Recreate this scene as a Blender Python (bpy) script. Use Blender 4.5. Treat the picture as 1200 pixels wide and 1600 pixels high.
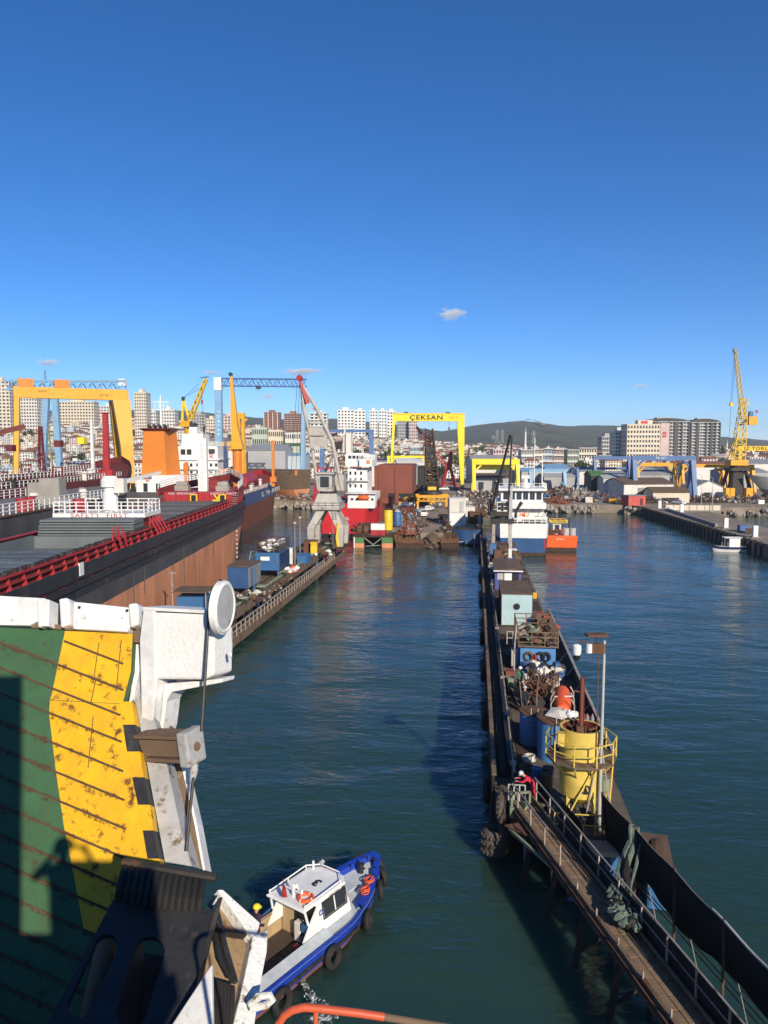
import bpy, bmesh, math, random
from mathutils import Vector, Matrix, noise
R=math.radians
sc=bpy.context.scene
for o in list(bpy.data.objects): bpy.data.objects.remove(o)
COL=sc.collection
# ------------------------------------------------------------------ camera
CAMZ=20.0; F=1200.0; PITCH=math.atan(100/1200); YAW=R(6.8)
cam=bpy.data.cameras.new('camera'); camo=bpy.data.objects.new('camera',cam); COL.objects.link(camo)
camo.location=(0,0,CAMZ); camo.rotation_euler=(math.pi/2-PITCH,0,YAW)
cam.sensor_fit='VERTICAL'; cam.sensor_height=24.0; cam.lens=24.0*F/1600.0
cam.clip_start=0.05; cam.clip_end=20000
sc.camera=camo
# ------------------------------------------------------------------ sky and sun
SUN_EL=R(26.0); TRAVEL_AZ=R(29.0)          # light travels 29 deg left of +Y, down 26 deg
world=bpy.data.worlds.new('World'); sc.world=world; world.use_nodes=True
wn=world.node_tree.nodes; wl=world.node_tree.links; wn.clear()
wo=wn.new('ShaderNodeOutputWorld'); bg=wn.new('ShaderNodeBackground'); sky=wn.new('ShaderNodeTexSky')
sky.sky_type='NISHITA'; sky.sun_disc=False; sky.sun_elevation=SUN_EL
sundir=Vector((math.sin(TRAVEL_AZ)*math.cos(SUN_EL), -math.cos(TRAVEL_AZ)*math.cos(SUN_EL), math.sin(SUN_EL)))
sky.sun_rotation=math.atan2(sundir.x,sundir.y)
sky.altitude=0; sky.air_density=0.62; sky.dust_density=0.08; sky.ozone_density=5.0
hs=wn.new('ShaderNodeHueSaturation'); hs.inputs['Saturation'].default_value=1.21; hs.inputs['Hue'].default_value=.503; wl.new(sky.outputs[0],hs.inputs['Color']); wl.new(hs.outputs[0],bg.inputs[0]); wl.new(bg.outputs[0],wo.inputs[0]); bg.inputs[1].default_value=0.115
sl=bpy.data.lights.new('sun','SUN'); sl.energy=4.7; sl.angle=R(0.53); sl.color=(1.0,0.89,0.72)
so=bpy.data.objects.new('sun',sl); COL.objects.link(so); so.rotation_euler=(-sundir).to_track_quat('-Z','Y').to_euler()
vs=sc.view_settings; vs.view_transform='Standard'; vs.look='None'; vs.gamma=1; vs.use_curve_mapping=False; vs.exposure=0.35
sc.render.engine='CYCLES'
try:
    sc.cycles.use_denoising=True; sc.cycles.denoiser='OPENIMAGEDENOISE'
except Exception: pass
sc.cycles.max_bounces=6; sc.cycles.diffuse_bounces=2; sc.cycles.glossy_bounces=3; sc.cycles.volume_bounces=6
sc.cycles.transparent_max_bounces=6
# ------------------------------------------------------------------ layout helpers
cy_,sy_=math.cos(YAW),math.sin(YAW)
def W(r,f,z=0.0):                   # right / forward of the view axis -> world
    return Vector((r*cy_-f*sy_, r*sy_+f*cy_, z))
def ray(px,py):
    u=(px-600)/F; v=(800-py)/F; cp,sp=math.cos(PITCH),math.sin(PITCH)
    return (u, cp+v*sp, -sp+v*cp)
def rf(px,py,z):                    # (r,f) of the point at height z seen at a place in the photo
    u,g,h=ray(px,py); t=(z-CAMZ)/h; return (u*t,g*t)
def at(px,py,z):
    r,f=rf(px,py,z); return W(r,f,z)
def dep(px,py,f):
    u,g,h=ray(px,py); t=f/g; return W(u*t,f,CAMZ+h*t)
def zat(py,f):
    u,g,h=ray(600,py); return CAMZ+h*f/g
# ------------------------------------------------------------------ mesh builder
class MB:
    def __init__(s): s.v=[];s.f=[];s.m=[]
    def add(s,vs,fs,m=0):
        b=len(s.v); s.v+= [tuple(x) for x in vs]
        for q in fs: s.f.append([b+i for i in q]); s.m.append(m)
        return s
    def box(s,x0,x1,y0,y1,z0,z1,m=0):
        return s.add([(x0,y0,z0),(x1,y0,z0),(x1,y1,z0),(x0,y1,z0),(x0,y0,z1),(x1,y0,z1),(x1,y1,z1),(x0,y1,z1)],
          [(0,3,2,1),(4,5,6,7),(0,1,5,4),(1,2,6,5),(2,3,7,6),(3,0,4,7)],m)
    def cbox(s,c,d,rz=0,m=0):
        ca,sa=math.cos(rz),math.sin(rz); x,y,z=d[0]/2,d[1]/2,d[2]/2; vs=[]
        for q in ((-x,-y,-z),(x,-y,-z),(x,y,-z),(-x,y,-z),(-x,-y,z),(x,-y,z),(x,y,z),(-x,y,z)):
            vs.append((c[0]+q[0]*ca-q[1]*sa,c[1]+q[0]*sa+q[1]*ca,c[2]+q[2]))
        return s.add(vs,[(0,3,2,1),(4,5,6,7),(0,1,5,4),(1,2,6,5),(2,3,7,6),(3,0,4,7)],m)
    def frame(s,a,b,up=(0,0,1)):
        a=Vector(a);b=Vector(b);d=(b-a); 
        if d.length<1e-6: d=Vector((0,0,1e-4))
        d.normalize(); u=Vector(up)
        if abs(d.dot(u))>.98: u=Vector((0,1,0))
        x=d.cross(u).normalized(); y=x.cross(d).normalized(); return a,b,x,y
    def bar(s,a,b,w,h=None,m=0,w2=None,h2=None,up=(0,0,1)):
        h=w if h is None else h; w2=w if w2 is None else w2; h2=h if h2 is None else h2
        a,b,x,y=s.frame(a,b,up); vs=[]
        for p,ww,hh in ((a,w,h),(b,w2,h2)):
            for i,j in ((-1,-1),(1,-1),(1,1),(-1,1)): vs.append(p+x*(i*ww/2)+y*(j*hh/2))
        return s.add(vs,[(0,3,2,1),(4,5,6,7),(0,1,5,4),(1,2,6,5),(2,3,7,6),(3,0,4,7)],m)
    def cyl(s,a,b,r,r2=None,n=8,m=0):
        r2=r if r2 is None else r2; a,b,x,y=s.frame(a,b); vs=[]
        for p,q in ((a,r),(b,r2)):
            for i in range(n):
                t=2*math.pi*i/n; vs.append(p+x*(math.cos(t)*q)+y*(math.sin(t)*q))
        fs=[(i,(i+1)%n,n+(i+1)%n,n+i) for i in range(n)]+[tuple(range(n-1,-1,-1)),tuple(range(n,2*n))]
        return s.add(vs,fs,m)
    def prism(s,pts,ax,lo,hi,m=0):
        n=len(pts)
        def P(p,t): return {'z':(p[0],p[1],t),'y':(p[0],t,p[1]),'x':(t,p[0],p[1])}[ax]
        vs=[P(p,lo) for p in pts]+[P(p,hi) for p in pts]
        fs=[(i,(i+1)%n,n+(i+1)%n,n+i) for i in range(n)]+[tuple(range(n-1,-1,-1)),tuple(range(n,2*n))]
        return s.add(vs,fs,m)
    def loft(s,rings,m=0,closed=True,cap=True):
        n=len(rings[0]); vs=[p for r in rings for p in r]; fs=[]
        for k in range(len(rings)-1):
            for i in range(n if closed else n-1):
                j=(i+1)%n; fs.append((k*n+i,k*n+j,(k+1)*n+j,(k+1)*n+i))
        if cap: fs+=[tuple(range(n-1,-1,-1)),tuple(range((len(rings)-1)*n,len(rings)*n))]
        return s.add(vs,fs,m)
    def lathe(s,c,prof,n=16,m=0,cap=True):
        return s.loft([[(c[0]+r*math.cos(2*math.pi*i/n),c[1]+r*math.sin(2*math.pi*i/n),c[2]+z) for i in range(n)] for r,z in prof],m,True,cap)
    def tube(s,pts,r,n=6,m=0):
        pts=[Vector(p) for p in pts]; rings=[]; px=None
        for k,p in enumerate(pts):
            d=(pts[min(k+1,len(pts)-1)]-pts[max(k-1,0)])
            if d.length<1e-6: d=Vector((0,0,1))
            d.normalize()
            u=Vector((0,0,1)) if px is None else px
            if px is None and abs(d.z)>.95: u=Vector((1,0,0))
            x=(u-d*u.dot(d))
            if x.length<1e-4: x=Vector((0,1,0)).cross(d)
            x.normalize(); y=d.cross(x); px=x
            rr=r[k] if isinstance(r,(list,tuple)) else r
            rings.append([p+x*(math.cos(2*math.pi*i/n)*rr)+y*(math.sin(2*math.pi*i/n)*rr) for i in range(n)])
        return s.loft(rings,m)
    def torus(s,c,ax,Rr,r,n=18,k=8,m=0,sq=1.0):
        c=Vector(c); a,b,x,y=s.frame(c,c+Vector(ax)); ax=Vector(ax).normalized(); vs=[];fs=[]
        for i in range(n):
            t=2*math.pi*i/n; d=x*math.cos(t)+y*math.sin(t)
            for j in range(k):
                q=2*math.pi*j/k; vs.append(c+d*(Rr+r*math.cos(q))+ax*(r*sq*math.sin(q)))
        for i in range(n):
            for j in range(k): fs.append((i*k+j,((i+1)%n)*k+j,((i+1)%n)*k+(j+1)%k,i*k+(j+1)%k))
        return s.add(vs,fs,m)
    def lump(s,c,d,rnd,m=0,n=7,k=4,j=.25):
        rings=[]
        for a in range(k+1):
            t=math.pi*a/k; rr=max(.05,math.sin(t)); ring=[]
            for i in range(n):
                q=2*math.pi*i/n; e=1+rnd.uniform(-j,j)
                ring.append((c[0]+d[0]/2*rr*math.cos(q)*e,c[1]+d[1]/2*rr*math.sin(q)*e,c[2]-d[2]/2*math.cos(t)*e))
            rings.append(ring)
        return s.loft(rings,m)
    def truss(s,a,b,w,h,n,t=.12,m=0,w2=None,h2=None,up=(0,0,1),post=False):
        w2=w if w2 is None else w2; h2=h if h2 is None else h2
        a,b,x,y=s.frame(a,b,up); rings=[]
        for k in range(n+1):
            q=k/n; p=a.lerp(b,q); ww=w+(w2-w)*q; hh=h+(h2-h)*q
            rings.append([p+x*(i*ww/2)+y*(j*hh/2) for i,j in ((-1,-1),(1,-1),(1,1),(-1,1))])
        for i in range(4): s.bar(rings[0][i],rings[-1][i],t*1.5,m=m)
        for k in range(n):
            for i in range(4):
                j=(i+1)%4
                s.bar(rings[k][i if k%2 else j],rings[k+1][j if k%2 else i],t,m=m)
                if post and k: s.bar(rings[k][i],rings[k][j],t,m=m)
        return s
    def rail(s,pts,h=1.0,step=1.5,t=.05,bars=3,m=0,posts=True):
        closed=(Vector(pts[0])-Vector(pts[-1])).length<1e-4; ns=len(pts)-1
        for si,(a,b) in enumerate(zip(pts[:-1],pts[1:])):
            a=Vector(a);b=Vector(b); L=(b-a).length; n=max(1,round(L/step))
            for k in range(1,bars+1):
                z=Vector((0,0,h*k/bars)); s.bar(a+z,b+z,t,m=m)
            if posts:
                for k in range(n+1 if (si==ns-1 and not closed) else n):
                    p=a.lerp(b,k/n); s.bar(p,p+Vector((0,0,h+t*.3)),t*1.2,m=m)
        return s
    def build(s,name,mats,parent=None,smooth=False,bevel=0,loc=None,rz=0):
        me=bpy.data.meshes.new(name); me.from_pydata(s.v,[],s.f)
        if not isinstance(mats,(list,tuple)): mats=[mats]
        for q in mats: me.materials.append(M[q] if isinstance(q,str) else q)
        if len(mats)>1: me.polygons.foreach_set('material_index',s.m)
        if smooth: me.polygons.foreach_set('use_smooth',[True]*len(me.polygons))
        bm=bmesh.new(); bm.from_mesh(me); bmesh.ops.recalc_face_normals(bm,faces=bm.faces); bm.to_mesh(me); bm.free()
        if smooth:
            try: me.set_sharp_from_angle(angle=R(38))
            except Exception: pass
        me.update()
        return link(me,name,parent,bevel,loc,rz)
def link(me,name,parent=None,bevel=0,loc=None,rz=0):
    o=bpy.data.objects.new(name,me); COL.objects.link(o)
    if parent is not None: o.parent=parent
    if loc is not None: o.location=loc
    if rz: o.rotation_euler=(0,0,rz)
    if bevel:
        md=o.modifiers.new('bevel','BEVEL'); md.width=bevel; md.segments=2; md.limit_method='ANGLE'; md.angle_limit=R(40)
    return o
def tag(o,label,cat,group=None,kind=None):
    if label: o['label']=label
    if cat: o['category']=cat
    if group: o['group']=group
    if kind: o['kind']=kind
    return o
def T(name,label,cat,loc=(0,0,0),rz=0,group=None):
    o=bpy.data.objects.new(name,None); COL.objects.link(o); o.location=loc; o.rotation_euler=(0,0,rz)
    o.empty_display_size=.5
    return tag(o,label,cat,group)
def S(o): o['kind']='structure'; return o
def STUFF(o): o['kind']='stuff'; return o
def dup(o,parent=None,loc=None,rz=None):
    c=o.copy(); COL.objects.link(c); c.parent=parent
    if loc is not None: c.location=loc
    if rz is not None: c.rotation_euler=(0,0,rz)
    for ch in [x for x in o.children]: dup(ch,c)
    return c
def text(s,size,mat,name,parent,loc,rot,ext=.02,sx=1.0,bold=.0,align='CENTER'):
    cu=bpy.data.curves.new('txt','FONT'); cu.body=s; cu.size=size; cu.extrude=ext; cu.offset=bold
    cu.align_x=align; cu.align_y='CENTER'; cu.resolution_u=2; cu.space_character=1.15
    t=bpy.data.objects.new('txt',cu); COL.objects.link(t)
    dg=bpy.context.evaluated_depsgraph_get(); me=bpy.data.meshes.new_from_object(t.evaluated_get(dg))
    bpy.data.objects.remove(t); bpy.data.curves.remove(cu); me.name=name
    me.materials.clear(); me.materials.append(M[mat])
    o=link(me,name,parent); o.location=loc; o.rotation_euler=rot; o.scale=(sx,1,1); return o
# ------------------------------------------------------------------ materials
M={}
def mat(name,col,rough=.6,var=.25,scale=1.5,rust=0,bump=.0,metal=0,bscale=None,rcol=(.11,.045,.018),streak=False,spec=.4,grime=0):
    m=bpy.data.materials.new(name); m.use_nodes=True; nt=m.node_tree; N=nt.nodes; L=nt.links
    b=N['Principled BSDF']; b.inputs['Roughness'].default_value=rough; b.inputs['Metallic'].default_value=metal
    b.inputs['Specular IOR Level'].default_value=spec
    g=N.new('ShaderNodeNewGeometry'); mp=N.new('ShaderNodeMapping'); L.new(g.outputs['Position'],mp.inputs[0])
    if streak: mp.inputs['Scale'].default_value=(1,1,.18)
    n=N.new('ShaderNodeTexNoise'); n.inputs['Scale'].default_value=scale; n.inputs['Detail'].default_value=6; n.inputs['Roughness'].default_value=.65
    L.new(mp.outputs[0],n.inputs['Vector'])
    mx=N.new('ShaderNodeMix'); mx.data_type='RGBA'; mx.inputs[6].default_value=tuple(c*(1-var) for c in col)+(1,); mx.inputs[7].default_value=tuple(min(1,c*(1+var*.6)) for c in col)+(1,)
    r=N.new('ShaderNodeMapRange'); r.inputs[1].default_value=.3; r.inputs[2].default_value=.7; L.new(n.outputs[0],r.inputs[0]); L.new(r.outputs[0],mx.inputs[0])
    out=mx.outputs[2]
    if rust:
        n2=N.new('ShaderNodeTexNoise'); n2.inputs['Scale'].default_value=scale*1.7; n2.inputs['Detail'].default_value=9; n2.inputs['Roughness'].default_value=.72
        L.new(mp.outputs[0],n2.inputs['Vector'])
        r2=N.new('ShaderNodeMapRange'); c=.66-.34*rust; r2.inputs[1].default_value=c; r2.inputs[2].default_value=c+.09; L.new(n2.outputs[0],r2.inputs[0])
        m2=N.new('ShaderNodeMix'); m2.data_type='RGBA'; m2.inputs[7].default_value=rcol+(1,); L.new(out,m2.inputs[6]); L.new(r2.outputs[0],m2.inputs[0]); out=m2.outputs[2]
        mr=N.new('ShaderNodeMapRange'); mr.inputs[3].default_value=rough; mr.inputs[4].default_value=.9; L.new(r2.outputs[0],mr.inputs[0]); L.new(mr.outputs[0],b.inputs['Roughness'])
    if grime:
        n4=N.new('ShaderNodeTexNoise'); n4.inputs['Scale'].default_value=scale*.55; n4.inputs['Detail'].default_value=10; n4.inputs['Roughness'].default_value=.7; n4.inputs['Distortion'].default_value=.6
        L.new(mp.outputs[0],n4.inputs['Vector']); r4=N.new('ShaderNodeMapRange'); r4.inputs[1].default_value=.42; r4.inputs[2].default_value=.72; r4.inputs[4].default_value=grime; L.new(n4.outputs[0],r4.inputs[0])
        m4=N.new('ShaderNodeMix'); m4.data_type='RGBA'; m4.inputs[7].default_value=(.09,.06,.035,1); L.new(out,m4.inputs[6]); L.new(r4.outputs[0],m4.inputs[0]); out=m4.outputs[2]
    L.new(out,b.inputs['Base Color'])
    if bump:
        n3=N.new('ShaderNodeTexNoise'); n3.inputs['Scale'].default_value=bscale or scale*6; n3.inputs['Detail'].default_value=5
        L.new(g.outputs['Position'],n3.inputs['Vector']); bp=N.new('ShaderNodeBump'); bp.inputs['Strength'].default_value=bump; bp.inputs['Distance'].default_value=.05
        L.new(n3.outputs[0],bp.inputs['Height']); L.new(bp.outputs[0],b.inputs['Normal'])
    M[name]=m; return m
def glass(name,col=(.02,.03,.04),rough=.08):
    m=mat(name,col,rough,.2,.3); m.node_tree.nodes['Principled BSDF'].inputs['Specular IOR Level'].default_value=.6; return m
mat('white',(.76,.75,.72),.5,.12,.8,grime=.16); mat('offwhite',(.66,.63,.57),.6,.15,.8,grime=.2); mat('cream',(.62,.54,.42),.8,.12,.3); mat('wallwhite',(.62,.6,.56),.85,.12,.1)
mat('wallgrey',(.36,.36,.36),.85,.15,.1); mat('wallyellow',(0.6,0.53,0.4),.85,.15,.1); mat('wallpink',(0.55,0.42,0.38),.85,.15,.1); mat('wallgreen',(0.42,0.47,0.38),.85,.15,.1); mat('wallblue',(0.42,0.48,0.53),.85,.15,.1)
mat('brickred',(.27,.115,.075),.85,.15,.2); mat('rooftile',(.2,.085,.055),.9,.35,.12); mat('roofdark',(.07,.06,.055),.9,.3,.3); mat('roofgrey',(.28,.29,.3),.7,.2,.3)
glass('window',(.035,.04,.05)); mat('darkwin',(.03,.033,.04),.3,.2,1)
mat('yellow',(.72,.47,.02),.5,.12,.4,rust=.12); mat('orangeyellow',(.66,.32,.015),.5,.12,.3,rust=.12); mat('orange',(.62,.19,.02),.5,.1,.4,rust=.08)
mat('lemon',(.78,.6,.02),.5,.1,.3,rust=.08); mat('lightblue',(.2,.36,.52),.5,.12,.3,rust=.1); mat('blue',(.03,.08,.2),.5,.2,.5,rust=.15); mat('navy',(.012,.03,.09),.5,.2,.5,rust=.1); mat('steelblue',(.07,.14,.3),.5,.15,.5,rust=.1)
mat('red',(.36,.025,.03),.5,.2,.4,rust=.15); mat('maroon',(.13,.022,.02),.65,.3,.4,rust=.2); mat('rustred',(.2,.06,.04),.8,.2,.2,rust=.15); mat('rust',(.13,.062,.035),.9,.4,1.2); mat('rustdark',(.06,.035,.024),.9,.4,1.2)
mat('black',(.014,.014,.015),.55,.35,1.2); mat('blacksteel',(.03,.028,.026),.6,.35,1.0,rust=.3); mat('darkgrey',(.075,.075,.075),.7,.3,.8,rust=.1); mat('grey',(.22,.22,.22),.65,.2,.8,rust=.12); mat('lightgrey',(.4,.4,.39),.6,.15,.8,rust=.15)
mat('hatchgrey',(.13,.15,.155),.6,.2,.35,rust=.1); mat('concrete',(.3,.28,.25),.95,.25,.4,bump=.3,bscale=3); mat('wood',(.22,.15,.095),.9,.35,2.5,bump=.3); mat('rock',(.3,.26,.22),.95,.35,.8,bump=.3); mat('green',(.07,.17,.06),.7,.25,.6,rust=.15); mat('palegreen',(.2,.24,.16),.7,.25,.6,rust=.3)
mat('rubber',(.02,.019,.018),.8,.35,3); mat('bin',(.04,.13,.3),.5,.15,.6,rust=.1); mat('safetyorange',(.75,.11,.02),.5,.15,1.2); mat('brown',(.13,.085,.055),.9,.3,.8); mat('tarp',(.6,.57,.5),.85,.2,2); mat('skin',(.45,.25,.17),.6,.1,5); mat('clothred',(.5,.02,.05),.85,.2,6); mat('clothnavy',(.02,.022,.035),.9,.2,6); mat('clothgreen',(.05,.16,.1),.9,.2,6)
# ------------------------------------------------------------------ water
def water_mat():
    m=bpy.data.materials.new('sea_water'); m.use_nodes=True; nt=m.node_tree; N=nt.nodes; L=nt.links; b=N['Principled BSDF']
    b.inputs['Roughness'].default_value=.06; b.inputs['IOR'].default_value=1.333; b.inputs['Subsurface Weight'].default_value=1.0; b.inputs['Subsurface Scale'].default_value=5; b.inputs['Subsurface Radius'].default_value=(.5,1,1)
    g=N.new('ShaderNodeNewGeometry')
    n=N.new('ShaderNodeTexNoise'); n.inputs['Scale'].default_value=.06; n.inputs['Detail'].default_value=4; L.new(g.outputs['Position'],n.inputs['Vector'])
    mx=N.new('ShaderNodeMix'); mx.data_type='RGBA'; mx.inputs[6].default_value=(.015,.047,.039,1); mx.inputs[7].default_value=(.027,.068,.052,1); L.new(n.outputs[0],mx.inputs[0]); L.new(mx.outputs[2],b.inputs['Base Color'])
    w=N.new('ShaderNodeTexNoise'); w.inputs['Scale'].default_value=.035; w.inputs['Detail'].default_value=3; w.inputs['Distortion'].default_value=1.2; L.new(g.outputs['Position'],w.inputs['Vector']); wr=N.new('ShaderNodeMapRange'); wr.inputs[1].default_value=.38; wr.inputs[2].default_value=.62; wr.inputs[3].default_value=.5; wr.inputs[4].default_value=1.0; L.new(w.outputs[0],wr.inputs[0])
    prev=None
    for scl,str_,sx,ang,det in ((.16,.3,.55,.3,2),(1.1,.5,.5,-.1,3),(3.6,.48,.55,.25,4)):
        mp=N.new('ShaderNodeMapping'); mp.inputs['Scale'].default_value=(sx,1,1); mp.inputs['Rotation'].default_value=(0,0,ang); L.new(g.outputs['Position'],mp.inputs[0])
        t=N.new('ShaderNodeTexNoise'); t.inputs['Scale'].default_value=scl; t.inputs['Detail'].default_value=det; t.inputs['Distortion'].default_value=.4; L.new(mp.outputs[0],t.inputs['Vector'])
        bp=N.new('ShaderNodeBump'); bp.inputs['Strength'].default_value=str_; bp.inputs['Distance'].default_value=.22/scl; L.new(t.outputs[0],bp.inputs['Height'])
        mu=N.new('ShaderNodeMath'); mu.operation='MULTIPLY'; mu.inputs[1].default_value=str_*1.25; L.new(wr.outputs[0],mu.inputs[0]); L.new(mu.outputs[0],bp.inputs['Strength'])
        if prev: L.new(prev,bp.inputs['Normal'])
        prev=bp.outputs[0]
    L.new(prev,b.inputs['Normal']); M['water']=m
water_mat()
mb=MB(); mb.add([(-9000,-9000,0),(9000,-9000,0),(9000,9000,0),(-9000,9000,0)],[(0,1,2,3)]); S(mb.build('water','water'))
# ------------------------------------------------------------------ land
def lerpt(tab,x):
    if x<=tab[0][0]: return tab[0][1]
    for (a,b),(c,d) in zip(tab[:-1],tab[1:]):
        if x<=c: return b+(d-b)*(x-a)/(c-a)
    return tab[-1][1]
def smooth(x): x=max(0,min(1,x)); return x*x*(3-2*x)
TOWN=[(-.7,62),(-.4,60),(-.25,50),(-.1,37),(0,29),(.1,17),(.25,9),(.5,13)]
RIDGE=[(-600,640),(0,645),(300,645),(400,655),(480,659),(520,656),(610,664),(690,675),(745,665),(790,661),(820,659),(850,663),(880,667),(930,666),(980,667),(1060,676),(1120,683),(1200,689),(1600,690)]
def tz(az,f):
    t=2.3+(lerpt(TOWN,az)-2.3)*smooth((f-420)/760)
    if f>1200:
        zr=20+(700-lerpt(RIDGE,600+az*1200))/1200*2900
        q=smooth((f-1250)/1650); t=t+(zr-t)*q
        e=noise.noise(Vector((az*7,f*.0015,3)))*30*q*(1-q)*3
        t+=e
        if f>2900: t-=(f-2900)*.02
    return t
def mesh_mat_forest():
    m=mat('hillforest',(.03,.042,.02),.95,.6,.012); return m
mesh_mat_forest()
rows=[432*(1.043**k) for k in range(60)]; NC=181
mb=MB(); vs=[];fs=[]
for f in rows:
    for c in range(NC):
        az=-.85+1.7*c/(NC-1); j=noise.noise(Vector((az*60,f*.02,1)))*4*smooth((f-1500)/600)
        vs.append(W(az*f,f,tz(az,f)+j))
for k in range(len(rows)-1):
    for c in range(NC-1): fs.append((k*NC+c,k*NC+c+1,(k+1)*NC+c+1,(k+1)*NC+c))
mb.add(vs,fs)
def terrain_mat():
    m=mat('terrain',(.062,.07,.04),.95,.6,.013); nt=m.node_tree; N=nt.nodes; L=nt.links; b=N['Principled BSDF']
    src=b.inputs['Base Color'].links[0].from_socket
    v=N.new('ShaderNodeTexVoronoi'); v.inputs['Scale'].default_value=.06; g=[n for n in N if n.type=='NEW_GEOMETRY'][0]; L.new(g.outputs['Position'],v.inputs['Vector'])
    r=N.new('ShaderNodeMapRange'); r.inputs[2].default_value=.7; r.inputs[3].default_value=.4; r.inputs[4].default_value=1.45; L.new(v.outputs['Distance'],r.inputs[0])
    mu=N.new('ShaderNodeMix'); mu.data_type='RGBA'; mu.blend_type='MULTIPLY'; mu.inputs[0].default_value=1; L.new(src,mu.inputs[6]); L.new(r.outputs[0],mu.inputs[7]); L.new(mu.outputs[2],b.inputs['Base Color'])
    return m
terrain_mat(); S(mb.build('hills','terrain',smooth=True))
mb=MB(); pp=[(822,2890),(825,2810),(831,2700),(838,2580),(846,2470),(849,2330)]
for (pa,fa),(pb,fb) in zip(pp[:-1],pp[1:]):
    aa,ab=(pa-600)/1200,(pb-600)/1200; mb.add([W(aa*fa-7,fa,tz(aa-7/fa,fa)+7),W(aa*fa+7,fa,tz(aa+7/fa,fa)+7),W(ab*fb+7,fb,tz(ab+7/fb,fb)+7),W(ab*fb-7,fb,tz(ab-7/fb,fb)+7)],[(0,1,2,3)])
mat('pathearth',(.22,.19,.15),.95,.2,.1); S(mb.build('hill_path','pathearth'))
# shipyard ground: one slab with the real shoreline
GZ=2.5
shore=[(-420,256),(-34,256),(-16,252),(3,246),(-4,160),(-2,158),(18.5,158),(21,175),(30,234),(46,239),(64,238),(76,235),(77,228),(70,140),(66.5,95),(79,92),(84,168),(88,200),(91,216),(98,226),(420,230)]
poly=[W(r,f) for r,f in shore]+[W(460,470),W(-460,470)]
mb=MB(); mb.prism([(p.x,p.y) for p in poly],'z',-1.5,GZ)
mat('yardground',(.25,.2,.155),.95,.45,.12,bump=.4,bscale=1.2); S(mb.build('yard_ground','yardground'))
# ------------------------------------------------------------------ town
rnd=random.Random(7)
def house_mesh(mb,w,d,h,roof,wm,rm,gm,fl):
    # wall block with shallow proud windows on front and sides, roof
    mb.box(-w/2,w/2,-d/2,d/2,-6,h,wm)
    n=max(2,int(w/2.6)); fh=h/fl
    for k in range(fl):
        z=k*fh+fh*.35
        for i in range(n):
            x=-w/2+(i+.5)*w/n; mb.add([(x-.62,-d/2-.04,z),(x+.62,-d/2-.04,z),(x+.62,-d/2-.04,z+fh*.48),(x-.62,-d/2-.04,z+fh*.48)],[(0,1,2,3)],gm)
        for i in range(max(1,int(d/3.2))):
            y=-d/2+(i+.5)*d/max(1,int(d/3.2))
            for s in (-1,1): mb.add([(s*(w/2+.04),y-.6,z),(s*(w/2+.04),y+.6,z),(s*(w/2+.04),y+.6,z+fh*.48),(s*(w/2+.04),y-.6,z+fh*.48)],[(0,1,2,3)],gm)
        if k and w>9: mb.box(-w*.22,w*.22,-d/2-1.1,-d/2-.05,k*fh-.15,k*fh+.75,wm)
    e=.5
    if roof=='hip':
        rh=min(w,d)*.22; q=d*.35
        a=[(-w/2-e,-d/2-e,h),(w/2+e,-d/2-e,h),(w/2+e,d/2+e,h),(-w/2-e,d/2+e,h),(-w/2+q,0,h+rh),(w/2-q,0,h+rh)]
        mb.add(a,[(0,1,5,4),(1,2,5),(2,3,4,5),(3,0,4),(3,2,1,0)],rm)
    elif roof=='gable':
        rh=d*.25; a=[(-w/2-e,-d/2-e,h),(w/2+e,-d/2-e,h),(w/2+e,d/2+e,h),(-w/2-e,d/2+e,h),(-w/2-e,0,h+rh),(w/2+e,0,h+rh)]
        mb.add(a,[(0,1,5,4),(1,2,5),(2,3,4,5),(3,0,4),(3,2,1,0)],rm)
    else:
        mb.box(-w/2-.2,w/2+.2,-d/2-.2,d/2+.2,h,h+.5,wm); mb.box(-w*.15,w*.12,-1,d*.3,h+.5,h+2.6,wm); mb.box(-w/2+.3,w/2-.3,-d/2+.3,d/2-.3,h+.5,h+.56,rm)
HM=['wallwhite','cream','wallgrey','wallyellow','wallpink','wallgreen','wallblue','rooftile','roofgrey','roofdark','darkwin']
kinds=[('white','wallwhite','hip','rooftile','red hipped roof'),('white','wallwhite','flat','roofgrey','flat grey roof'),('cream','cream','hip','rooftile','red hipped roof'),('cream','cream','flat','roofgrey','flat roof'),
 ('white','wallwhite','gable','rooftile','red gabled roof'),('yellowish','wallyellow','hip','rooftile','red hipped roof'),('pinkish','wallpink','flat','roofdark','flat dark roof'),('grey','wallgrey','flat','roofgrey','flat roof'),('pale green','wallgreen','hip','rooftile','red hipped roof'),('pale blue','wallblue','flat','roofgrey','flat roof')]
wts=[9,7,7,5,6,3,2,2,1,1]
variants=[]
for ki,(cn,wm,rt,rm,rn) in enumerate(kinds):
    for fl in (2,3,4,5):
        w=rnd.uniform(9,13)+fl*.8; d=rnd.uniform(8,11); mb=MB(); house_mesh(mb,w,d,fl*2.9,rt,HM.index(wm),HM.index(rm),10,fl)
        mb.v=[(x*.66,y*.66,z*.72) for x,y,z in mb.v]; variants.append((ki,fl,mb))
pos=[]
f=352.
while f<1330:
    az=-.62
    while az<.62:
        pxx=600+az*1200
        keep=.9 if f>560 else .6
        if f<440: keep=.6 if az<-.19 else 0
        if az>.1 and f>1000: keep*=.75
        if rnd.random()<keep: pos.append((az+rnd.uniform(-.004,.004),f+rnd.uniform(-6,6)))
        az+=rnd.uniform(9.5,13.5)/f
    f+=11+f*.009
FN={2:'two-storey',3:'three-storey',4:'four-storey',5:'five-storey'}
cache={}
mass=MB(); cnt=0
vis=[p for p in pos if abs(p[0])<.51]
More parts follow.
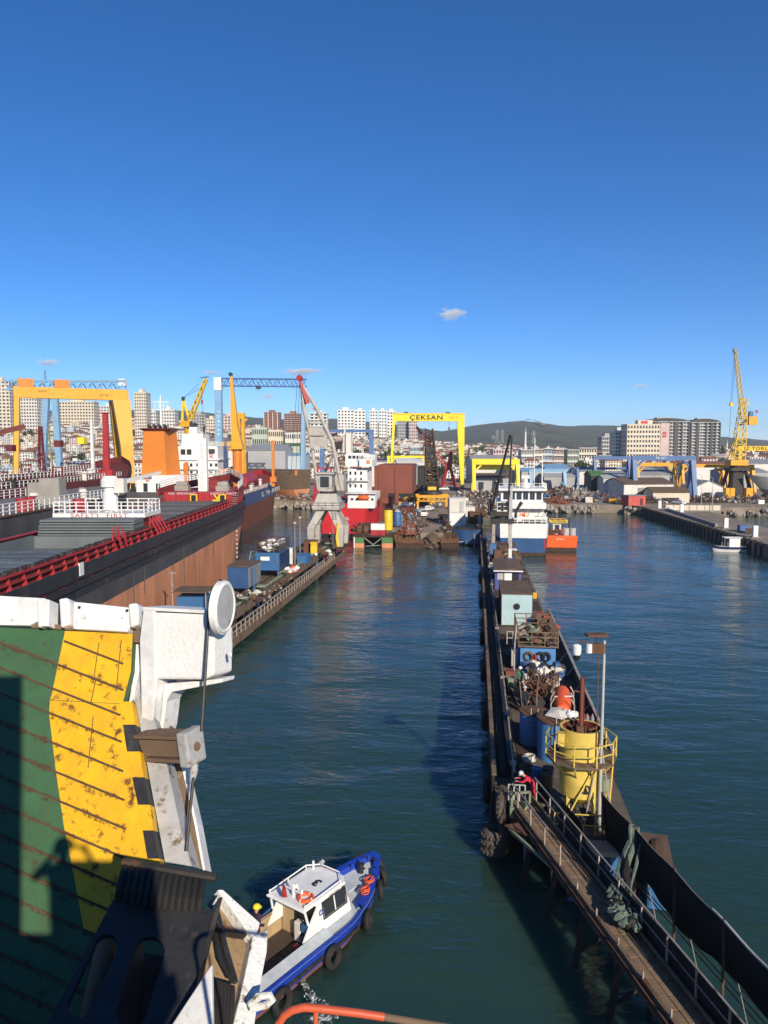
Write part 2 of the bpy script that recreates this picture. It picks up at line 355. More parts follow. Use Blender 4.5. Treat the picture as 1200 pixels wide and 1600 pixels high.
named=set(id(p) for p in sorted(vis,key=lambda p:p[1])[:295])
for p in pos:
    az,f=p
    ki=rnd.choices(range(10),wts)[0]; fl=rnd.choices((2,3,4,5),(3,4,3,1.5))[0]
    vi=ki*4+fl-2; loc=W(az*f,f,(tz(az,f) if f>432 else GZ)-.3); rz=YAW+rnd.choice((0,0,math.pi/2))+rnd.uniform(-.35,.35)
    if id(p) in named:
        if vi not in cache:
            o=variants[vi][2].build('house',HM); cache[vi]=o.data
            o.location=loc; o.rotation_euler=(0,0,rz)
        else: o=link(cache[vi],'house',None,0,loc,rz)
        cn,_,_,_,rn=kinds[ki]; tag(o,f'{cn} {FN[fl]} house with {rn} in the town behind the shipyard','house','town houses below the hills')
    else:
        b=variants[vi][2]; ca,sa=math.cos(rz),math.sin(rz)
        o0=len(mass.v); mass.v+=[(x*ca-y*sa+loc.x,x*sa+y*ca+loc.y,z+loc.z) for x,y,z in b.v]; mass.f+=[[i+o0 for i in q] for q in b.f]; mass.m+=b.m
me=bpy.data.meshes.new('distant_town'); me.from_pydata(mass.v,[],mass.f)
for q in HM: me.materials.append(M[q])
me.polygons.foreach_set('material_index',mass.m); me.update(); o=link(me,'distant_town'); tag(o,'mass of small white and red roofed houses farther up the slope','town',kind='stuff')
# apartment towers
def tower(label,px0,px1,ytop,f,wm,fl,cols,accent=None,rz=0,depth=16,dark='darkwin',band=None,top=True,cat='apartment block',ybot=None):
    x0,x1=(px0-600)/1200*f,(px1-600)/1200*f; w=x1-x0; az=(x0+x1)/2/f
    zb=tz(az,f)-3 if f>432 else GZ; zt=zat(ytop,f); h=zt-zb
    t=T('apartment_tower',label,cat,W((x0+x1)/2,f+depth/2,zb),YAW+rz)
    mb=MB(); mb.box(-w/2,w/2,-depth/2,depth/2,0,h); mb.build('wall',wm,t)
    fh=h/fl; g=MB()
    for k in range(fl):
        z=k*fh+fh*.3
        for i in range(cols):
            x=-w/2+(i+.5)*w/cols; g.box(x-w/cols*.28,x+w/cols*.28,-depth/2-.06,-depth/2+.05,z,z+fh*.5)
        for s in (-1,1):
            for i in range(4):
                y=-depth/2+(i+.5)*depth/4; xx=s*w/2; g.box(xx-.06,xx+.06,y-1,y+1,z,z+fh*.5)
    STUFF(g.build('windows',dark,t))
    if accent:
        a=MB()
        for i in range(cols+1):
            if i%2==0:
                x=-w/2+i*w/cols; x=max(-w/2+.5,min(w/2-.5,x)); a.box(x-w/cols*.17,x+w/cols*.17,-depth/2-.25,-depth/2+.02,0,h)
        a.build('facade_strips',accent,t)
    if band:
        a=MB()
        for k in range(1,fl+1): a.box(-w/2-.12,w/2+.12,-depth/2-1.2,-depth/2+.1,k*fh-.25,k*fh+.22)
        a.build('balcony_slabs',band,t)
    if top:
        a=MB(); a.box(-w/2-.3,w/2+.3,-depth/2-.3,depth/2+.3,h,h+.8); a.box(-w*.2,w*.15,-depth*.2,depth*.25,h+.8,h+4); a.build('parapet',wm,t)
    return t,w,h,depth
tower('tallest cream tower behind the slim leg of the orange gantry',-22,20,595,760,'cream',18,7)
tower('cream slab block beside the tallest tower behind the orange gantry',28,62,612,820,'wallwhite',14,8)
tower('long cream slab block seen under the orange gantry beam',96,150,628,880,'cream',10,12)
tower('second long slab block seen under the orange gantry beam',152,200,635,920,'wallwhite',9,11)
tower('slim cream tower beside the thick leg of the orange gantry',213,231,614,760,'cream',17,5)
tower('small white block on the wooded ridge beside the slim cream tower',234,246,644,900,'wallwhite',7,3); tower('white stepped block on the wooded ridge behind the ship mast',254,275,641,900,'wallwhite',8,5)
tower('unfinished grey block beside the yellow harbour crane',300,322,648,900,'wallgrey',8,5); tower('cream block between the yellow crane and blue gantry leg',323,338,655,880,'cream',7,4)
tower('pinkish block behind the orange mast crane',347,372,650,900,'wallpink',8,5)
tower('brick red tower with cream strips, nearer the blue gantry',413,438,645,1000,'brickred',14,7,'cream'); tower('plain brick red tower with balcony bands beside its striped twin',445,472,647,1000,'brickred',12,5,None,band='wallpink')
tower('white tower with rounded balconies behind the grey portal crane',485,512,646,900,'wallwhite',10,4,band='wallwhite')
tower('white twin tower with grid windows, nearer the grey crane',528,553,641,1000,'white',11,5); tower('narrow white tower joined to the grid tower',554,571,642,1010,'white',11,3)
tower('white triple tower, slender part toward the grid tower',578,590,642,1020,'white',11,3); tower('white triple tower, wide middle part',592,604,642,1020,'white',11,3); tower('white triple tower, part half behind the lemon gantry leg',605,618,643,1020,'white',11,3)
tower('grey block seen through the lemon yellow gantry',621,638,657,1000,'wallgrey',9,6); tower('pink block seen through the lemon yellow gantry',639,652,657,990,'wallpink',9,4)
tower('dark framed block near the white corner tower',939,960,683,800,'wallgrey',7,6,dark='window',band='wallwhite'); tower('white corner tower next to the cream hotel',960,977,675,640,'wallwhite',11,4)
t,w,h,d=tower('cream hotel with rows of windows and red signs',978,1043,664,620,'cream',10,14,cat='hotel')
def panel(t,m,x0,x1,z0,z1,y,name,th=.3):
    mb=MB(); mb.box(x0,x1,y-th,y,z0,z1); return mb.build(name,m,t)
panel(t,'wallpink',w*.3,w*.5+.05,0,h+1.5,-d/2-.02,'corner_panel',.5); mat('signred',(.5,.03,.05),.5,.1,1)
panel(t,'signred',w*.345,w*.43,h*.74,h*.85,-d/2-.54,'sign',.3); text('ibis',1.6,'white','sign_lettering',t,(w*.387,-d/2-.86,h*.79),(math.pi/2,0,0)); panel(t,'signred',-w*.18,-w*.02,h+1,h+3.2,-d/2-.3,'sign',.4)
for k in range(4): panel(t,'wallwhite',-w*.4,w*.3,h*(.18+.2*k),h*(.2+.2*k),-d/2-.05,'ledge',.4)
tower('dark towers with curved roof, wide part beside the hotel',1006,1074,659,680,'wallgrey',14,16,None,dark='darkwin',band='wallwhite'); tower('dark towers with curved roof, narrower part away from the hotel',1076,1122,660,690,'wallgrey',15,12,None,dark='darkwin',band='wallwhite')
for o in list(bpy.data.objects):
    if o.get('label','').startswith('dark towers'):
        par=[c for c in o.children if c.name.startswith('parapet')][0]; b=[v.co for v in par.data.vertices]
        w=max(v.x for v in b); z=min(v.z for v in b); mb=MB()
        mb.prism([(w*math.cos(math.pi*k/12),z+3.2*math.sin(math.pi*k/12)) for k in range(13)],'y',-8.4,8.4); mb.build('curved_roof','roofdark',o)
        for q in ((-.98,-.9),(-.62,-.42),(.02,.1),(.3,.48),(.62,.68),(.94,.99)): B0=MB(); B0.box(w*q[0],w*q[1],-9.7,-8.05,0,z); B0.build('dark_facade_strip','darkgrey',o)  # dark grey strips standing proud of the balconies in place of recesses
fcol=[('pale blue','wallblue'),('white','wallwhite'),('cream','cream'),('yellow','wallyellow'),('pink','wallpink'),('greenish','wallgreen')]
for i,(a,b,y,q,desc) in enumerate([(814,832,703,1,'white apartment house under the minaret'),(833,847,702,2,'cream apartment house behind the white blue ship bridge'),(848,863,701,0,'pale blue apartment house with glazed front'),(864,880,702,4,'pink apartment house beside the pale blue one'),(886,903,703,5,'greenish apartment house in the low row before the hotel'),(904,931,700,3,'wide yellow apartment house in the low row before the hotel')]):
    tower(desc,a,b,y,470+i*6,fcol[q][1],5,7,dark='darkwin',depth=12,top=False,band='wallwhite')
for i,(a,b,y,q,desc) in enumerate([(395,418,668,5,'pale green low block below the striped brick tower'),(420,442,672,3,'yellow low block below the brick towers'),(446,470,676,1,'white low block below the brick towers'),(484,505,690,1,'white office with arched roof behind the grey crane'),(640,655,698,0,'glass fronted office seen under the lemon gantry'),(770,800,702,4,'pink painted works block beyond the lemon gantry leg')]):
    tower(desc,a,b,y,520+i*5,fcol[q][1],5,7,dark='darkwin',depth=14,top=False)
# minarets, pylons
for lab,px,y0,y1,f in (('slim white minaret on the hill foot',820,667,700,1000),('white minaret standing clear of the yellow tower crane',1134,686,712,1000),('white minaret half hidden behind the yellow tower crane',1142.5,687,712,1010)):
    r=(px-600)/1200*f; zb=zat(y1,f)-8; zt=zat(y0,f); H=zt-zb; t=T('minaret',lab,'minaret',W(r,f,zb)); k=1.25
    mb=MB(); mb.lathe((0,0,0),[(k*1.5,0),(k*1.5,H*.3),(k*1.1,H*.34),(k,H*.62),(k*1.7,H*.635),(k*1.7,H*.65),(k*.9,H*.652),(k*.85,H*.82)],10); mb.build('shaft','wallwhite',t,smooth=True)
    mb=MB(); mb.lathe((0,0,0),[(k*1.1,H*.82),(k*.1,H)],10); mb.build('cap','roofgrey',t)
for i,(lab,px,yt,yb,f) in enumerate((('lattice power pylon of the hill pair, nearer the lemon gantry',776,671,690,1500),('lattice power pylon of the hill pair, nearer the minaret',784,671,690,1500),('small lattice pylon far from the other pylons',770,680,690,1700),('lattice pylon just past the minaret',833,673,690,1500))):
    r=(px-600)/1200*f; zb=zat(yb,f)-3; H=zat(yt,f)-zb; t=T('power_pylon',lab,'pylon',W(r,f,zb))
    mb=MB(); mb.truss((0,0,0),(0,0,H),6,6,7,.22,w2=1,h2=1,up=(0,1,0)); mb.build('mast','lightgrey',t)
    mb=MB(); [mb.bar((-q,0,H*z),(q,0,H*z),.3) for z,q in ((.7,6),(.82,5),(.93,4))]; mb.build('cross_arms','lightgrey',t)
# trees
mat('leaf',(.055,.085,.025),.8,.5,.6); mat('leafdark',(.03,.05,.018),.85,.5,.6); mat('bark',(.1,.07,.045),.95,.3,2)
def crown(seed,h,w,n=420,s=.55):
    q=random.Random(seed); mb=MB(); cl=[(q.uniform(-.5,.5)*w*.7,q.uniform(-.5,.5)*w*.7,h*(.42+.5*q.random()),w*q.uniform(.22,.36)) for _ in range(9)]
    for i in range(n):
        c=q.choice(cl); d=Vector((q.gauss(0,1),q.gauss(0,1),q.gauss(0,1))).normalized()*c[3]*q.uniform(.55,1); p=Vector(c[:3])+d
        a=Vector((q.gauss(0,1),q.gauss(0,1),q.gauss(0,1))).normalized()*s; b=a.cross(Vector((q.gauss(0,1),q.gauss(0,1),q.gauss(0,1))).normalized())
        mb.add([p-a,p+b*.6,p+a,p-b*.6],[(0,1,2,3)])
    return mb
TM=[]
for k in range(4):
    h=8+k; c=crown(k,h,6.5).build('crown','leaf' if k%2 else 'leafdark'); me=c.data; bpy.data.objects.remove(c)
    mb=MB(); mb.tube([(0,0,-1),(.1,0,h*.3),(0,.15,h*.6),(.1,.1,h*.85)],[.3,.24,.15,.04],6); [mb.tube([(0,0,h*.4),(math.cos(a)*1.2,math.sin(a)*1.2,h*.62)],[.13,.04],5) for a in (0,2.1,4.2)]
    t=mb.build('trunk','bark'); TM.append((t.data,me)); bpy.data.objects.remove(t)
def tree(px,f,lab,group,s=1.0,k=0):
    az=(px-600)/1200; z=tz(az,f) if f>432 else GZ; t=T('broadleaf_tree',lab,'tree',W(az*f,f,z-.2),rnd.uniform(0,6),group); t.scale=(s,s,s)
    link(TM[k][0],'trunk',t); link(TM[k][1],'crown',t)
for i in range(70):
    px=rnd.uniform(10,1190); tree(px,rnd.uniform(445,800),'green broadleaf tree among the town houses','trees among the town houses',rnd.uniform(.8,1.5),rnd.randrange(4))
for px in (618,628,668,676,690,718,905,912,925,1000,1010): tree(px,rnd.uniform(400,430),'dark tree standing along the landward edge of the shipyard','trees along the yard edge',rnd.uniform(.8,1.3),rnd.randrange(4))
# ------------------------------------------------------------------ gantries and cranes of the yard
def B(name,mats,par,fn,**k):
    mb=MB(); fn(mb); return mb.build(name,mats,par,**k)
def box(par,name,m,*a,**k): mb=MB(); mb.box(*a); return mb.build(name,m,par,**k)
def pxr(px,f): return (px-600)/1200*f
# lemon gantry with lettering
f=324; xa,xb=pxr(613,f),pxr(724.5,f); zt=zat(647,f)-GZ; g=T('gantry_crane','tall lemon yellow gantry crane with CEKSAN lettering on its beam','gantry crane',W((xa+xb)/2,f,GZ),YAW); w=(xb-xa)/2
box(g,'beam','lemon',-w,w,-1.2,1.2,zt-3,zt); box(g,'beam_rail','yellow',-w,w,-1.35,-1.25,zt-.05,zt+.35)
B('rigid_leg','lemon',g,lambda m:m.loft([[(w-a,-b,z),(w+.05,-b,z),(w+.05,b,z),(w-a,b,z)] for a,b,z in ((1.0,.6,1.0),(1.5,.9,4),(2.9,1.1,zt-6),(2.9,1.15,zt-3.01))]))
for s in (-1,1): B('slim_leg','lemon',g,lambda m:m.bar((-w-.9,s*3.2,1),(-w+.6,s*.7,zt-3),.8,.8,w2=1.1,h2=1.1))
box(g,'bogie','blacksteel',-w-1.6,-w-.2,-4.5,4.5,0,1); box(g,'bogie','blacksteel',w-1.3,w+.3,-4.5,4.5,0,1)
for x in (-w*.62,w*.55): box(g,'hoist','darkgrey',x-.9,x+.9,-.8,.8,zt+.02,zt+.9)
B('hook_block','black',g,lambda m:(m.cyl((w*.58,0,zt-3),(w*.58,0,zt-5.5),.05,n=4),m.box(w*.58-.3,w*.58+.3,-.3,.3,zt-6.6,zt-5.5)))
text('ÇEKSAN',2.6,'black','lettering',g,(-w*.06,-1.24,zt-1.55),(math.pi/2,0,0),sx=1.3,bold=.06); text('100 T.',1.5,'orange','lettering',g,(w*.7,-1.24,zt-1.6),(math.pi/2,0,0),sx=1.0,bold=.03)
# orange yellow gantry on the left
f=255; zt=zat(604,247)-GZ; w=17.5; g=T('gantry_crane','big orange yellow gantry crane with two trolley houses over the red tanker','gantry crane',W(-102.5,f,GZ),YAW+R(27))
box(g,'beam','orangeyellow',-w,w,-1.6,1.6,zt-3.5,zt)
for s in (-1,1):
    B('rigid_leg','orangeyellow',g,lambda m:m.loft([[(w-a,s*y-b,z),(w+.02,s*y-b,z),(w+.02,s*y+b,z),(w-a,s*y+b,z)] for a,b,y,z in ((3.0,1.2,9,1.2),(4.0,1.5,7,zt*.5),(5.6,1.9,3.4,zt-3.52))]))
    B('slim_leg','orangeyellow',g,lambda m:m.bar((-w-.6,s*8,1.2),(-w+1,s*1.6,zt-3.5),1.3,1.3,w2=1.5,h2=1.5))
B('leg_tie','orangeyellow',g,lambda m:m.bar((-w-.5,-7,5),(-w-.5,7,5),.7)); B('leg_bracing','orangeyellow',g,lambda m:[m.bar((w-1.2,-4.6,zt*k),(w-1.2,4.6,zt*(k+.12)),.4) for k in (.3,.5)]+[m.bar((w-1.2,-3.5,zt*.66),(w-1.2,3.5,zt*.66),.5)])
for x in (-w+3.6,-w*.18): q=box(g,'trolley_house','orange',x-2.3,x+2.3,-1.7,1.7,zt+.05,zt+2.6); text('T',1.2,'red','lettering',g,(x+1.6,-1.75,zt+1.4),(math.pi/2,0,0))
for x in (-w-.6,w-1.2): box(g,'bogie','blacksteel',x-.8,x+.8,-9.5,9.5,0,1.2)
text('MADE',.9,'black','lettering',g,(-w*.52,-1.63,zt-1.3),(math.pi/2,0,0)); text('EX 80 T',1.0,'black','lettering',g,(w*.58,-1.63,zt-2.0),(math.pi/2,0,0))
# light blue truss gantry behind it
f=340; xa,xb=pxr(14,f),pxr(201,f); zt=zat(596,f)-GZ; g=T('gantry_crane','pale blue truss gantry crane standing behind the orange gantry','gantry crane',W((xa+xb)/2,f,GZ),YAW); w=(xb-xa)/2
B('truss_beam','lightblue',g,lambda m:m.truss((-w,0,zt-1.8),(w,0,zt-1.8),3,3.6,24,.35)); B('rail_line','lightblue',g,lambda m:m.box(-w,w,-1.8,-1.5,zt+.2,zt+.6))
for px in (76,88): x=pxr(px,f)-(xa+xb)/2; B('leg','lightblue',g,lambda m:m.bar((x-(3 if px==76 else -2),0,0),(x+.5,0,zt-3.6),2.2,2.2,w2=2.8))
B('leg','lightblue',g,lambda m:m.bar((w-3,4,0),(w-3,0,zt-3.6),1.5)); x=pxr(75,f)-(xa+xb)/2; B('mast','lightblue',g,lambda m:(m.bar((x,0,zt),(x,0,zt+5),1.3,w2=.8),m.bar((x,0,zt+5),(x,0,zt+13),.16))); box(g,'winch_house','white',w-2.8,w,-1.4,1.4,zt-2,zt+1)
# light blue and white gantry in the middle
f=275; xa,xb=pxr(338,f),pxr(480,f); zt=zat(590,f)-GZ; g=T('gantry_crane','pale blue gantry crane with white topped leg and long truss beam','gantry crane',W((xa+xb)/2,f,GZ),YAW); w=(xb-xa)/2
B('leg','lightblue',g,lambda m:m.bar((-w+1.3,0,1),(-w+1.3,0,zt-4.5),2.4,2.4)); box(g,'leg_head','white',-w,-w+2.6,-1.4,1.4,zt-4.48,zt); text('T O R L A K',1.5,'white','lettering',g,(-w+1.3,-1.24,zt*.62),(math.pi/2,0,0)).rotation_euler=(math.pi/2,math.pi/2,0)
B('truss_beam','steelblue',g,lambda m:m.truss((-w+2.6,0,zt-1.6),(w,0,zt-1.9),2.4,2.6,20,.22)); B('walkway_rail','lightblue',g,lambda m:m.rail([(-w+2.6,-1.3,zt-.2),(w,-1.3,zt-.5)],1.0,3,.1,1))
for s in (-1,1): B('slim_leg','lightblue',g,lambda m:m.bar((w-1.5,s*4,0),(w-1,s*.6,zt-3.2),1.1,1.1))
B('trolley','darkgrey',g,lambda m:(m.box(-w*.05-.8,-w*.05+.8,-.8,.8,zt-4,zt-3.1),m.cyl((-w*.05,0,zt-4),(-w*.05,0,zt-5),.06,n=4)))
B('bogie','blacksteel',g,lambda m:m.box(-w+.2,-w+2.4,-5,5,0,1))
# plain yellow gantries
def small_gantry(label,px0,px1,ytop,f,m,bh=1.4,lw=.9,rz=0,brace=True,double=False):
    xa,xb=pxr(px0,f),pxr(px1,f); zt=zat(ytop,f)-GZ; w=(xb-xa)/2; g=T('gantry_crane',label,'gantry crane',W((xa+xb)/2,f,GZ),YAW+rz)
    box(g,'beam',m,-w,w,-bh*.4,bh*.4,zt-bh,zt)
    if double: box(g,'beam',m,-w+1,w-1,5.2,6.2,zt-bh-2.2,zt-2.2)
    for s in (-1,1):
        for q in (-1,1): B('leg',m,g,lambda mb:mb.bar((s*(w-lw*.5),q*3,0),(s*(w-lw*.6),q*.4,zt-bh),lw*.8,lw*.8,w2=lw*1.1,h2=lw*.9))
        if brace: B('knee_brace',m,g,lambda mb:mb.bar((s*(w-lw),0,zt-bh-2.5),(s*(w-lw-2.5),0,zt-bh),.6))
    return g,w,zt
small_gantry('low yellow gantry crane in front of the white shed',605,672,712,300,'lemon',.9,.8); small_gantry('low wide yellow gantry crane with knee braces',737,811,717,300,'lemon',2.2,1.3,double=True)
small_gantry('narrow yellow frame gantry behind the orange mast crane',372,384,645,262,'orangeyellow',2,.9); small_gantry('ochre steel gantry over the yellow crane ships',345,372,690,240,'orangeyellow',1.2,.8)
g,w,zt=small_gantry('blue gantry crane in front of the small sheds',986,1085,712,262,'steelblue',1.6,1.5); text('TK 45T',1.0,'white','lettering',g,(-w*.1,-.67,zt-.8),(math.pi/2,0,0))
small_gantry('slim grey blue gantry crane over the navy hall',926,984,713,292,'steelblue',1.2,.9,brace=False); small_gantry('lower grey blue gantry with thin posts by the scrap heap',900,983,730,300,'steelblue',.9,.7,brace=False); small_gantry('teal blue roofed gantry frame behind the white blue ship',826,884,733,320,'lightblue',1.2,1.2,brace=False)
small_gantry('yellow travelling gantry behind the blue gantry, shorter one',993,1056,723,300,'orangeyellow',1.4,.9); small_gantry('yellow travelling gantry behind the blue gantry, longer one with hoists',1063,1130,725,305,'orangeyellow',1.4,.9); small_gantry('yellow travelling gantry behind the yellow tower crane',1132,1177,726,305,'orangeyellow',1.4,1.1)
small_gantry('distant blue gantry crane behind the red ship',500,584,671,360,'steelblue',1.3,2.0,brace=False)
f=290; xa=pxr(1150,f); xb=pxr(1290,f); zt=zat(697,f)-GZ; g=T('gantry_crane','yellow gantry beam with dark lettering beside the tower crane','gantry crane',W((xa+xb)/2,f,GZ),YAW); w=(xb-xa)/2
box(g,'beam','yellow',-w,w,-.8,.8,zt-1.8,zt); [B('leg','yellow',g,lambda m:m.bar((s*(w-1),0,0),(s*(w-1),0,zt-1.8),1.2)) for s in (-1,1)]; text('IZ TORLAK',1.7,'black','lettering',g,(-w+2.2,-.83,zt-.95),(math.pi/2,0,0),sx=1.25,align='LEFT',bold=.03)
# yellow tower crane on the right
f=272; x0=pxr(1150,f); g=T('portal_crane','yellow lattice tower crane with raised jib on a black portal','crane',W(x0,f,GZ),YAW); Z=lambda y:zat(y,f)-GZ; X=lambda px:pxr(px,f)-x0
for s in (-1,1):
    for q in (-1,1): B('leg','black',g,lambda m:m.bar((s*4.3,q*3.6,0),(s*2.2,q*1.8,Z(734)),1.2,1.2,w2=.9,h2=.9))
box(g,'machine_core','blacksteel',-1.9,1.9,-1.7,1.7,.4,Z(736)); box(g,'ring_platform','blacksteel',-3.1,3.1,-3,3,Z(735),Z(731)); B('slew_ring','rustdark',g,lambda m:m.lathe((0,0,0),[(2.3,Z(731)),(2.0,Z(727.5))],14)); box(g,'turntable','orangeyellow',X(1136),X(1163),-2.6,2.6,Z(727),Z(718.5))
B('tower','yellow',g,lambda m:m.truss((0.2,0,Z(718)),(X(1158),0,Z(622)),4.0,3.6,12,.15,w2=1.8,h2=1.8,up=(0,1,0),post=True)); B('back_stay','yellow',g,lambda m:m.bar((-2.9,0,Z(718)),(0,0,Z(680)),.5))
B('jib','yellow',g,lambda m:m.truss((X(1152.5),-2.4,Z(655)),(X(1129.5),-6,Z(552)),1.6,1.5,24,.1,w2=.7,h2=.7,up=(0,1,0))); B('jib_head','grey',g,lambda m:(m.cyl((X(1129),-6.5,Z(550.5)),(X(1129),-5.5,Z(550.5)),.7,n=10),m.bar((X(1126),-6,Z(549)),(X(1133),-6,Z(549)),.3)))
B('counter_arm','blacksteel',g,lambda m:m.bar((.6,0,Z(664)),(X(1166),0,Z(655)),.7)); box(g,'counterweight','orangeyellow',X(1164),X(1177),-1.4,1.4,Z(664),Z(651)); box(g,'counterweight_cover','bin',X(1165),X(1171),-1,1,Z(650.9),Z(643))
B('flag','red',g,lambda m:(m.box(X(1176),X(1180),-.05,.05,Z(645),Z(641)),m.bar((X(1176),0,Z(651)),(X(1176),0,Z(640)),.08)))
B('rope','blacksteel',g,lambda m:[m.cyl(a,b,.05,n=4) for a,b in (((X(1128),-6,Z(552)),(X(1125),-6,Z(632))),((X(1130),-6,Z(552)),(X(1127.5),-6,Z(632))),((X(1126),-6,Z(636)),(X(1124.5),-6,Z(700))),((X(1131),-6,Z(556)),(X(1156),0,Z(620))),((X(1157),0,Z(621)),(X(1172),0,Z(648))))])
B('hook_block','yellow',g,lambda m:m.box(X(1124),X(1128.5),-6.4,-5.6,Z(636),Z(631)))
for a,b,lab in ((1133,1139,'narrow yellow locker of a pair, at the black crane leg'),(1140,1147,'narrow yellow locker of a pair, farther under the crane'),(1165,1175.5,'wide yellow locker with dark slot beside the tower crane')):
    q=T('yard_locker',lab,'locker',W(pxr((a+b)/2,264),264,GZ),YAW); d=(b-a)/1200*264/2; box(q,'cabinet','orangeyellow',-d,d,-1,1,.2,3.8); box(q,'door_slot','black',-d*.6,d*.6,-1.05,-.99,.8,1.0); box(q,'skid','black',-d,d,-.9,.9,0,.2)
# yellow slewing crane left
f=300; x0=pxr(297,f); g=T('portal_crane','yellow slewing crane with tall mast and raised jib behind the orange funnel ship','crane',W(x0,f,GZ),YAW); Z=lambda y:zat(y,f)-GZ; X=lambda px:pxr(px,f)-x0
B('column','orangeyellow',g,lambda m:m.cyl((0,0,0),(0,0,Z(666)),2.2,1.8,n=12)); box(g,'machine_house','orangeyellow',X(286),X(300),-2.5,2.5,Z(667),Z(658)); box(g,'machinery','blacksteel',X(296),X(308),-2,2,Z(670),Z(661))
for a in (-1,1): B('mast_leg','yellow',g,lambda m:m.bar((X(288 if a<0 else 297),a,Z(658)),(X(289),0,Z(625)),.9,w2=.6))
box(g,'mast_head','blacksteel',X(287),X(291),-.7,.7,Z(626),Z(620)); B('jib','yellow',g,lambda m:m.truss((X(300),-1,Z(655)),(X(329),-4,Z(593)),1.6,1.8,12,.25,w2=.9,h2=1,up=(0,1,0)))
B('rope','blacksteel',g,lambda m:[m.cyl(a,b,.07,n=4) for a,b in (((X(289),0,Z(622)),(X(322),-3.5,Z(606))),((X(289),0,Z(622)),(X(318),-3.5,Z(600))),((X(322),-4,Z(602)),(X(322),-4,Z(672))))]); box(g,'hook_block','red',X(320.5),X(323),-4.3,-3.7,Z(632),Z(626)); B('jib_head','blacksteel',g,lambda m:m.bar((X(320),-4,Z(592)),(X(333),-4,Z(590)),.3))
# red level-luffing crane
f=335; x0=pxr(701,f); g=T('portal_crane','red portal crane with long jib under the lemon gantry','crane',W(x0,f,GZ),YAW); Z=lambda y:zat(y,f)-GZ; X=lambda px:pxr(px,f)-x0
for s in (-1,1):
    for q in (-1,1): B('leg','red',g,lambda m:m.bar((s*3,q*3,.4),(s*1.0,q*.9,Z(734)),.8,w2=1))
B('leg_tie','red',g,lambda m:[m.bar((-2.6,q*2.6,2),(2.6,q*2.6,2),.5) for q in (-1,1)]); B('tower','red',g,lambda m:m.bar((0,0,Z(735)),(1,0,Z(706)),2.2,2,w2=1.4,h2=1.4)); box(g,'cab','red',-1.6,1.2,-1.6,1.2,Z(733),Z(725)); B('jib','red',g,lambda m:m.truss((-1,0,Z(730)),(X(650),-2,Z(667)),1.3,1.3,16,.2,w2=.7,h2=.7)); B('tower_top','red',g,lambda m:m.bar((1.0,0,Z(707)),(-2,0,Z(716)),.5))
# dark lattice crane on yellow portal
f=226; x0=pxr(675,f); g=T('portal_crane','dark lattice boom crane on a yellow portal straddling the yard road','crane',W(x0,f,GZ),YAW); Z=lambda y:zat(y,f)-GZ; X=lambda px:pxr(px,f)-x0
for s in (-1,1):
    for q in (-1,1): B('leg','orangeyellow',g,lambda m:m.bar((X(652 if s<0 else 699),q*3,0),(X(653 if s<0 else 698),q*3,Z(777)),.55))
    B('portal_girder','orangeyellow',g,lambda m:m.bar((X(650),s*3,Z(774)),(X(701),s*3,Z(774)),.5,.55))
B('portal_truss','orangeyellow',g,lambda m:m.truss((X(652),-3,Z(779)),(X(699),-3,Z(779)),.5,1.1,8,.16)); B('turntable','blacksteel',g,lambda m:m.lathe((0,0,0),[(3.2,Z(772)),(3.0,Z(768)),(2.4,Z(767))],16)); box(g,'cab','black',-1.6,1.4,-2.2,1.5,Z(768),Z(757)); box(g,'cab_window','yellow',-1.3,1.1,-2.3,-2.19,Z(765),Z(760))
B('boom','rustdark',g,lambda m:m.truss((.1,0,Z(766)),(-.2,14,Z(680)+1.5),3.9,3.6,14,.3,w2=2.2,h2=2.2,up=(0,1,0),post=True)); B('inner_boom','blacksteel',g,lambda m:m.truss((.1,2,Z(766)),(0,8,Z(700)),2.6,2.0,16,.28,up=(0,1,0),post=True))
# orange upright deck crane
f=196; x0=pxr(371,f); z0=9.0; g=T('deck_crane','upright ochre orange deck crane with tapering jib on a ship','crane',W(x0,f,z0),YAW); Z=lambda y:zat(y,f)-z0; X=lambda px:pxr(px,f)-x0
B('pedestal','orange',g,lambda m:m.cyl((0,0,-3),(0,0,Z(701)),1.15,n=12)); B('column','orangeyellow',g,lambda m:m.loft([[(X(a),-d,Z(y)),(X(b),-d,Z(y)),(X(b),d,Z(y)),(X(a),d,Z(y))] for a,b,d,y in ((363.5,382,1.4,702),(364,381,1.4,698),(364,373.5,1.0,670),(363,371,.8,640),(362.5,366,.4,590),(362.5,365,.3,584))])); B('slew_ring','blacksteel',g,lambda m:m.lathe((0,0,0),[(1.5,Z(703.5)),(1.5,Z(702))],12)); B('jib_sheave','blacksteel',g,lambda m:m.cyl((X(363),-.5,Z(585)),(X(363),.5,Z(585)),.5,n=10))
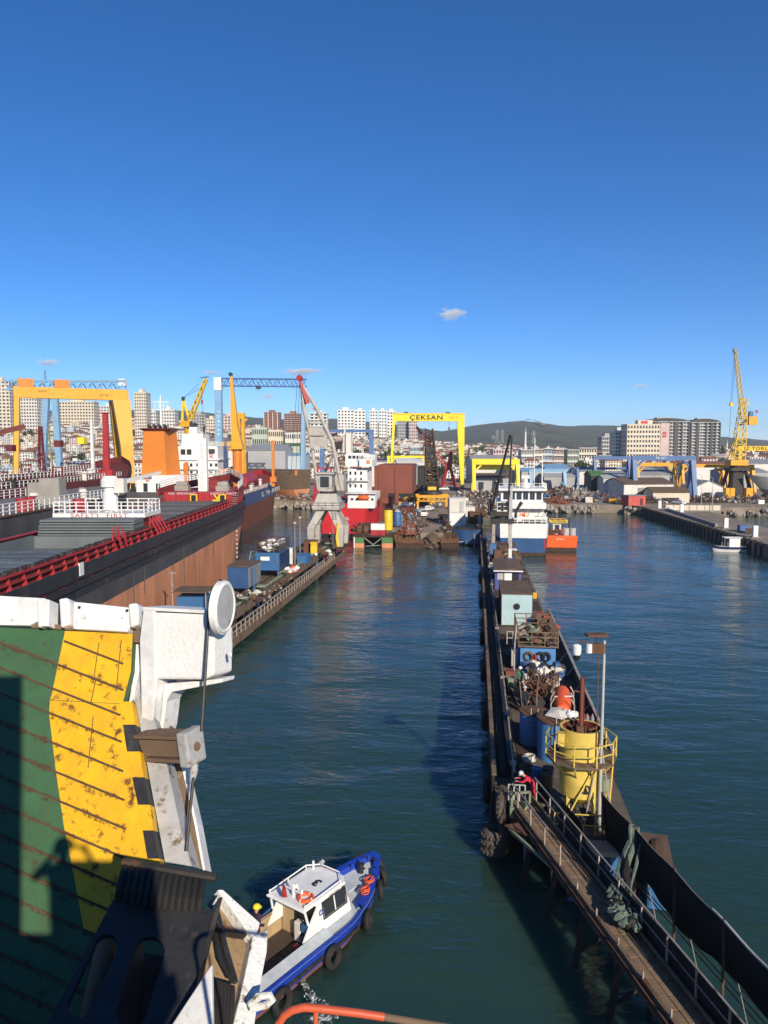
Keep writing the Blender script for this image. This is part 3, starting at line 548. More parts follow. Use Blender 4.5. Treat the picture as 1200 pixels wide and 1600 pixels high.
# grey portal crane at the end of the left pier
PZ=3.0; f=131; x0=pxr(513,f); g=T('portal_crane','grey four-legged portal crane with red tipped jib at the pier end','crane',W(x0,f,PZ),0); Z=lambda y:zat(y,f)-PZ; X=lambda px:pxr(px,f)-x0
mat('cranegrey',(.42,.39,.35),.65,.2,.7,rust=.22)
for s in (-1,1):
    for q in (-1,1): B('leg','cranegrey',g,lambda m:m.loft([[(s*x-a,q*y-a,z),(s*x+a,q*y-a,z),(s*x+a,q*y+a,z),(s*x-a,q*y+a,z)] for x,y,a,z in ((2.5,2.4,.42,.5),(2.5,2.4,.6,3.6),(.9,1.0,.75,6.6))]))
    box(g,'bogie','rustdark',s*2.5-.5,s*2.5+.5,-3.6,3.6,0,.5)
B('pyramid_base','cranegrey',g,lambda m:m.loft([[(-a,-a,z),(a,-a,z),(a,a,z),(-a,a,z)] for a,z in ((2.3,6.6),(2.4,7.0),(1.5,9.3))])); B('platform_rail','grey',g,lambda m:m.rail([(-2.4,-2.4,6.9),(2.4,-2.4,6.9),(2.4,2.4,6.9),(-2.4,2.4,6.9),(-2.4,-2.4,6.9)],1,1.2,.06,2)); B('slew_ring','blacksteel',g,lambda m:m.lathe((0,0,0),[(1.5,9.31),(1.5,9.7)],16))
box(g,'cab','cranegrey',-1.4,.9,-1.5,1.5,9.7,12.6); box(g,'cab_window','window',-1.1,.4,-1.55,-1.49,10.4,12.2); box(g,'cab_window','window',.88,.95,-1.1,.9,10.4,12.2); box(g,'machine_house','cranegrey',-.8,2.4,1.5,4.2,9.7,12.4); B('cab_roof','cranegrey',g,lambda m:m.box(-1.9,1.3,-1.9,1.8,12.6,12.9))
tip=(X(476),-3,Z(598)); 
B('jib_tube','cranegrey',g,lambda m:m.tube([(-1.5,-1.2,9.9),(-2.6,-1.6,Z(690)),(-3.6,-2.4,Z(640)),tip],[.27,.3,.3,.2],8)); B('jib_tube','cranegrey',g,lambda m:m.tube([(2.6,-1.2,9.9),(1.0,-1.6,Z(690)),(-1.4,-2.4,Z(640)),tip],[.3,.36,.34,.2],8))
[B('jib_rung','cranegrey',g,lambda m:m.bar((-3.0-k*.1,-2-k*.1,Z(y)),(X(px),-2-k*.1,Z(y)),.22)) for k,(y,px) in enumerate(((700,519),(680,511),(660,503),(640,497)))]; box(g,'jib_panel','cranegrey',-2.7,0.2,-1.9,-1.7,Z(698),Z(668))
B('jib_tip','red',g,lambda m:(m.bar((X(486),-2.5,Z(632)),tip,1.0,.7,w2=.5,h2=.5),m.bar(tip,(X(475),-3.1,Z(588)),.5,w2=.3),m.cyl((X(475),-3.4,Z(593)),(X(475),-2.6,Z(593)),.5,n=10)))
for s in (-1,1): B('mast_strut','cranegrey',g,lambda m:m.bar((-.4+s*1.0,3,12.4),(1.2,1.5,Z(700)),.35)); 
B('mast_top','blacksteel',g,lambda m:m.box(.4,2.0,.8,2.2,Z(702),Z(690))); B('rope','blacksteel',g,lambda m:[m.cyl((X(475)+d,-3,Z(600)),(X(468)+d*2,-3,Z(735)),.035,n=4) for d in (-.4,0,.35)]+[m.cyl((1.2,1.5,Z(692)),(X(478),-3,Z(600)),.04,n=4)]); box(g,'hook_block','orange',X(467),X(470),-3.3,-2.7,Z(742),Z(734))
B('grab_hose','yellow',g,lambda m:m.tube([(2.2,-2.9,0),(1.9,-2.9,2),(2.2,-2.9,4.5)],.22,6)); B('ladder','grey',g,lambda m:[m.bar((1.2,-2.5,.3+k*.4),(1.8,-2.5,.3+k*.4),.05) for k in range(16)]+[m.bar((q,-2.5,0),(q,-2.5,6.7),.06) for q in (1.2,1.8)])
# ------------------------------------------------------------------ ships
def hull(L,Bm,levels,mats,bow=.28,rake=.35,stern=.06,tumble=.8,n=16,sheer=0,deckmat=None,power=.55):
    """levels: list of (z, breadth factor); mats[i] paints the strake between level i and i+1"""
    mb=MB(); rings=[]; zmax=levels[-1][0]
    for z,bf in levels:
        Lz=L+rake*(z-zmax); pts=[]
        def hb(y):
            t=y/Lz
            b=1.0
            if t>1-bow: b=max(0.0,(1-t)/bow)**power
            if t<stern: b=tumble+(1-tumble)*math.sqrt(max(0,t/stern))
            return b*Bm/2*bf
        ys=[Lz*(k/n)**.9 for k in range(n+1)]
        zz=lambda y:z+sheer*max(0,(y/Lz-.7)/.3)**2*(z/zmax)
        pts=[(-hb(y),y,zz(y)) for y in ys]+[(hb(y),y,zz(y)) for y in reversed(ys)]
        rings.append(pts)
    nn=len(rings[0])
    for k in range(len(rings)-1):
        vs=rings[k]+rings[k+1]; mb.add(vs,[(i,(i+1)%nn,nn+(i+1)%nn,nn+i) for i in range(nn)],k)
    top=rings[-1]; h=nn//2; dm=len(mats)
    mb.add(top,[(i,i+1,nn-2-i,nn-1-i) for i in range(h-1)],dm)
    return mb,list(mats)+[deckmat or 'maroon'],top
def bridge_windows(par,x0,x1,y,z0,z1,n,m='window'):
    for k in range(n):
        a=x0+(x1-x0)*(k+.12)/n; b=x0+(x1-x0)*(k+.88)/n; box(par,'window',m,a,b,y-.06,y+.02,z0,z1)
def hatch_stays(par,x,y0,y1,z0,z1,step,m,s=1):
    n=int((y1-y0)/step)
    for k in range(n+1):
        y=y0+k*step; B('stay',m,par,lambda mb:mb.prism([(x,z0),(x+s*.6,z0),(x+s*.5,z0+.25),(x+s*.14,z1),(x,z1)],'y',y-.05,y+.05))
# 1 bulk carrier alongside the left pier: local y forward, origin on the water
mat('antifoul',(.6,.25,.125),.85,.3,.6,rust=.06,streak=True,rcol=(.16,.12,.1),grime=.22); mat('hullblack',(.028,.028,.03),.6,.4,.5,rust=.2,streak=True,rcol=(.1,.075,.055)); mat('hullmid',(.07,.075,.08),.65,.45,.4,rust=.2,grime=.5,streak=True,rcol=(.14,.1,.075)); mat('deckred',(.22,.03,.025),.8,.3,.5,rust=.25); mat('deckgrey',(.16,.15,.145),.85,.25,.4,rust=.3)
s=T('bulk_carrier','bulk carrier with black and terracotta hull and grey hatch covers beside the pier','ship',W(-31.2,28,0),YAW); L=128
mb,ms,top=hull(L,14.6,[(-1,.985),(6.8,.992),(8.3,1.0),(9.6,1.0)],['antifoul','hullmid','hullblack'],bow=.19,rake=1.3,sheer=1.0,deckmat='deckred'); mb.build('hull',ms,s,smooth=True)
side=top[len(top)//2:]  # starboard, bow to stern
def strake(name,m,z0,z1,out,th,sel): 
    mb=MB(); pts=[p for p in top if sel(p)]
    for a,b in zip(pts[:-1],pts[1:]):
        A=Vector(a);C=Vector(b); d=(C-A); 
        if d.length<.05 or d.length>30: continue
        nrm=Vector((d.y,-d.x,0)).normalized()*-1
        mb.add([A+nrm*out+Vector((0,0,z0)),C+nrm*out+Vector((0,0,z0)),C+nrm*out+Vector((0,0,z1)),A+nrm*out+Vector((0,0,z1)),A+nrm*(out-th)+Vector((0,0,z0)),C+nrm*(out-th)+Vector((0,0,z0)),C+nrm*(out-th)+Vector((0,0,z1)),A+nrm*(out-th)+Vector((0,0,z1))],[(0,1,2,3),(7,6,5,4),(0,4,5,1),(3,2,6,7),(0,3,7,4),(1,5,6,2)])
    return mb.build(name,m,s)
strake('bulwark','hullblack',.18,1.25,.06,.14,lambda p:True); strake('rubbing_strake','hullblack',-.5,-.1,.15,.16,lambda p:True)
for y,za in ((31,4.2),(44.5,2.5),(47.8,5.5),(63,3.4),(79,5.0)): box(s,'hull_seam','hullmid',7.28,7.325,y,y+.07,za,8.3)
for k in range(7): box(s,'draught_figure','offwhite',7.2,7.34,96,96.35,2.2+k*.7,2.5+k*.7)
box(s,'draught_mark','white',7.28,7.42,31.5,32.3,10.0,11.0)
# hatch coamings on the starboard and port sides
for sd in (-1,1):
    x=sd*5.4; box(s,'hatch_coaming','deckred',x-.1,x+.1,2,99,9.6,11.2)
    hatch_stays(s,x+sd*.1,3,98.5,9.7,11.15,2.3,'red',sd)
    box(s,'coaming_rail','red',x-.15,x+.35,2,99,11.2,11.32)
    B('coaming_pipe','deckred',s,lambda m:[m.cyl((x+sd*.3,2,z),(x+sd*.3,99,z),.07,n=6) for z in (10.2,10.7)])
# chains / rollers along coaming top
rr=random.Random(3)
mb=MB()
for k in range(308):
    y=2.3+k*.312; mb.cbox((5.35+rr.uniform(-.12,.12),y,11.45+rr.uniform(-.05,.08)),(.22,.2,.2),rr.uniform(-.5,.5))
STUFF(mb.build('roller_chain','blacksteel',s))
# hatch covers: panels with raised edges
def cover(y0,y1,z,tilt=0):
    c=B('hatch_cover','hatchgrey' if y0<60 else 'deckgrey',s,lambda m:m.box(-5.1,5.15,y0,y1,z,z+.5)); n=3
    for k in range(1,n): yy=y0+(y1-y0)*k/n; box(c,'cover_joint','blacksteel',-5.1,5.15,yy-.06,yy+.06,z+.5,z+.54)
    for x in ((-2.5,0,2.5) if y0<60 else ()): box(c,'stiffener','hatchgrey',x-.05,x+.05,y0+.1,y1-.1,z+.5,z+.56)
    return c
[cover(a,b,10.75) for a,b in ((66,74.5),(75,83),(83.5,91),(91.5,98.8),(3,12),(12.4,21),(21.4,30),(30.4,37))]
box(s,'hold_well','hatchgrey',-5.2,5.2,37.2,55,9.62,9.68); box(s,'hold_end_wall','hatchgrey',-5.2,5.25,50.8,51.1,9.0,10.9); box(s,'hold_end_wall','hatchgrey',-5.2,-4.9,37.2,50.7,9.7,11.0)
for k in range(4): c=box(s,'stacked_hatch_panel','hatchgrey',-5.0,4.9,51.6+.25*k,55.6,10.3+k*.56,10.3+k*.56+.48); box(c,'panel_groove','black',-4.95,4.85,51.55+.25*k,51.62+.25*k,10.5+k*.56,10.58+k*.56)
box(s,'crane_house','red',-4.6,4.5,56.2,61.2,9.62,12.4); p=box(s,'crane_platform','white',-5.1,5.0,55.8,61.8,12.4,12.85); text('SAFETY  FIRST',.55,'red','lettering',p,(0,55.78,12.62),(math.pi/2,0,0),ext=.01,sx=1.6)
B('platform_railing','white',p,lambda m:m.rail([(-5,55.9,12.85),(4.9,55.9,12.85),(4.9,61.7,12.85),(-5,61.7,12.85),(-5,55.9,12.85)],1.25,1.3,.09,3))
B('crane_pedestal','white',s,lambda m:m.lathe((0.2,58.8,-.65),[(.85,13.5),(.85,15.6),(.7,15.7),(.7,16.2),(1.0,16.3),(1.0,17.0),(.7,17.5)],14)); B('crane_jib','lightgrey',s,lambda m:m.bar((.6,58.8,15.9),(5.2,61.5,17.2),.55,.6,w2=.3,h2=.3)); box(s,'crane_cab','offwhite',1.0,2.1,57.8,59,15.0,16.6); B('red_drum','red',s,lambda m:m.cyl((-3.0,57.8,12.85),(-3.0,57.8,14.35),.65,n=12))
# forecastle
fz=9.6; B('forecastle','red',s,lambda m:m.loft([[(-5.6,100.2,z),(6.5,100.2,z),(6.7,104,z),(5.6,112,z),(3.2,120,z),(-3.2,120,z),(-5.6,112,z),(-6.5,104,z)] for z in (fz,12.6)])); B('bulkhead_rib','red',s,lambda m:[m.box(-5.5+k*.95,-5.4+k*.95,100.05,100.2,fz+1.6,12.5) for k in range(13)])
for x in (-.6,4.2): d=box(s,'bulkhead_door','yellow',x-.6,x+.6,100.0,100.19,10.8,12.3); box(d,'door_opening','black',x-.38,x+.38,99.95,100.02,11.0,12.15)
B('yellow_brace','lemon',s,lambda m:(m.bar((2.9,99.9,12.2),(3.4,99.9,11.4),.2),m.bar((3.8,99.9,12.2),(3.3,99.9,11.4),.2),m.box(2.6,3.7,99.8,100.0,10.8,11.4)))
text('NO SMOKING',.5,'white','lettering',s,(-2.5,100.02,12.4),(math.pi/2,0,0),ext=.01,sx=1.3); text('SAFETY FIRST',.5,'white','lettering',s,(4.4,100.02,12.4),(math.pi/2,0,0),ext=.01,sx=1.3)
bw=[(-6.6,100.5,12.6),(-6.3,106,12.9),(-5.4,112,13.2),(-3.4,119.5,13.6),(0,127.6,14.2),(3.4,119.5,13.6),(5.4,112,13.2),(6.4,106,12.9),(6.8,100.5,12.6)]
B('bow_bulwark','deckred',s,lambda m:[m.bar(a,b,.16,1.3) for a,b in zip(bw[:-1],bw[1:])])
B('bow_railing','white',s,lambda m:m.rail([(x,y,z+.6) for x,y,z in bw],1.1,1.6,.1,3))
B('foremast','white',s,lambda m:m.box(-.75,.75,104,105.2,12.6,21.6)); B('mast_rung','offwhite',s,lambda m:[m.box(-.3,.3,103.9,104.0,13+k*.4,13.08+k*.4) for k in range(20)])
for x,y,d in ((-4.0,106,1.2),(3.4,104.5,1.1),(0,112,1.4),(-1.6,114,.8)): B('windlass','concrete' if d<1.3 else 'deckred',s,lambda m:(m.box(x-d,x+d,y-.8,y+.8,12.6,13.5),m.cyl((x-d*.8,y,13.7),(x+d*.8,y,13.7),.5,n=10)))
B('gangway_steps','grey',s,lambda m:[m.box(6.0,6.9,97.5+k*.3,97.8+k*.3,9.8+k*.33,9.88+k*.33) for k in range(9)])
for k in range(30): box(s,'freeing_port','black',7.33,7.38,4+k*3.1,5.6+k*3.1,9.72,9.82)
for y in (44,45.5): B('stay_frame','red',s,lambda m:(m.bar((5.6,y,9.7),(5.6,y+.2,12.6),.14),m.bar((6.6,y,9.7),(6.0,y+.2,12.2),.14),m.bar((5.6,y,12),(6.4,y,11.2),.1)))
for y in (56,57.2,58.4,59.6): B('winch_frame','red',s,lambda m:(m.bar((5.5,y,9.7),(5.5,y,12.4),.18),m.bar((6.9,y,9.7),(5.6,y,12.2),.15)))
# 2 dark hulled ship inboard of it
s=T('cargo_ship','dark grey hulled ship with white rails and concrete block deckhouses behind the bulk carrier','ship',W(-50.5,50,0),YAW)
mb,ms,top=hull(92,15.5,[(-1,.9),(5,1),(12.2,1.0)],['hullmid','hullmid'],bow=.16,rake=.5,sheer=1.0,deckmat='deckgrey'); mb.build('hull',ms,s,smooth=True); box(s,'sheer_edge','rust',7.6,7.9,4,76,12.2,12.4)
B('railing','white',s,lambda m:(m.rail([(7.6,6,12.4),(7.6,74,12.4)],1.3,1.5,.09,3),m.rail([(-7.4,6,12.3),(-7.4,74,12.3)],1.3,1.8,.09,3)))
for x,y,h in ((2.0,41,3.3),(4.0,56.5,3.6),(-2,66,2.6)): box(s,'block_deckhouse','concrete',x-1.4,x+1.4,y,y+2.4,12.2,12.2+h)
for x,y in ((5.2,48),(5.6,45),(-3,52)): B('red_drum','red',s,lambda m:m.cyl((x,y,12.2),(x,y,13.8),.7,n=12))
B('vent_pipe','white',s,lambda m:m.tube([(-1,36,12.2),(-1,36,15),(-1,35.2,15.9),(-1,34.2,15.6)],.65,10))
for k in range(8): B('deck_vent','grey' if k%2 else 'offwhite',s,lambda m:m.lathe((-5+rr.uniform(0,10),40+k*5,12.2),[(.4,0),(.4,.9),(.7,1.0),(.5,1.4)],10))
# 3 red decked tanker
s=T('tanker','maroon decked tanker with white railed catwalks under the orange gantry','ship',W(-77,108,0),YAW)
mb,ms,top=hull(118,21,[(-1,.9),(6,1),(12.6,1.0)],['maroon','maroon'],bow=.2,rake=.6,sheer=3.6,deckmat='maroon',power=.7); mb.build('hull',ms,s,smooth=True)
B('bulwark','maroon',s,lambda m:[m.bar(Vector(a)+Vector((0,0,.7)),Vector(b)+Vector((0,0,.7)),.15,1.5) for a,b in zip(top[:-1],top[1:]) if a[1]>88 and b[1]>88])
for k,(x,z) in enumerate(((8.6,12.7),(5,13.8),(1.5,14.6),(-3,13.2))): B('catwalk_railing','white',s,lambda m:m.rail([(x,14,z),(x,92,z)],1.15,1.7,.1,2)); B('catwalk','maroon',s,lambda m:m.box(x-.7,x+.7,14,92,z-.15,z))
for k in range(9): x=-8+k*1.9; B('cargo_pipe','maroon' if k%3 else 'rustdark',s,lambda m:m.cyl((x,12,13.2+.25*(k%3)),(x,90,13.2+.25*(k%3)),.28+.12*(k%2),n=8))
for k in range(34):
    x,y=rr.uniform(-9,9),rr.uniform(14,92); h=rr.uniform(.8,2.2)
    if k%3==0: B('manifold_frame','maroon',s,lambda m:(m.bar((x,y,12.6),(x,y,14.4+h),.25),m.bar((x+2,y,12.6),(x+2,y,14.4+h),.25),m.bar((x,y,14.2+h),(x+2,y,14.2+h),.25)))
    else: B('tank_hatch',('maroon','offwhite','blacksteel','red')[k%4],s,lambda m:m.lathe((x,y,12.6),[(.6,0),(.6,h),(.9,h+.05),(.5,h+.4)],10))
box(s,'deck_store','maroon',-3,1,38,42,12.6,17.2); box(s,'store_door','yellow',-1.9,0,37.9,38.02,13,15.6); box(s,'store_door_opening','black',-1.6,-.3,37.85,37.95,13,15.2)
B('stair','white',s,lambda m:(m.bar((3,36,17.4),(6.5,33,13),.14),m.bar((3.8,36,17.4),(7.3,33,13),.14))); B('stair','white',s,lambda m:(m.bar((1,20,16.6),(4.5,19,12.8),.14),m.bar((1.8,20,16.6),(5.3,19,12.8),.14)))
q=lambda px,f:(pxr(px,f)+77,f-108)
x,y=q(167.5,190); B('mast','red',s,lambda m:(m.bar((x,y,12.6),(x,y,zat(645,190)),1.5,1.2,w2=1.1,h2=1),m.box(x-1,x+1,y-.8,y+.8,zat(646,190),zat(644.5,190)),m.box(x-1.7,x+1.7,y-1.2,y+1.2,12.6,14.6)))
x,y=q(66,170); B('lattice_mast','maroon',s,lambda m:(m.truss((x,y,13),(x,y,zat(666,170)),1.2,1.2,7,.16,w2=.5,h2=.5,up=(0,1,0)),m.bar((x-1.5,y,zat(678,170)),(x+1.5,y,zat(678,170)),.12)))
x,y=q(146,205); B('signal_mast','white',s,lambda m:(m.bar((x,y,13),(x,y,zat(655,205)),.9,w2=.4),m.bar((x-1.8,y,zat(668,205)),(x+1.8,y,zat(668,205)),.15)))
B('derrick_boom','maroon',s,lambda m:m.bar((pxr(-30,140)+77,30,zat(686,140)),(pxr(38,140)+77,33,zat(666,140)),.9)); B('hose_crane','palegreen',s,lambda m:m.bar((pxr(84,185)+77,77,13),(pxr(78,185)+77,77,zat(666,185)),.35))
for px,py,m in ((16,695,'maroon'),(91,688,'maroon'),(128,683,'lemon')): x,y=q(px,185); zz=zat(py,185); box(s,'deck_box',m,x-.8,x+.8,y,y+2,zz-1.6,zz)
# 4 ship with orange funnel
s=T('cargo_ship','ship with big orange funnel and white bridge house behind the forecastle','ship',W(-57,182,0),YAW)
mb,ms,top=hull(86,17,[(-1,.9),(4,1),(9.5,1.0)],['navy','hullmid'],bow=.3,sheer=1.5,deckmat='deckgrey'); mb.build('hull',ms,s,smooth=True)
fx=lambda px,f:pxr(px,f)+57; ZF=lambda y:zat(y,187)
box(s,'aft_house','white',fx(218,186),fx(345,192),1.5,16,9.5,ZF(742)); B('funnel','orange',s,lambda m:m.loft([[(fx(a,187),4,ZF(y)),(fx(b,187),4,ZF(y)),(fx(c,187),10,ZF(y)),(fx(a,187)+.6,10,ZF(y))] for a,b,c,y in ((223.5,262,274,742),(228,260,269,674))])); B('funnel_cap','maroon',s,lambda m:m.loft([[(fx(a,187),y0,ZF(y)),(fx(b,187),y0,ZF(y)),(fx(b,187),y1,ZF(y)),(fx(a,187),y1,ZF(y))] for a,b,y0,y1,y in ((228,269,4,10,674),(223.5,272,3.2,10.8,670),(223.5,272,3.2,10.8,669))]))
for px in (234,242,250,258): B('exhaust_pipe','blacksteel',s,lambda m:m.tube([(fx(px,187),6.5,ZF(671)),(fx(px,187),6.3,ZF(667)),(fx(px,187),5.2,ZF(665))],.42,8))
box(s,'house_window','steelblue',fx(225,186),fx(242,186),1.42,1.5,ZF(741.5)-1.0,ZF(741.5)-.1) 
box(s,'bridge_house','white',fx(272,200),fx(343,200),16.2,30,9.5,zat(697,200)); p=box(s,'bridge_deck','white',fx(268,200),fx(346,200),15.6,30.5,zat(697,200)-3.6,zat(697,200)-3.3)
Zb=zat(697,200); bridge_windows(s,fx(282,198),fx(301,198),16.2,zat(710.5,198),zat(702,198),2); bridge_windows(s,fx(325,198),fx(338,198),16.2,zat(709,198),zat(701.5,198),1); text('R',2.2,'red','funnel_mark',s,(fx(331,198),16.15,zat(714,198)),(math.pi/2,0,0))
[box(s,'house_window','window',fx(px,198),fx(px+4,198),16.1,16.22,zat(y+5,198),zat(y,198)) for px in (277,287,297,307,317,328,336) for y in (724,736)]; [box(s,'deck_ledge','offwhite',fx(268,200),fx(347,200),15.2,16.2,zat(y+1.2,199),zat(y,199)) for y in (732,743)]
B('bridge_railing','white',s,lambda m:m.rail([(fx(270,200),15.7,Zb),(fx(344,200),15.7,Zb),(fx(344,200),30,Zb)],1.1,1.5,.09,3)); B('upper_house','white',s,lambda m:(m.box(fx(290,205),fx(322,205),20,28,Zb,Zb+3.2),m.box(fx(300,205),fx(312,205),21,24,Zb+3.2,Zb+5)))
B('radar_mast','white',s,lambda m:(m.bar((fx(265.5,215),26,Zb),(fx(265.5,215),26,zat(618,208)),.7,w2=.3),m.bar((fx(256,215),26,zat(640,208)),(fx(276,215),26,zat(640,208)),.2),m.bar((fx(254,215),26,zat(628,208)),(fx(277,215),26,zat(628,208)),.2),m.rail([(fx(256,215),26,zat(640,208)),(fx(276,215),26,zat(640,208))],2,1.4,.1,2)))
B('orange_davit','orange',s,lambda m:(m.bar((fx(288,170),-10,9.5),(fx(288,170),-10,zat(722,172)),.9,.9,w2=.7),m.box(fx(284,170),fx(292,170),-10.6,-9.4,zat(734,172),zat(728,172)))) 
for x in (-3,0,3): B('house_door','darkwin',s,lambda m:m.box(x-.5,x+.5,1.4,1.52,9.6,11.6))
B('lifebuoy','safetyorange',s,lambda m:m.torus((fx(236,186),1.3,ZF(748)),(0,1,0),.4,.1,14,6))
# 5 blue and red tanker with lettering
s=T('tanker','red bottomed tanker with blue sheer band lettered S TANKERS','ship',W(-41.5,150,0),YAW)
mb,ms,top=hull(112,16.5,[(-1,.9),(4.8,.98),(5.9,1.0),(8.9,1.0)],['rustred','rustred','blue'],bow=.2,rake=.6,sheer=2.6,deckmat='deckred',power=.6); mb.build('hull',ms,s,smooth=True)
text('S. TANKERS',1.7,'white','lettering',s,(8.34,76,7.3),(math.pi/2,0,math.pi/2),sx=3.6,bold=.04); B('bulwark','red',s,lambda m:[m.bar(Vector(a)+Vector((0,0,.6)),Vector(b)+Vector((0,0,.6)),.15,1.3) for a,b in zip(top[:-1],top[1:]) if a[1]>84 and b[1]>84])
B('cargo_tank','red',s,lambda m:m.cyl((1,66,10.3),(1,84,10.6),2.1,n=16)); B('cargo_tank','rustred',s,lambda m:m.cyl((-4,60,10.3),(-4,86,10.3),2.0,n=16)); 
B('deck_railing','white',s,lambda m:m.rail([(8,30,8.7),(8,78,8.8)],1.1,2,.09,3))
B('hose_crane','orange',s,lambda m:(m.bar((fx(427,220)-15.5,70,9),(fx(427,220)-15.5,70,zat(688,222)),.75,.75),m.box(fx(423,220)-15.5,fx(432,220)-15.5,69,71,10.3,11.8))); B('crane_arm','orange',s,lambda m:(m.bar((-6,50,12),(2.5,52,15.2),.6),m.bar((-6,50,8.6),(-6,50,12.4),.9))); box(s,'yellow_locker','lemon',-1.6,0,62,63.4,12.5,14)
for k in range(26): x,y,h=rr.uniform(-7,7),rr.uniform(20,90),rr.uniform(.6,1.8); B('deck_fitting',('grey','offwhite','red','rustdark','steelblue')[k%5],s,lambda m:m.lathe((x,y,8.7),[(.5,0),(.45,h),(.7,h+.1),(.3,h+.5)],8))
# 6 rusty hull on the slipway behind
s=T('unfinished_hull','brown unfinished hull bow on the slipway behind the red ship','ship',W(-28,262,0),YAW+R(60)); mb,ms,top=hull(40,13,[(3,.5),(6,.9),(12.5,1.05)],['antifoul','brown'],bow=.4,rake=.5,deckmat='rust'); mb.build('hull',ms,s,smooth=True)
for k in range(5): B('keel_block','blacksteel',s,lambda m:m.box(-2,2,4+k*6,5+k*6,GZ,4))
# 7 red ship at the yard
s=T('cargo_ship','red hulled ship, white deckhouse at its stern, big rust brown hold section','ship',W(-9.2,170.5,0),R(1)); L=74
mat('hullred',(.52,.02,.028),.45,.15,.3,rust=.1); mb,ms,top=hull(L,14.2,[(-1,.75),(.9,.92),(6.6,1.0)],['black','hullred'],bow=.3,stern=.12,tumble=.72,sheer=1,deckmat='deckred'); mb.build('hull',ms,s,smooth=True)
ZR=lambda y:zat(y,174); XR=lambda px:pxr(px,174)+9.2+1.5
for a,b,y0,y1,m in ((535,572,804,788,'white'),(542,590,787,757,'offwhite'),(540,568,756,730,'white')): pass
box(s,'lower_house','white',XR(531),XR(574),3.2,14,6.6,ZR(770)); box(s,'middle_house','white',XR(529),XR(560),5,14,ZR(770),ZR(733)); p=box(s,'bridge','white',XR(526),XR(568),4.4,14.5,ZR(729),ZR(710)); box(s,'bridge_roof','white',XR(530),XR(556),5,13,ZR(710),ZR(708)); bridge_windows(s,XR(530),XR(556),4.38,ZR(716.5),ZR(712),4)
box(s,'bridge_wing','white',XR(549),XR(569),3.4,6,ZR(729),ZR(718)); B('railing','white',s,lambda m:(m.rail([(XR(548),3.4,ZR(718)),(XR(569),3.4,ZR(718)),(XR(569),9,ZR(718))],1.1,1.2,.07,3),m.rail([(XR(531),3.2,ZR(752)),(XR(545),3.2,ZR(752))],1.1,1,.07,3),m.rail([(XR(535),3.1,ZR(770)),(XR(560),3.1,ZR(770))],1.1,1,.07,3))); text('o',1.6,'orange','house_mark',s,(XR(563),3.35,ZR(721)),(math.pi/2,0,0),bold=.1)
for px in (541,552,566): box(s,'window','window',XR(px),XR(px+6),3.1,3.22,ZR(797),ZR(790))
box(s,'stern_bulwark','white',XR(533),XR(575),.9,1.1,6.6,8.3); box(s,'stern_bulwark','hullred',XR(478),XR(533),.7,.9,6.6,7.7); box(s,'winch_house','white',XR(481),XR(496),1.2,4,6.6,ZR(785)); B('stern_lattice','hullred',s,lambda m:(m.bar((XR(479),1,6.6),(XR(484),3,ZR(732)),.4),m.bar((XR(500),1,8),(XR(502),6,ZR(732)),.3),m.bar((XR(484),3,ZR(732)),(XR(503),3,ZR(732)),.3)))
B('lifeboat','safetyorange',s,lambda m:m.loft([[(XR(492)+math.cos(a)*w*1.25,2.2+t*.5+math.sin(a)*w*.9,ZR(775)+t*.98) for a in [k*math.pi/5 for k in range(10)]] for t,w in ((0,.15),(.6,.8),(1.6,1.0),(3.2,1.0),(4.4,.75),(5.0,.2))]),smooth=True)
B('lifeboat','safetyorange',s,lambda m:m.loft([[(XR(556)+t,2.3+math.cos(a)*w*.8,ZR(777)+math.sin(a)*w*.6) for a in [k*math.pi/5 for k in range(10)]] for t,w in ((-1.4,.15),(-1,.8),(0,1.1),(1,.8),(1.4,.15))]),smooth=True)
[box(s,'house_window','window',XR(px),XR(px+3),4.9,5.02,ZR(y+5),ZR(y)) for px in (532,540,549) for y in (737,747,757)]; [box(s,'house_window','window',XR(px),XR(px+3.5),3.1,3.22,ZR(784),ZR(778)) for px in (536,544,560,568)]; box(s,'deck_ledge','offwhite',XR(527),XR(564),4.2,5.0,ZR(752),ZR(750.5)); box(s,'deck_ledge','offwhite',XR(529),XR(576),2.4,3.2,ZR(771),ZR(769.5))
B('funnel','offwhite',s,lambda m:m.box(XR(524),XR(532),7,10,ZR(710),ZR(676))); B('mast','offwhite',s,lambda m:(m.bar((XR(520),8,ZR(708)),(XR(522),8,ZR(665)),.6,w2=.25),m.bar((XR(514),8,ZR(680)),(XR(530),8,ZR(680)),.16)))
XH=lambda px:pxr(px,186)+9.2+2; ZH=lambda y:zat(y,186)
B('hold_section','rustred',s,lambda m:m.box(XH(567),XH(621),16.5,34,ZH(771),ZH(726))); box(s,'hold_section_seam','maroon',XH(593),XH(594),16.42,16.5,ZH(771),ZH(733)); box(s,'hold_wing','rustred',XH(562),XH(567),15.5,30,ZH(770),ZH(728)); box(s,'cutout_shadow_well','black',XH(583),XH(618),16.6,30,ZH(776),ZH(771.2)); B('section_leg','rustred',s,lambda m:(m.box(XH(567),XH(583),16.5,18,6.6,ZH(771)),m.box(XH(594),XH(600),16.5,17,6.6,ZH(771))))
B('side_bulwark','deckred',s,lambda m:[m.bar((6.9,y,7.2),(7.0,y+4,7.4),.15,1.4) for y in range(6,40,4)]); B('side_scaffold','rustred',s,lambda m:[m.bar((7.4,y,0.5),(7.6,y,9),.12) for y in range(8,44,3)]+[m.bar((7.5,8,z),(7.5,44,z),.1) for z in (3,5,7,8.8)])
text('EYLUL',1.0,'white','ship_name',s,(0,-.1,4.3),(math.pi/2,0,0),ext=.02)
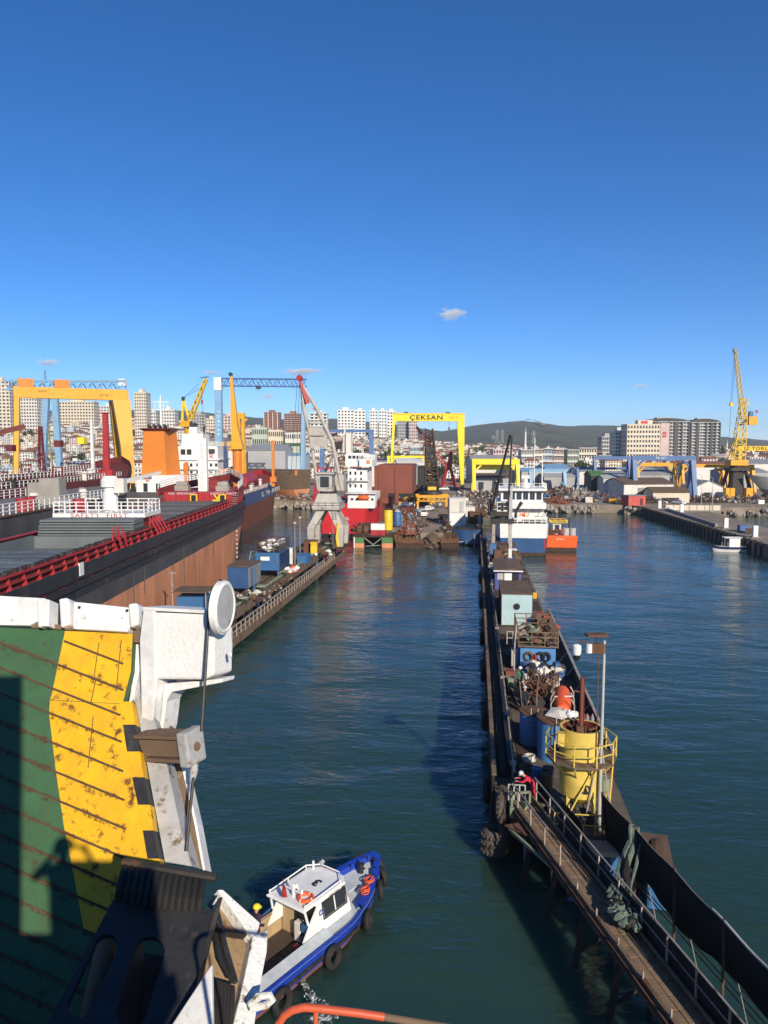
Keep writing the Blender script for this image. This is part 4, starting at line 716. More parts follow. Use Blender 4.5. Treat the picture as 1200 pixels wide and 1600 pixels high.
# 8 white and blue ship beyond the right pier
s=T('workboat_ship','white ship with blue lower hull and open bridge deck beyond the right pier','ship',W(25.9,142,0),0); mat('hullblue',(.02,.075,.2),.5,.25,.4,rust=.15,rcol=(.25,.27,.3))
mb,ms,top=hull(42,9.8,[(-1,.8),(.6,.93),(3.3,.98),(6.0,1.0)],['rustdark','hullblue','white'],bow=.35,stern=.05,tumble=.88,sheer=1.4,deckmat='deckgrey'); mb.build('hull',ms,s,smooth=True); box(s,'red_corner_mark','red',3.7,4.0,-.06,.02,1.2,3.2)
B('stern_railing','white',s,lambda m:(m.rail([(-4.3,.15,6),(4.3,.15,6),(4.7,8,6),(4.7,20,6)],1.2,1.1,.09,3))); box(s,'bulwark_rail','white',-4.4,4.4,.05,.3,6.9,7.25)
box(s,'deck_house','white',-4,4.2,9,24,6,8.2); box(s,'bridge_deck','white',-4.4,4.8,7.4,25,8.2,9.3); p=box(s,'bridge','white',-3.9,4.2,8.6,18,9.3,11.7); box(s,'bridge_roof','white',-4.4,4.9,7.6,19,11.7,12.1); bridge_windows(s,-3.6,4.1,8.6,9.9,11.4,6)
B('roof_railing','white',s,lambda m:m.rail([(-4.3,7.8,12.1),(4.8,7.8,12.1),(4.8,18,12.1)],1,1.3,.07,2)); B('roof_crane','offwhite',s,lambda m:(m.lathe((1.0,12,12.1),[(.9,0),(1.0,.7),(.5,1.1),(.5,1.8)],12),m.box(.2,1.8,11.5,12.5,13.9,14.6))); B('mast','white',s,lambda m:(m.bar((4.3,12,12.1),(4.3,12,19),.16),m.bar((2.9,14,12.1),(2.9,14,22),.12)))
for k in range(8): x,y=rr.uniform(-3.6,4),rr.uniform(2,7.5); B('deck_gear',('yellow','offwhite','safetyorange','grey')[k%4],s,lambda m:(m.box(x-.5,x+.5,y-.4,y+.4,6,6+rr.uniform(.6,1.6)),m.bar((x,y,6.5),(x+.5,y,8),.12)))
# 9 orange work barge
s=T('work_barge','small orange work barge loaded with drums beside the white ship','barge',W(34.2,148,0),0); B('hull',['rustdark','safetyorange'],s,lambda m:(m.loft([[(-3.1,0,z),(3.1,0,z),(3.1,13,z),(-3.1,13,z)] for z in (-.6,.7)],0),m.loft([[(-3.15-.1*q,-.2*q,z),(3.15+.1*q,-.2*q,z),(3.15,13.2,z),(-3.15,13.2,z)] for q,z in ((0,.7),(1,3.0))],1)),bevel=.08)
for x,m in ((1.2,'lightgrey'),(2.5,'lightgrey'),(-2.2,'rustdark')): B('drum',m,s,lambda mb:mb.cyl((x,1.6,3),(x,1.6,4.4),.62,n=14))
box(s,'cabin','offwhite',-1.1,.4,3,5,3,5.2); box(s,'cabin_window','window',-.8,.1,2.94,3.0,4,4.9); B('roof_frame','yellow',s,lambda m:(m.rail([(-1.6,2.5,5.3),(1.6,2.5,5.3),(1.6,6,5.3),(-1.6,6,5.3),(-1.6,2.5,5.3)],.5,1.2,.08,1),m.box(-1.5,1.6,2.6,6,5.25,5.33))); B('hose_heap','rust',s,lambda m:[m.torus((-1.8+k*.25,2.2,3.2+k*.12),(rr.uniform(-.3,.3),rr.uniform(-.3,.3),1),.6,.09,14,6) for k in range(7)]); B('tyre','rubber',s,lambda m:m.torus((3.35,2,1.6),(1,0,0),.45,.18,14,6)); B('exhaust','black',s,lambda m:m.bar((2.2,6,3),(2.4,6,6.2),.3)); text('ATIK-1',.5,'white','lettering',s,(0,-.24,2.4),(math.pi/2,0,0),ext=.01)
# 10 launch moored at the mole
s=T('motor_launch','small dark hulled launch with white cabin moored at the mole','boat',W(70.0,147.5,0),YAW+R(84)); mb,ms,top=hull(6.4,2.2,[(-.3,.7),(.5,.95),(1.0,1)],['white','navy'],bow=.45,rake=.4,deckmat='offwhite',sheer=.4); mb.build('hull',ms,s,smooth=True)
box(s,'cabin','white',-.75,.75,1.3,3.3,1.0,2.7); box(s,'cabin_window','window',.74,.79,1.6,3.0,1.8,2.4); box(s,'cabin_roof','white',-.95,.95,1,4.3,2.7,2.82); box(s,'cabin_window','window',-.6,.6,3.28,3.34,1.8,2.4); B('awning_post','lightgrey',s,lambda m:[m.bar((q,4.2,1),(q,4.2,2.7),.06) for q in (-.8,.8)]); B('engine','black',s,lambda m:m.box(-.3,.3,-.5,.1,.3,1.5))
# 11 grey yacht hull in build
s=T('yacht_hull','grey yacht hull under construction behind the mole','ship',W(pxr(1330,262),262,GZ),YAW+R(82)); mb,ms,top=hull(34,9,[(1,.4),(3,.9),(7.4,1.05)],['darkgrey','grey'],bow=.5,rake=1.0,sheer=1.2,deckmat='lightgrey'); mb.build('hull',ms,s,smooth=True); box(s,'superstructure','darkgrey',-3.4,3.4,6,22,7.4,9.8); B('window_band','black',s,lambda m:m.box(3.4,3.47,7,20,8.1,9.2)); box(s,'upper_deck','lightgrey',-2.8,2.8,8,16,9.8,11.8); [B('keel_block','black',s,lambda m:m.box(-2,2,3+k*6,4+k*6,0,1.4)) for k in range(5)]
# 12 blue barge bow at the yard quay
s=T('barge','dark blue barge moored at the yard quay below the white cabins','barge',W(20.3,158,0),R(84)); mb,ms,top=hull(7.2,3.6,[(-.5,.8),(.3,.95),(3.2,1.05)],['black','blue'],bow=.45,rake=.35,deckmat='rustdark'); mb.build('hull',ms,s,smooth=True); B('bow_rope','offwhite',s,lambda m:m.tube([(-.9,6.9,2.9),(-1.6,7.3,1.4),(-1.9,5.2,.6),(-2.0,3,.9)],.06,5)); B('bollard','black',s,lambda m:m.cyl((0,5,3.2),(0,5,3.8),.2,n=10))
# ------------------------------------------------------------------ yard buildings and clutter
def shed(lab,px0,px1,yb,f,eave,ridge,wm,rm,rz=0,depth=14,door=None,gable_front=False,name='shed',cat='shed',ribs=True):
    x0,x1=pxr(px0,f),pxr(px1,f); w=(x1-x0)/2; z0=GZ if f<445 else tz((x0+x1)/2/f,f)-1
    t=T(name,lab,cat,W((x0+x1)/2,f+depth/2,z0),YAW+rz); d=depth/2; e=zat(eave,f)-z0; r=zat(ridge,f)-z0
    if gable_front:
        B('wall',wm,t,lambda m:m.prism([(-w,0),(w,0),(w,e),(0,r),(-w,e)],'y',-d,d))
        for s in (-1,1): B('roof_slope',rm,t,lambda m:m.add([(0,-d-.3,r+.12),(s*(w+.4),-d-.3,e+.1),(s*(w+.4),d+.3,e+.1),(0,d+.3,r+.12),(0,-d-.3,r+.3),(s*(w+.4),-d-.3,e+.28),(s*(w+.4),d+.3,e+.28),(0,d+.3,r+.3)],[(0,1,2,3),(4,5,6,7),(0,1,5,4),(1,2,6,5),(2,3,7,6),(3,0,4,7)]))
    else:
        B('wall',wm,t,lambda m:m.prism([(-d,0),(d,0),(d,e),(0,r),(-d,e)],'x',-w,w))
        for s in (-1,1): B('roof_slope',rm,t,lambda m:m.add([(-w-.3,0,r+.12),(-w-.3,s*(d+.4),e+.1),(w+.3,s*(d+.4),e+.1),(w+.3,0,r+.12),(-w-.3,0,r+.3),(-w-.3,s*(d+.4),e+.28),(w+.3,s*(d+.4),e+.28),(w+.3,0,r+.3)],[(0,1,2,3),(4,5,6,7),(0,1,5,4),(1,2,6,5),(2,3,7,6),(3,0,4,7)]))
    if ribs and f<340: STUFF(B('cladding_ribs',wm,t,lambda m:[m.box(-w+.2+k*.9,-w+.3+k*.9,-d-.06,-d+.01,.1,e-.1) for k in range(int(2*w/.9))]))
    if door:
        for a,b,h,m in door: box(t,'door',m,-w+a*2*w,-w+b*2*w,-d-.1,-d+.02,0,e*h)
    return t
D=[(.3,.6,.75,'black')]
shed('grey shed with brown roof and dark gable end behind the red hut',968,1050,785,256,757,749,'offwhite','brown',R(8),16,[(.28,.5,.8,'grey'),(.62,.75,.8,'darkwin')]); shed('small cream boathouse with brown roof and dark opening on the mole',1021,1078,788,246,770,763,'cream','brown',0,9,[(.25,.72,.5,'black')]); shed('white gabled shed between the blue gantry and the tower crane',1086,1130,782,268,762,752,'wallwhite','roofgrey',0,12,[(.32,.62,.55,'black')],True); shed('pale box shed with grey roof beside the green roofed one',943,967,770,268,748,744,'wallwhite','lightgrey',0,8,[(.2,.5,.4,'grey')]); shed('dark shed with green roof beside the scrap heap',924,944,770,276,744,737,'blacksteel','green',0,10)
shed('large grey hall with arched roof behind the blue gantry',998,1052,752,300,742,731,'wallgrey','roofgrey',0,22); shed('navy hall under the grey blue gantry',944,984,752,300,744,738,'navy','roofgrey',0,20); shed('white hall next to the green roofed shed',905,940,748,330,737,732,'wallwhite','roofgrey',0,20); shed('pale blue roofed hall behind the white blue ship',852,892,740,345,733,727,'wallblue','lightblue',0,24); shed('grey flat hall with teal stripe',815,852,748,340,737,733,'wallgrey','lightblue',0,24); shed('low grey hall far behind the red scrap crane',850,905,752,330,745,741,'wallgrey','wallgrey',0,14)
shed('long brown workshop under the low wide yellow gantry',742,796,764,312,747,741,'wallgrey','brown',0,14,[(.1,.25,.7,'darkwin'),(.5,.75,.7,'darkwin')]); shed('white hall with grey roof behind the low wide yellow gantry',738,802,735,380,723,712,'wallwhite','roofgrey',0,30); shed('cream warehouse behind the brown workshop',800,818,745,360,726,720,'cream','roofdark',0,20); shed('white roofed hall behind the low yellow gantry',620,668,733,335,722,717,'wallwhite','white',0,24); shed('pale blue shed with dark doorway beside the rust hold section',619,652,755,262,729,727,'wallblue','lightblue',0,10,None,name='shed'); shed('black open shed beside the pale blue shed',653,669,757,268,731,729,'black','blacksteel',0,10)
shed('grey hall with curved roof behind the letter tanker',388,446,728,335,704,695,'wallgrey','roofgrey',0,26); shed('bright green hall below the brick towers',440,468,704,500,697,693,'wallgreen','green',0,18); shed('pale blue long hall beside the curved roof hall',418,478,722,345,712,709,'wallblue','lightblue',0,20); shed('white works hall behind the pale blue gantry leg',352,392,722,340,704,699,'wallwhite','roofgrey',0,22); shed('grey warehouse beside the white ship bridge',300,350,700,400,690,686,'wallgrey','roofgrey',0,30)
shed('works hall with advert wall behind the distant blue gantry',580,612,735,350,722,719,'wallwhite','roofgrey',0,20); shed('long white hall behind the yellow tower crane',1150,1215,742,400,725,719,'wallwhite','roofgrey',0,30); shed('red roofed hall behind the yellow travelling gantries',1085,1140,745,400,728,722,'wallwhite','rooftile',0,24); shed('grey low shed behind the yachts',1140,1200,750,330,738,733,'wallgrey','roofgrey',0,20)
t=T('hut','red container hut at the root of the mole','hut',W(pxr(990,236),236,GZ),YAW+R(14)); mat('hutred',(.5,.09,.07),.6,.2,.5,rust=.12); B('wall','hutred',t,lambda m:m.box(-2.9,2.9,-2.2,2.2,0,2.9)); box(t,'roof','grey',-3.1,3.1,-2.4,2.4,2.9,3.1); box(t,'door','maroon',1.0,2.0,-2.26,-2.19,.1,2.2)
# containers, tanks, vehicles in the middle yard
def cont(lab,px,f,w,d,h,m,z=GZ,rz=0,name='container',door='lightgrey',win=None):
    t=T(name,lab,'container',W(pxr(px,f),f,z),YAW+rz); box(t,'body',m,-w/2,w/2,0,d,0,h); STUFF(B('corrugation',m,t,lambda q:[q.box(-w/2+.1+k*.4,-w/2+.24+k*.4,-.05,.01,.1,h-.1) for k in range(int(w/.4))])); box(t,'corner_frame',m,-w/2-.05,w/2+.05,-.08,.06,h-.12,h+.04); box(t,'door',door,w*.1,w*.35,-.1,-.04,.1,h*.78); return t
cont('lower white cabin of the two stacked by the quay',715.5,172,3.6,5,3.0,'white',door='offwhite'); cont('cream cabin stacked on top of the white quay cabin',715.5,172,3.7,5,3.1,'offwhite',z=GZ+3.1); cont('cream container behind the stacked cabins',732,184,3.3,6,3.4,'offwhite',z=GZ); cont('maroon open container by the blue cylinder',638,200,3.8,6,2,'maroon',door='rustdark'); cont('rust brown container behind the stacked cabins',745,176,3,5,2.6,'rust'); cont('grey site container by the yard road',727,215,4,6,2.4,'lightgrey',rz=.2); cont('white site container further up the yard road',722,232,4,6,2.4,'offwhite',rz=.1); cont('grey container near the dark workshop',760,225,5,3,2.5,'darkgrey'); cont('dark container near the scrap heap',880,250,5,4,2.5,'blacksteel')
def vtank(lab,px,f,r,h,m,cap,z=GZ):
    t=T('tank',lab,'tank',W(pxr(px,f),f,z)); B('shell',m,t,lambda q:q.lathe((0,0,0),[(r,.3),(r,h),(r*.9,h+.12)],18),smooth=True); B('hoop',m,t,lambda q:[q.lathe((0,0,0),[(r+.04,k),(r+.04,k+.12)],18) for k in (.5,h*.5,h-.3)]); B('cap',cap,t,lambda q:q.lathe((0,0,0),[(r*.9,h+.13),(r*.5,h+.4),(r*.45,h+.55)],14)); B('base','rustdark',t,lambda q:q.lathe((0,0,0),[(r*.9,0),(r*.9,.3)],14))
vtank('tall yellow cylinder tank on the green float',606.5,161,.95,4.4,'yellow','rustdark',2.5); vtank('light blue cylinder tank beside the yellow one',621,170,.85,3.3,'bin','lightgrey')
def car(lab,px,f,m,rz=0,van=False,group=None):
    t=T('parked_car',lab,'car',W(pxr(px,f),f,GZ),YAW+rz,group); h=1.9 if van else 1.45
    B('body',m,t,lambda q:q.loft([[(-.85*a,y,.35),(.85*a,y,.35),(.88*a,y,zz*.7),(.8*a,y,zz),(-.8*a,y,zz),(-.88*a,y,zz*.7)] for y,zz,a in ((-2.1,.85,.9),(-1.95,.95,1),(-1.0,1.0,1),(1.2,1.02,1),(2.0,.95,1),(2.1,.8,.9))]),bevel=.05); B('cabin',m,t,lambda q:q.loft([[(-.78*a,y0,z),(.78*a,y0,z),(.78*a,y1,z),(-.78*a,y1,z)] for a,y0,y1,z in ((1,-1.75,1.0,.98),(.86,-1.45,.35,h))])); B('window','window',t,lambda q:(q.loft([[(-.72*a,y0-.02,z),(.72*a,y0-.02,z),(.72*a,y0+.05,z),(-.72*a,y0+.05,z)] for a,y0,z in ((1,-1.7,1.05),(.86,-1.48,h-.1))])))
    for s in (-1,1):
        B('window','window',t,lambda q:q.add([(s*.785,-1.5,1.05),(s*.785,.8,1.05),(s*.7,.25,h-.1),(s*.7,-1.3,h-.1)],[(0,1,2,3)]))
        for y in (-1.35,1.35):
            w=B('wheel','rubber',t,lambda q:q.cyl((s*.68,y,.33),(s*.9,y,.33),.33,n=14)); B('rim','lightgrey',w,lambda q:q.cyl((s*.9,y,.33),(s*.91,y,.33),.19,n=10))
        B('tail_light','red',t,lambda q:q.box(s*.7-.1,s*.7+.1,-2.13,-2.05,.65,.85))
car('white van parked on the yard road in front of the yellow portal',663.5,196,'white',R(-8),True); car('white car standing under the yellow portal crane',671,214,'white',R(-20)); car('white car beside a silver car near the red crane legs',694,318,'white',R(80)); car('silver car near the red crane legs',701,320,'lightgrey',R(85)); car('dark car by the foot of the lemon gantry',712,316,'navy',R(40)); car('white car in front of the scrap heap',853,262,'white',R(60)); car('red car near the white gabled shed',1098,258,'red',R(70)); car('white car on the mole before the cream boathouse',1062,238,'white',R(30)); car('blue car by the wide yellow locker',1182,262,'steelblue',R(75)); car('pale car beside the pale box shed',934,258,'offwhite',R(75))
# green float
t=T('float_pontoon','green and orange float pontoon with steel struts at the yard quay','pontoon',W(pxr(585,155),155,0),YAW)
for x in (-3.2,2.6): B('float',['antifoul','green'],t,lambda q:(q.box(x-1.1,x+1.1,-1.6,3,-.5,.9,0),q.box(x-1.1,x+1.1,-1.6,3,.9,2.1,1)))
box(t,'deck','rustdark',-4.4,3.8,-1.7,3.2,2.12,2.3); B('strut','grey',t,lambda q:(q.bar((-2,-1.5,2),(0,-1.5,.4),.18),q.bar((1.5,-1.5,2),(-.5,-1.5,.4),.18),q.bar((-1.8,-1.5,.3),(1.2,-1.5,.5),.14)))
t=T('engine_crate','red and white power unit on the green float','generator',W(pxr(590,156),156,2.3),YAW); box(t,'lower_case','red',-1.4,1.5,-.8,1.2,0,1.1); box(t,'upper_case','white',-1.35,1.45,-.75,1.2,1.1,2.3); B('hose_reel','red',t,lambda q:q.torus((.5,-.9,.5),(0,1,0),.3,.1,14,6)); B('exhaust','blacksteel',t,lambda q:q.bar((.9,.4,2.3),(.9,.4,3.1),.16))
t=T('winch','brown drum winch on the green float','winch',W(pxr(568,156),156,2.3),YAW); B('drum','rust',t,lambda q:[q.cyl((x-.5,0,1),(x+.4,0,1),.95,n=14) for x in (-.8,.6)]); box(t,'frame','rustdark',-1.6,1.5,-.6,.6,0,.4)
for lab,px,f,w,m in (('rusty flat barge deck beside the sand heap',640,154.5,2.8,'rust'),('rusty frame pile at the quay corner',702,155,1.8,'rustdark')):
    t=T('scrap_barge',lab,'barge',W(pxr(px,f),f,0),YAW); box(t,'hull','rustdark',-w,w,-2,3,-.5,1.0); box(t,'fender_beam','orangeyellow' if w>3 else 'rust',-w-.05,w-.3,-2.2,-2,1.0,1.9); B('frame',m,t,lambda q:[q.bar((-w+.6+k*.8,-1,1),(-w+.3+k*.9,-.5,2.2+rr.random()*1.8),.15) for k in range(int(w*2))]); box(t,'deck',m,-w,w,-1.9,3,1.02,1.2)
def heap(lab,px,f,w,d,h,m,seed,n,sz,name='scrap_heap',z=GZ,cat='scrap heap'):
    q=random.Random(seed); mb=MB()
    for k in range(n):
        a,b=q.uniform(-1,1),q.uniform(-1,1); 
        if a*a+b*b>1: continue
        hh=h*(1-math.sqrt(a*a+b*b))**.8; s=sz*q.uniform(.5,1.4)
        if isinstance(m,list) and q.random()<.6: mb.bar((a*w,b*d,hh*q.random()),(a*w+q.uniform(-1,1)*s*1.5,b*d+q.uniform(-1,1)*s*1.5,hh+q.uniform(0,s)),s*.22,m=q.randrange(len(m)))
        else: mb.lump((a*w,b*d,hh*.8),(s,s,s*.8),q,q.randrange(len(m)) if isinstance(m,list) else 0,6,3)
    mb.loft([[(w*k*math.cos(a)*(1+q.uniform(-.15,.15)),d*k*math.sin(a)*(1+q.uniform(-.15,.15)),h*zz+q.uniform(-.06,.06)*h) for a in [i*math.pi/9 for i in range(18)]] for k,zz in ((1,-.1),(.85,.12),(.65,.36),(.45,.58),(.25,.78),(.06,.92))],0)
    o=mb.build(name,m); o.location=W(pxr(px,f),f,z); tag(o,lab,cat,kind='stuff'); return o
SC=['rust','rustdark','brown','grey','lightgrey','rock']
heap('brown scrap metal heap behind the white blue ship',880,258,13,8,5,SC,1,420,1.4); heap('grey brown scrap heap toward the thin posted gantry',905,254,11,7,3.8,['rock','rust','grey','brown'],2,360,1.2); heap('low red brown scrap heap at the water edge',868,243,5,3,2.4,['rustred','rust','brown'],3,160,.9); heap('tangled scaffolding and scrap in front of the pale blue shed',648,240,6,6,6,['rust','yellow','brown','grey'],4,260,1.4); heap('small scrap heap by the red ship side',625,185,4,5,2.5,['rust','grey','steelblue','brown'],5,160,.9); heap('pinkish rusty anchor chain heap on the quay',640,158.5,2.4,2,2.4,['rustred','rust','rock'],6,140,.6); heap('brown sand heap spilling toward the water',676,157,3.2,4.2,2.6,'brown',7,60,.5,'sand_heap',.3,'sand heap'); heap('machine parts heap behind the stacked cabins',738,200,4,6,3,SC,8,200,1.0); heap('steel scrap along the yard behind the right pier crane',770,215,6,10,3,SC,9,260,1.2); heap('steel plates and scrap before the small sheds',945,250,10,4,2.5,['rust','rock','rustdark','steelblue'],10,240,1.1); heap('heap of steel parts on the left shore',455,262,10,4,3,SC,11,240,1.2); heap('low clutter of steel parts below the tower crane',1110,250,14,5,1.8,['rustdark','blacksteel','rust','lightgrey'],12,300,1.1); heap('clutter of steel parts before the wide locker',1180,248,12,4,1.6,['rustdark','rust','grey','rock'],13,260,1.0); heap('dark clutter of parts between hut and boathouse',1010,246,7,4,2.2,['rustdark','rust','blacksteel','white'],14,180,.9); heap('yard clutter beside the lemon gantry foot',735,270,6,10,2.0,SC,15,220,1.2); heap('steel stock beside the pale blue shed',640,275,8,6,3.2,['rust','orangeyellow','brown','grey'],16,200,1.3); heap('yard clutter in front of the long brown workshop',775,270,14,8,2.6,['rustdark','rust','lightgrey','white'],17,420,1.2); heap('clutter of crates near the far shore wall',830,260,9,6,3.0,['rust','brown','white','navy','red'],18,300,1.2)
# boulders on the shore
bm=[]
for k in range(5):
    mb=MB(); mb.lump((0,0,0),(1.5,1.3,1.1),rr,0,8,5,.28); o=mb.build('boulder','rock'); bm.append(o.data); bpy.data.objects.remove(o)
def boulders(n,r0,f0,r1,f1,sp,lab,grp):
    for k in range(n):
        t=rr.random(); o=link(bm[k%5],'boulder'); o.location=W(r0+(r1-r0)*t+rr.uniform(-sp,sp)*.2,f0+(f1-f0)*t+rr.uniform(-sp,sp),rr.uniform(.1,2.0)); o.rotation_euler=(rr.random()*6,rr.random()*6,rr.random()*6); sx=rr.uniform(.5,1.3); o.scale=(sx,sx,sx); tag(o,lab,'boulder',grp)
boulders(90,44,237.4,66,236.6,1.2,'pale boulder in the shore bank below the scrap heaps','boulders of the shore bank'); boulders(90,98,226,140,228,3.2,'reddish boulder in the bank behind the mole basin','boulders behind the mole'); boulders(40,-38,254.6,-18,251,1.2,'pale boulder along the shore wall behind the red ship stern','boulders by the red ship'); boulders(20,73,233,79,227,1.6,'dark boulder at the foot of the red hut','boulders at the mole root')
# mole furniture
def molept(t): return W(77+(70-77)*t,228+(140-228)*t,GZ)
for k in range(34): 
    p=molept((k+.5)/34); o=B('fender_pile','blacksteel',None,lambda q:q.cyl((0,0,-2.4),(0,0,.25),.22,n=8)); o.location=p+Vector((-.28,0,.0)); tag(o,'dark fender pile against the mole wall','pile','fender piles of the mole')
for px,f,lab in ((1035,222,'white mooring post close to the red hut'),(1070,208,'white mooring post beside the yellow pit wall'),(1141,167,'white mooring post above the moored launch'),(1188,150,'white mooring post beyond the blue crate on the mole')):
    t=T('mooring_post',lab,'post',W(pxr(px,f)-.6,f,GZ)); B('post','white',t,lambda q:q.box(-.45,.45,-.4,.4,0,2.3),bevel=.06); box(t,'foot','concrete',-.7,.7,-.6,.6,0,.18)
mo=T('mole_parapet','low tan parapet wall along the far side of the mole','wall',W(80,200,GZ)); box(mo,'coping','concrete',-3,12,14,14.6,0,1.7); box(mo,'coping','concrete',-2.6,-2,-30,14,0,.7)
for k in range(7): box(mo,'wall_panel','cream',-2.8+k*2.1,-.9+k*2.1,13.9,14.0,.2,1.6)
for px,f,lab in ((1097,230,'thin lamp pole by the white gabled shed'),(1114,212,'tall grey lamp pole on the mole')):
    t=T('lamp_pole',lab,'lamp post',W(pxr(px,f),f,GZ)); B('pole','lightgrey',t,lambda q:q.cyl((0,0,0),(0,0,9),.1,.06,n=8)); B('arm','lightgrey',t,lambda q:q.tube([(0,0,9),(0,0,9.3),(-.8,0,9.5)],.05,6)); box(t,'lamp_head','lightgrey',-1.3,-.7,-.12,.12,9.42,9.56)
def crate(lab,px,f,w,h,m,z=GZ): t=T('crate',lab,'crate',W(pxr(px,f),f,z),rr.uniform(-.4,.4)); box(t,'box',m,-w/2,w/2,-w/2,w/2,.1,h); [box(t,'slat',m,-w/2-.03,w/2+.03,-w/2-.04,-w/2+.01,h*q,h*q+.1) for q in (.2,.5,.8)]; box(t,'skid','wood',-w/2,w/2,-w/3,w/3,0,.1)
for a in (('white crate on the mole near the first post',1050,214,1.2,1.1,'white'),('blue crate on the mole above the launch',1164,160,1.8,1.4,'steelblue'),('orange crate on the mole above the launch',1174,157,1.5,1.0,'brown'),('white crate near the wide locker',1188,240,2,1.3,'white'),('yellow crate by the scrap heap',958,243,2,1.5,'orangeyellow'),('light blue bin in the yard behind the red ship',634,225,2.6,1.4,'bin'),('blue drum box by the scrap heap',855,252,2.2,2.4,'blue'),('white crate by the pale box shed',921,246,2.2,1.8,'offwhite'),('small white crate by the car under the portal',645,205,1.2,1.0,'white'),('white crate by the low red brown scrap heap',864,246,5,1.6,'offwhite'),('grey steel crate on the yard road',693,188,2.2,1.3,'blacksteel')): crate(*a)

# sheet piles along the yard quay front, moored odds and ends
for k in range(26):
    x=-3.6+k*.86
    if 6.2<x<12.2: continue
    o=B('sheet_pile','rust' if k%3 else 'rustdark',None,lambda q:q.prism([(-.42,0),(-.25,-.22),(.25,-.22),(.42,0)],'z',-2,0.15)); o.location=W(x,157.95,GZ); o.rotation_euler=(0,0,YAW); tag(o,'rusty sheet pile of the yard quay front','sheet pile','sheet piles of the yard quay')
heap('tangled ropes and rusty gear on the quay edge behind the green float',572,162,3,2,1.8,['rustdark','rust','brown','blacksteel'],31,120,.7); heap('rusty gear at the quay corner below the stacked cabins',698,160,2,1.6,2.2,['rustdark','rust','blacksteel','grey'],32,110,.7); heap('gravel and parts strewn along the yard road',655,180,4,14,.7,['brown','rock','rustdark'],33,260,.5); heap('dark machine parts beside the maroon container',640,205,3,6,2.4,['blacksteel','rustdark','white','steelblue'],34,150,.9)
for px,h,lab in ((553,2.2,'white mooring pile standing in the water before the green float'),(742,3,'grey pile standing in the water by the blue barge')):
    o=B('mooring_pile','offwhite' if px<600 else 'grey',None,lambda q:q.cyl((0,0,-2),(0,0,h),.16,n=10)); o.location=W(pxr(px,153),153,0); tag(o,lab,'pile')
# ------------------------------------------------------------------ left pier
mat('pierdeck',(.12,.095,.07),.95,.4,.5,rust=.15,bump=.4,bscale=2); mat('piersteel',(.16,.115,.08),.9,.4,.7,rust=.4); mat('pierblack',(.018,.017,.016),.75,.5,.8,rust=.15,rcol=(.06,.04,.028)); mat('railgrey',(.34,.29,.25),.8,.3,1,rust=.25)
lp=T('finger_pier','long brown finger pier with railed lower walkway beside the bulk carrier','pier',(-27.7,58,0)); X0,X1,Y1=-2.9,2.8,79
box(lp,'deck','pierdeck',X0,X1,0,Y1,2.2,3.0); box(lp,'edge_beam','piersteel',X1,X1+.35,0,Y1,2.3,3.15); box(lp,'lower_walkway','piersteel',X1+.36,X1+1.35,-4,Y1-.5,1.0,1.25); box(lp,'lower_beam','piersteel',X1+1.36,X1+1.5,-4,Y1-.5,.5,1.3)
for k in range(14): B('support_pile','pierblack',lp,lambda m:m.cyl((X1-.4,2+k*5.8,-2),(X1-.4,2+k*5.8,2.2),.45,n=10)); B('support_pile','pierblack',lp,lambda m:m.cyl((X0+.6,2+k*5.8,-2),(X0+.6,2+k*5.8,2.2),.45,n=10))
for k in range(57): y=-3.8+k*1.45; box(lp,'rail_post','railgrey',X1+1.36,X1+1.44,y-.05,y+.05,1.3,2.45)
B('hand_rail','railgrey',lp,lambda m:(m.box(X1+1.34,X1+1.46,-4,Y1-.5,2.45,2.53),m.box(X1+1.37,X1+1.43,-4,Y1-.5,1.85,1.91)))
B('service_pipe','palegreen',lp,lambda m:m.cyl((X1-.35,0,3.25),(X1-.35,Y1-6,3.25),.2,n=10)); B('service_pipe','rust',lp,lambda m:m.cyl((X1-.9,0,3.15),(X1-.9,Y1-3,3.15),.13,n=8)); B('crane_track','rustdark',lp,lambda m:[m.box(x-.05,x+.05,0,Y1,3.0,3.16) for x in (1.0,-2.2)])
for k in range(62): box(lp,'plank','wood',X1+.38,X1+1.33,-3.9+k*1.34,-2.68+k*1.34,1.252,1.29+.012*(k%3))
bol=[11,22,29,40,56,70]
for k,y in enumerate(bol):
    t=T('bollard','squat mushroom bollard on the brown pier edge','bollard',(-27.7+X1-.1,58+y,3.16),0,'bollards of the brown pier'); B('stem','blacksteel',t,lambda m:m.lathe((0,0,0),[(.5,0),(.5,.08),(.28,.12),(.26,.55)],12)); B('head','palegreen',t,lambda m:m.lathe((0,0,0),[(.45,.5),(.6,.6),(.5,.75),(.2,.8)],12))
def lpo(px,py,z=3.0): return at(px,py,z)
t=T('equipment_container','closed blue equipment container on legs on the brown pier','container',lpo(372,930),R(0)); box(t,'body','blue',-1.25,1.25,0,5,.8,3.3); box(t,'side_panel','grey',1.25,1.31,.1,4.9,.9,3.2); box(t,'roof','brown',-1.35,1.35,-.1,5.1,3.3,3.4); [B('leg','steelblue',t,lambda m:m.bar((x,y,0),(x,y,.8),.2)) for x in (-1.1,1.1) for y in (.3,4.7)]; box(t,'front_door','blue',-.9,.2,-.06,.01,1.0,2.8); B('ladder','steelblue',t,lambda m:(m.bar((1.7,.6,0),(1.7,.6,3.2),.08),m.bar((1.7,1.1,0),(1.7,1.1,3.2),.08),m.bar((1.7,.6,3.1),(1.3,.6,3.1),.08)))
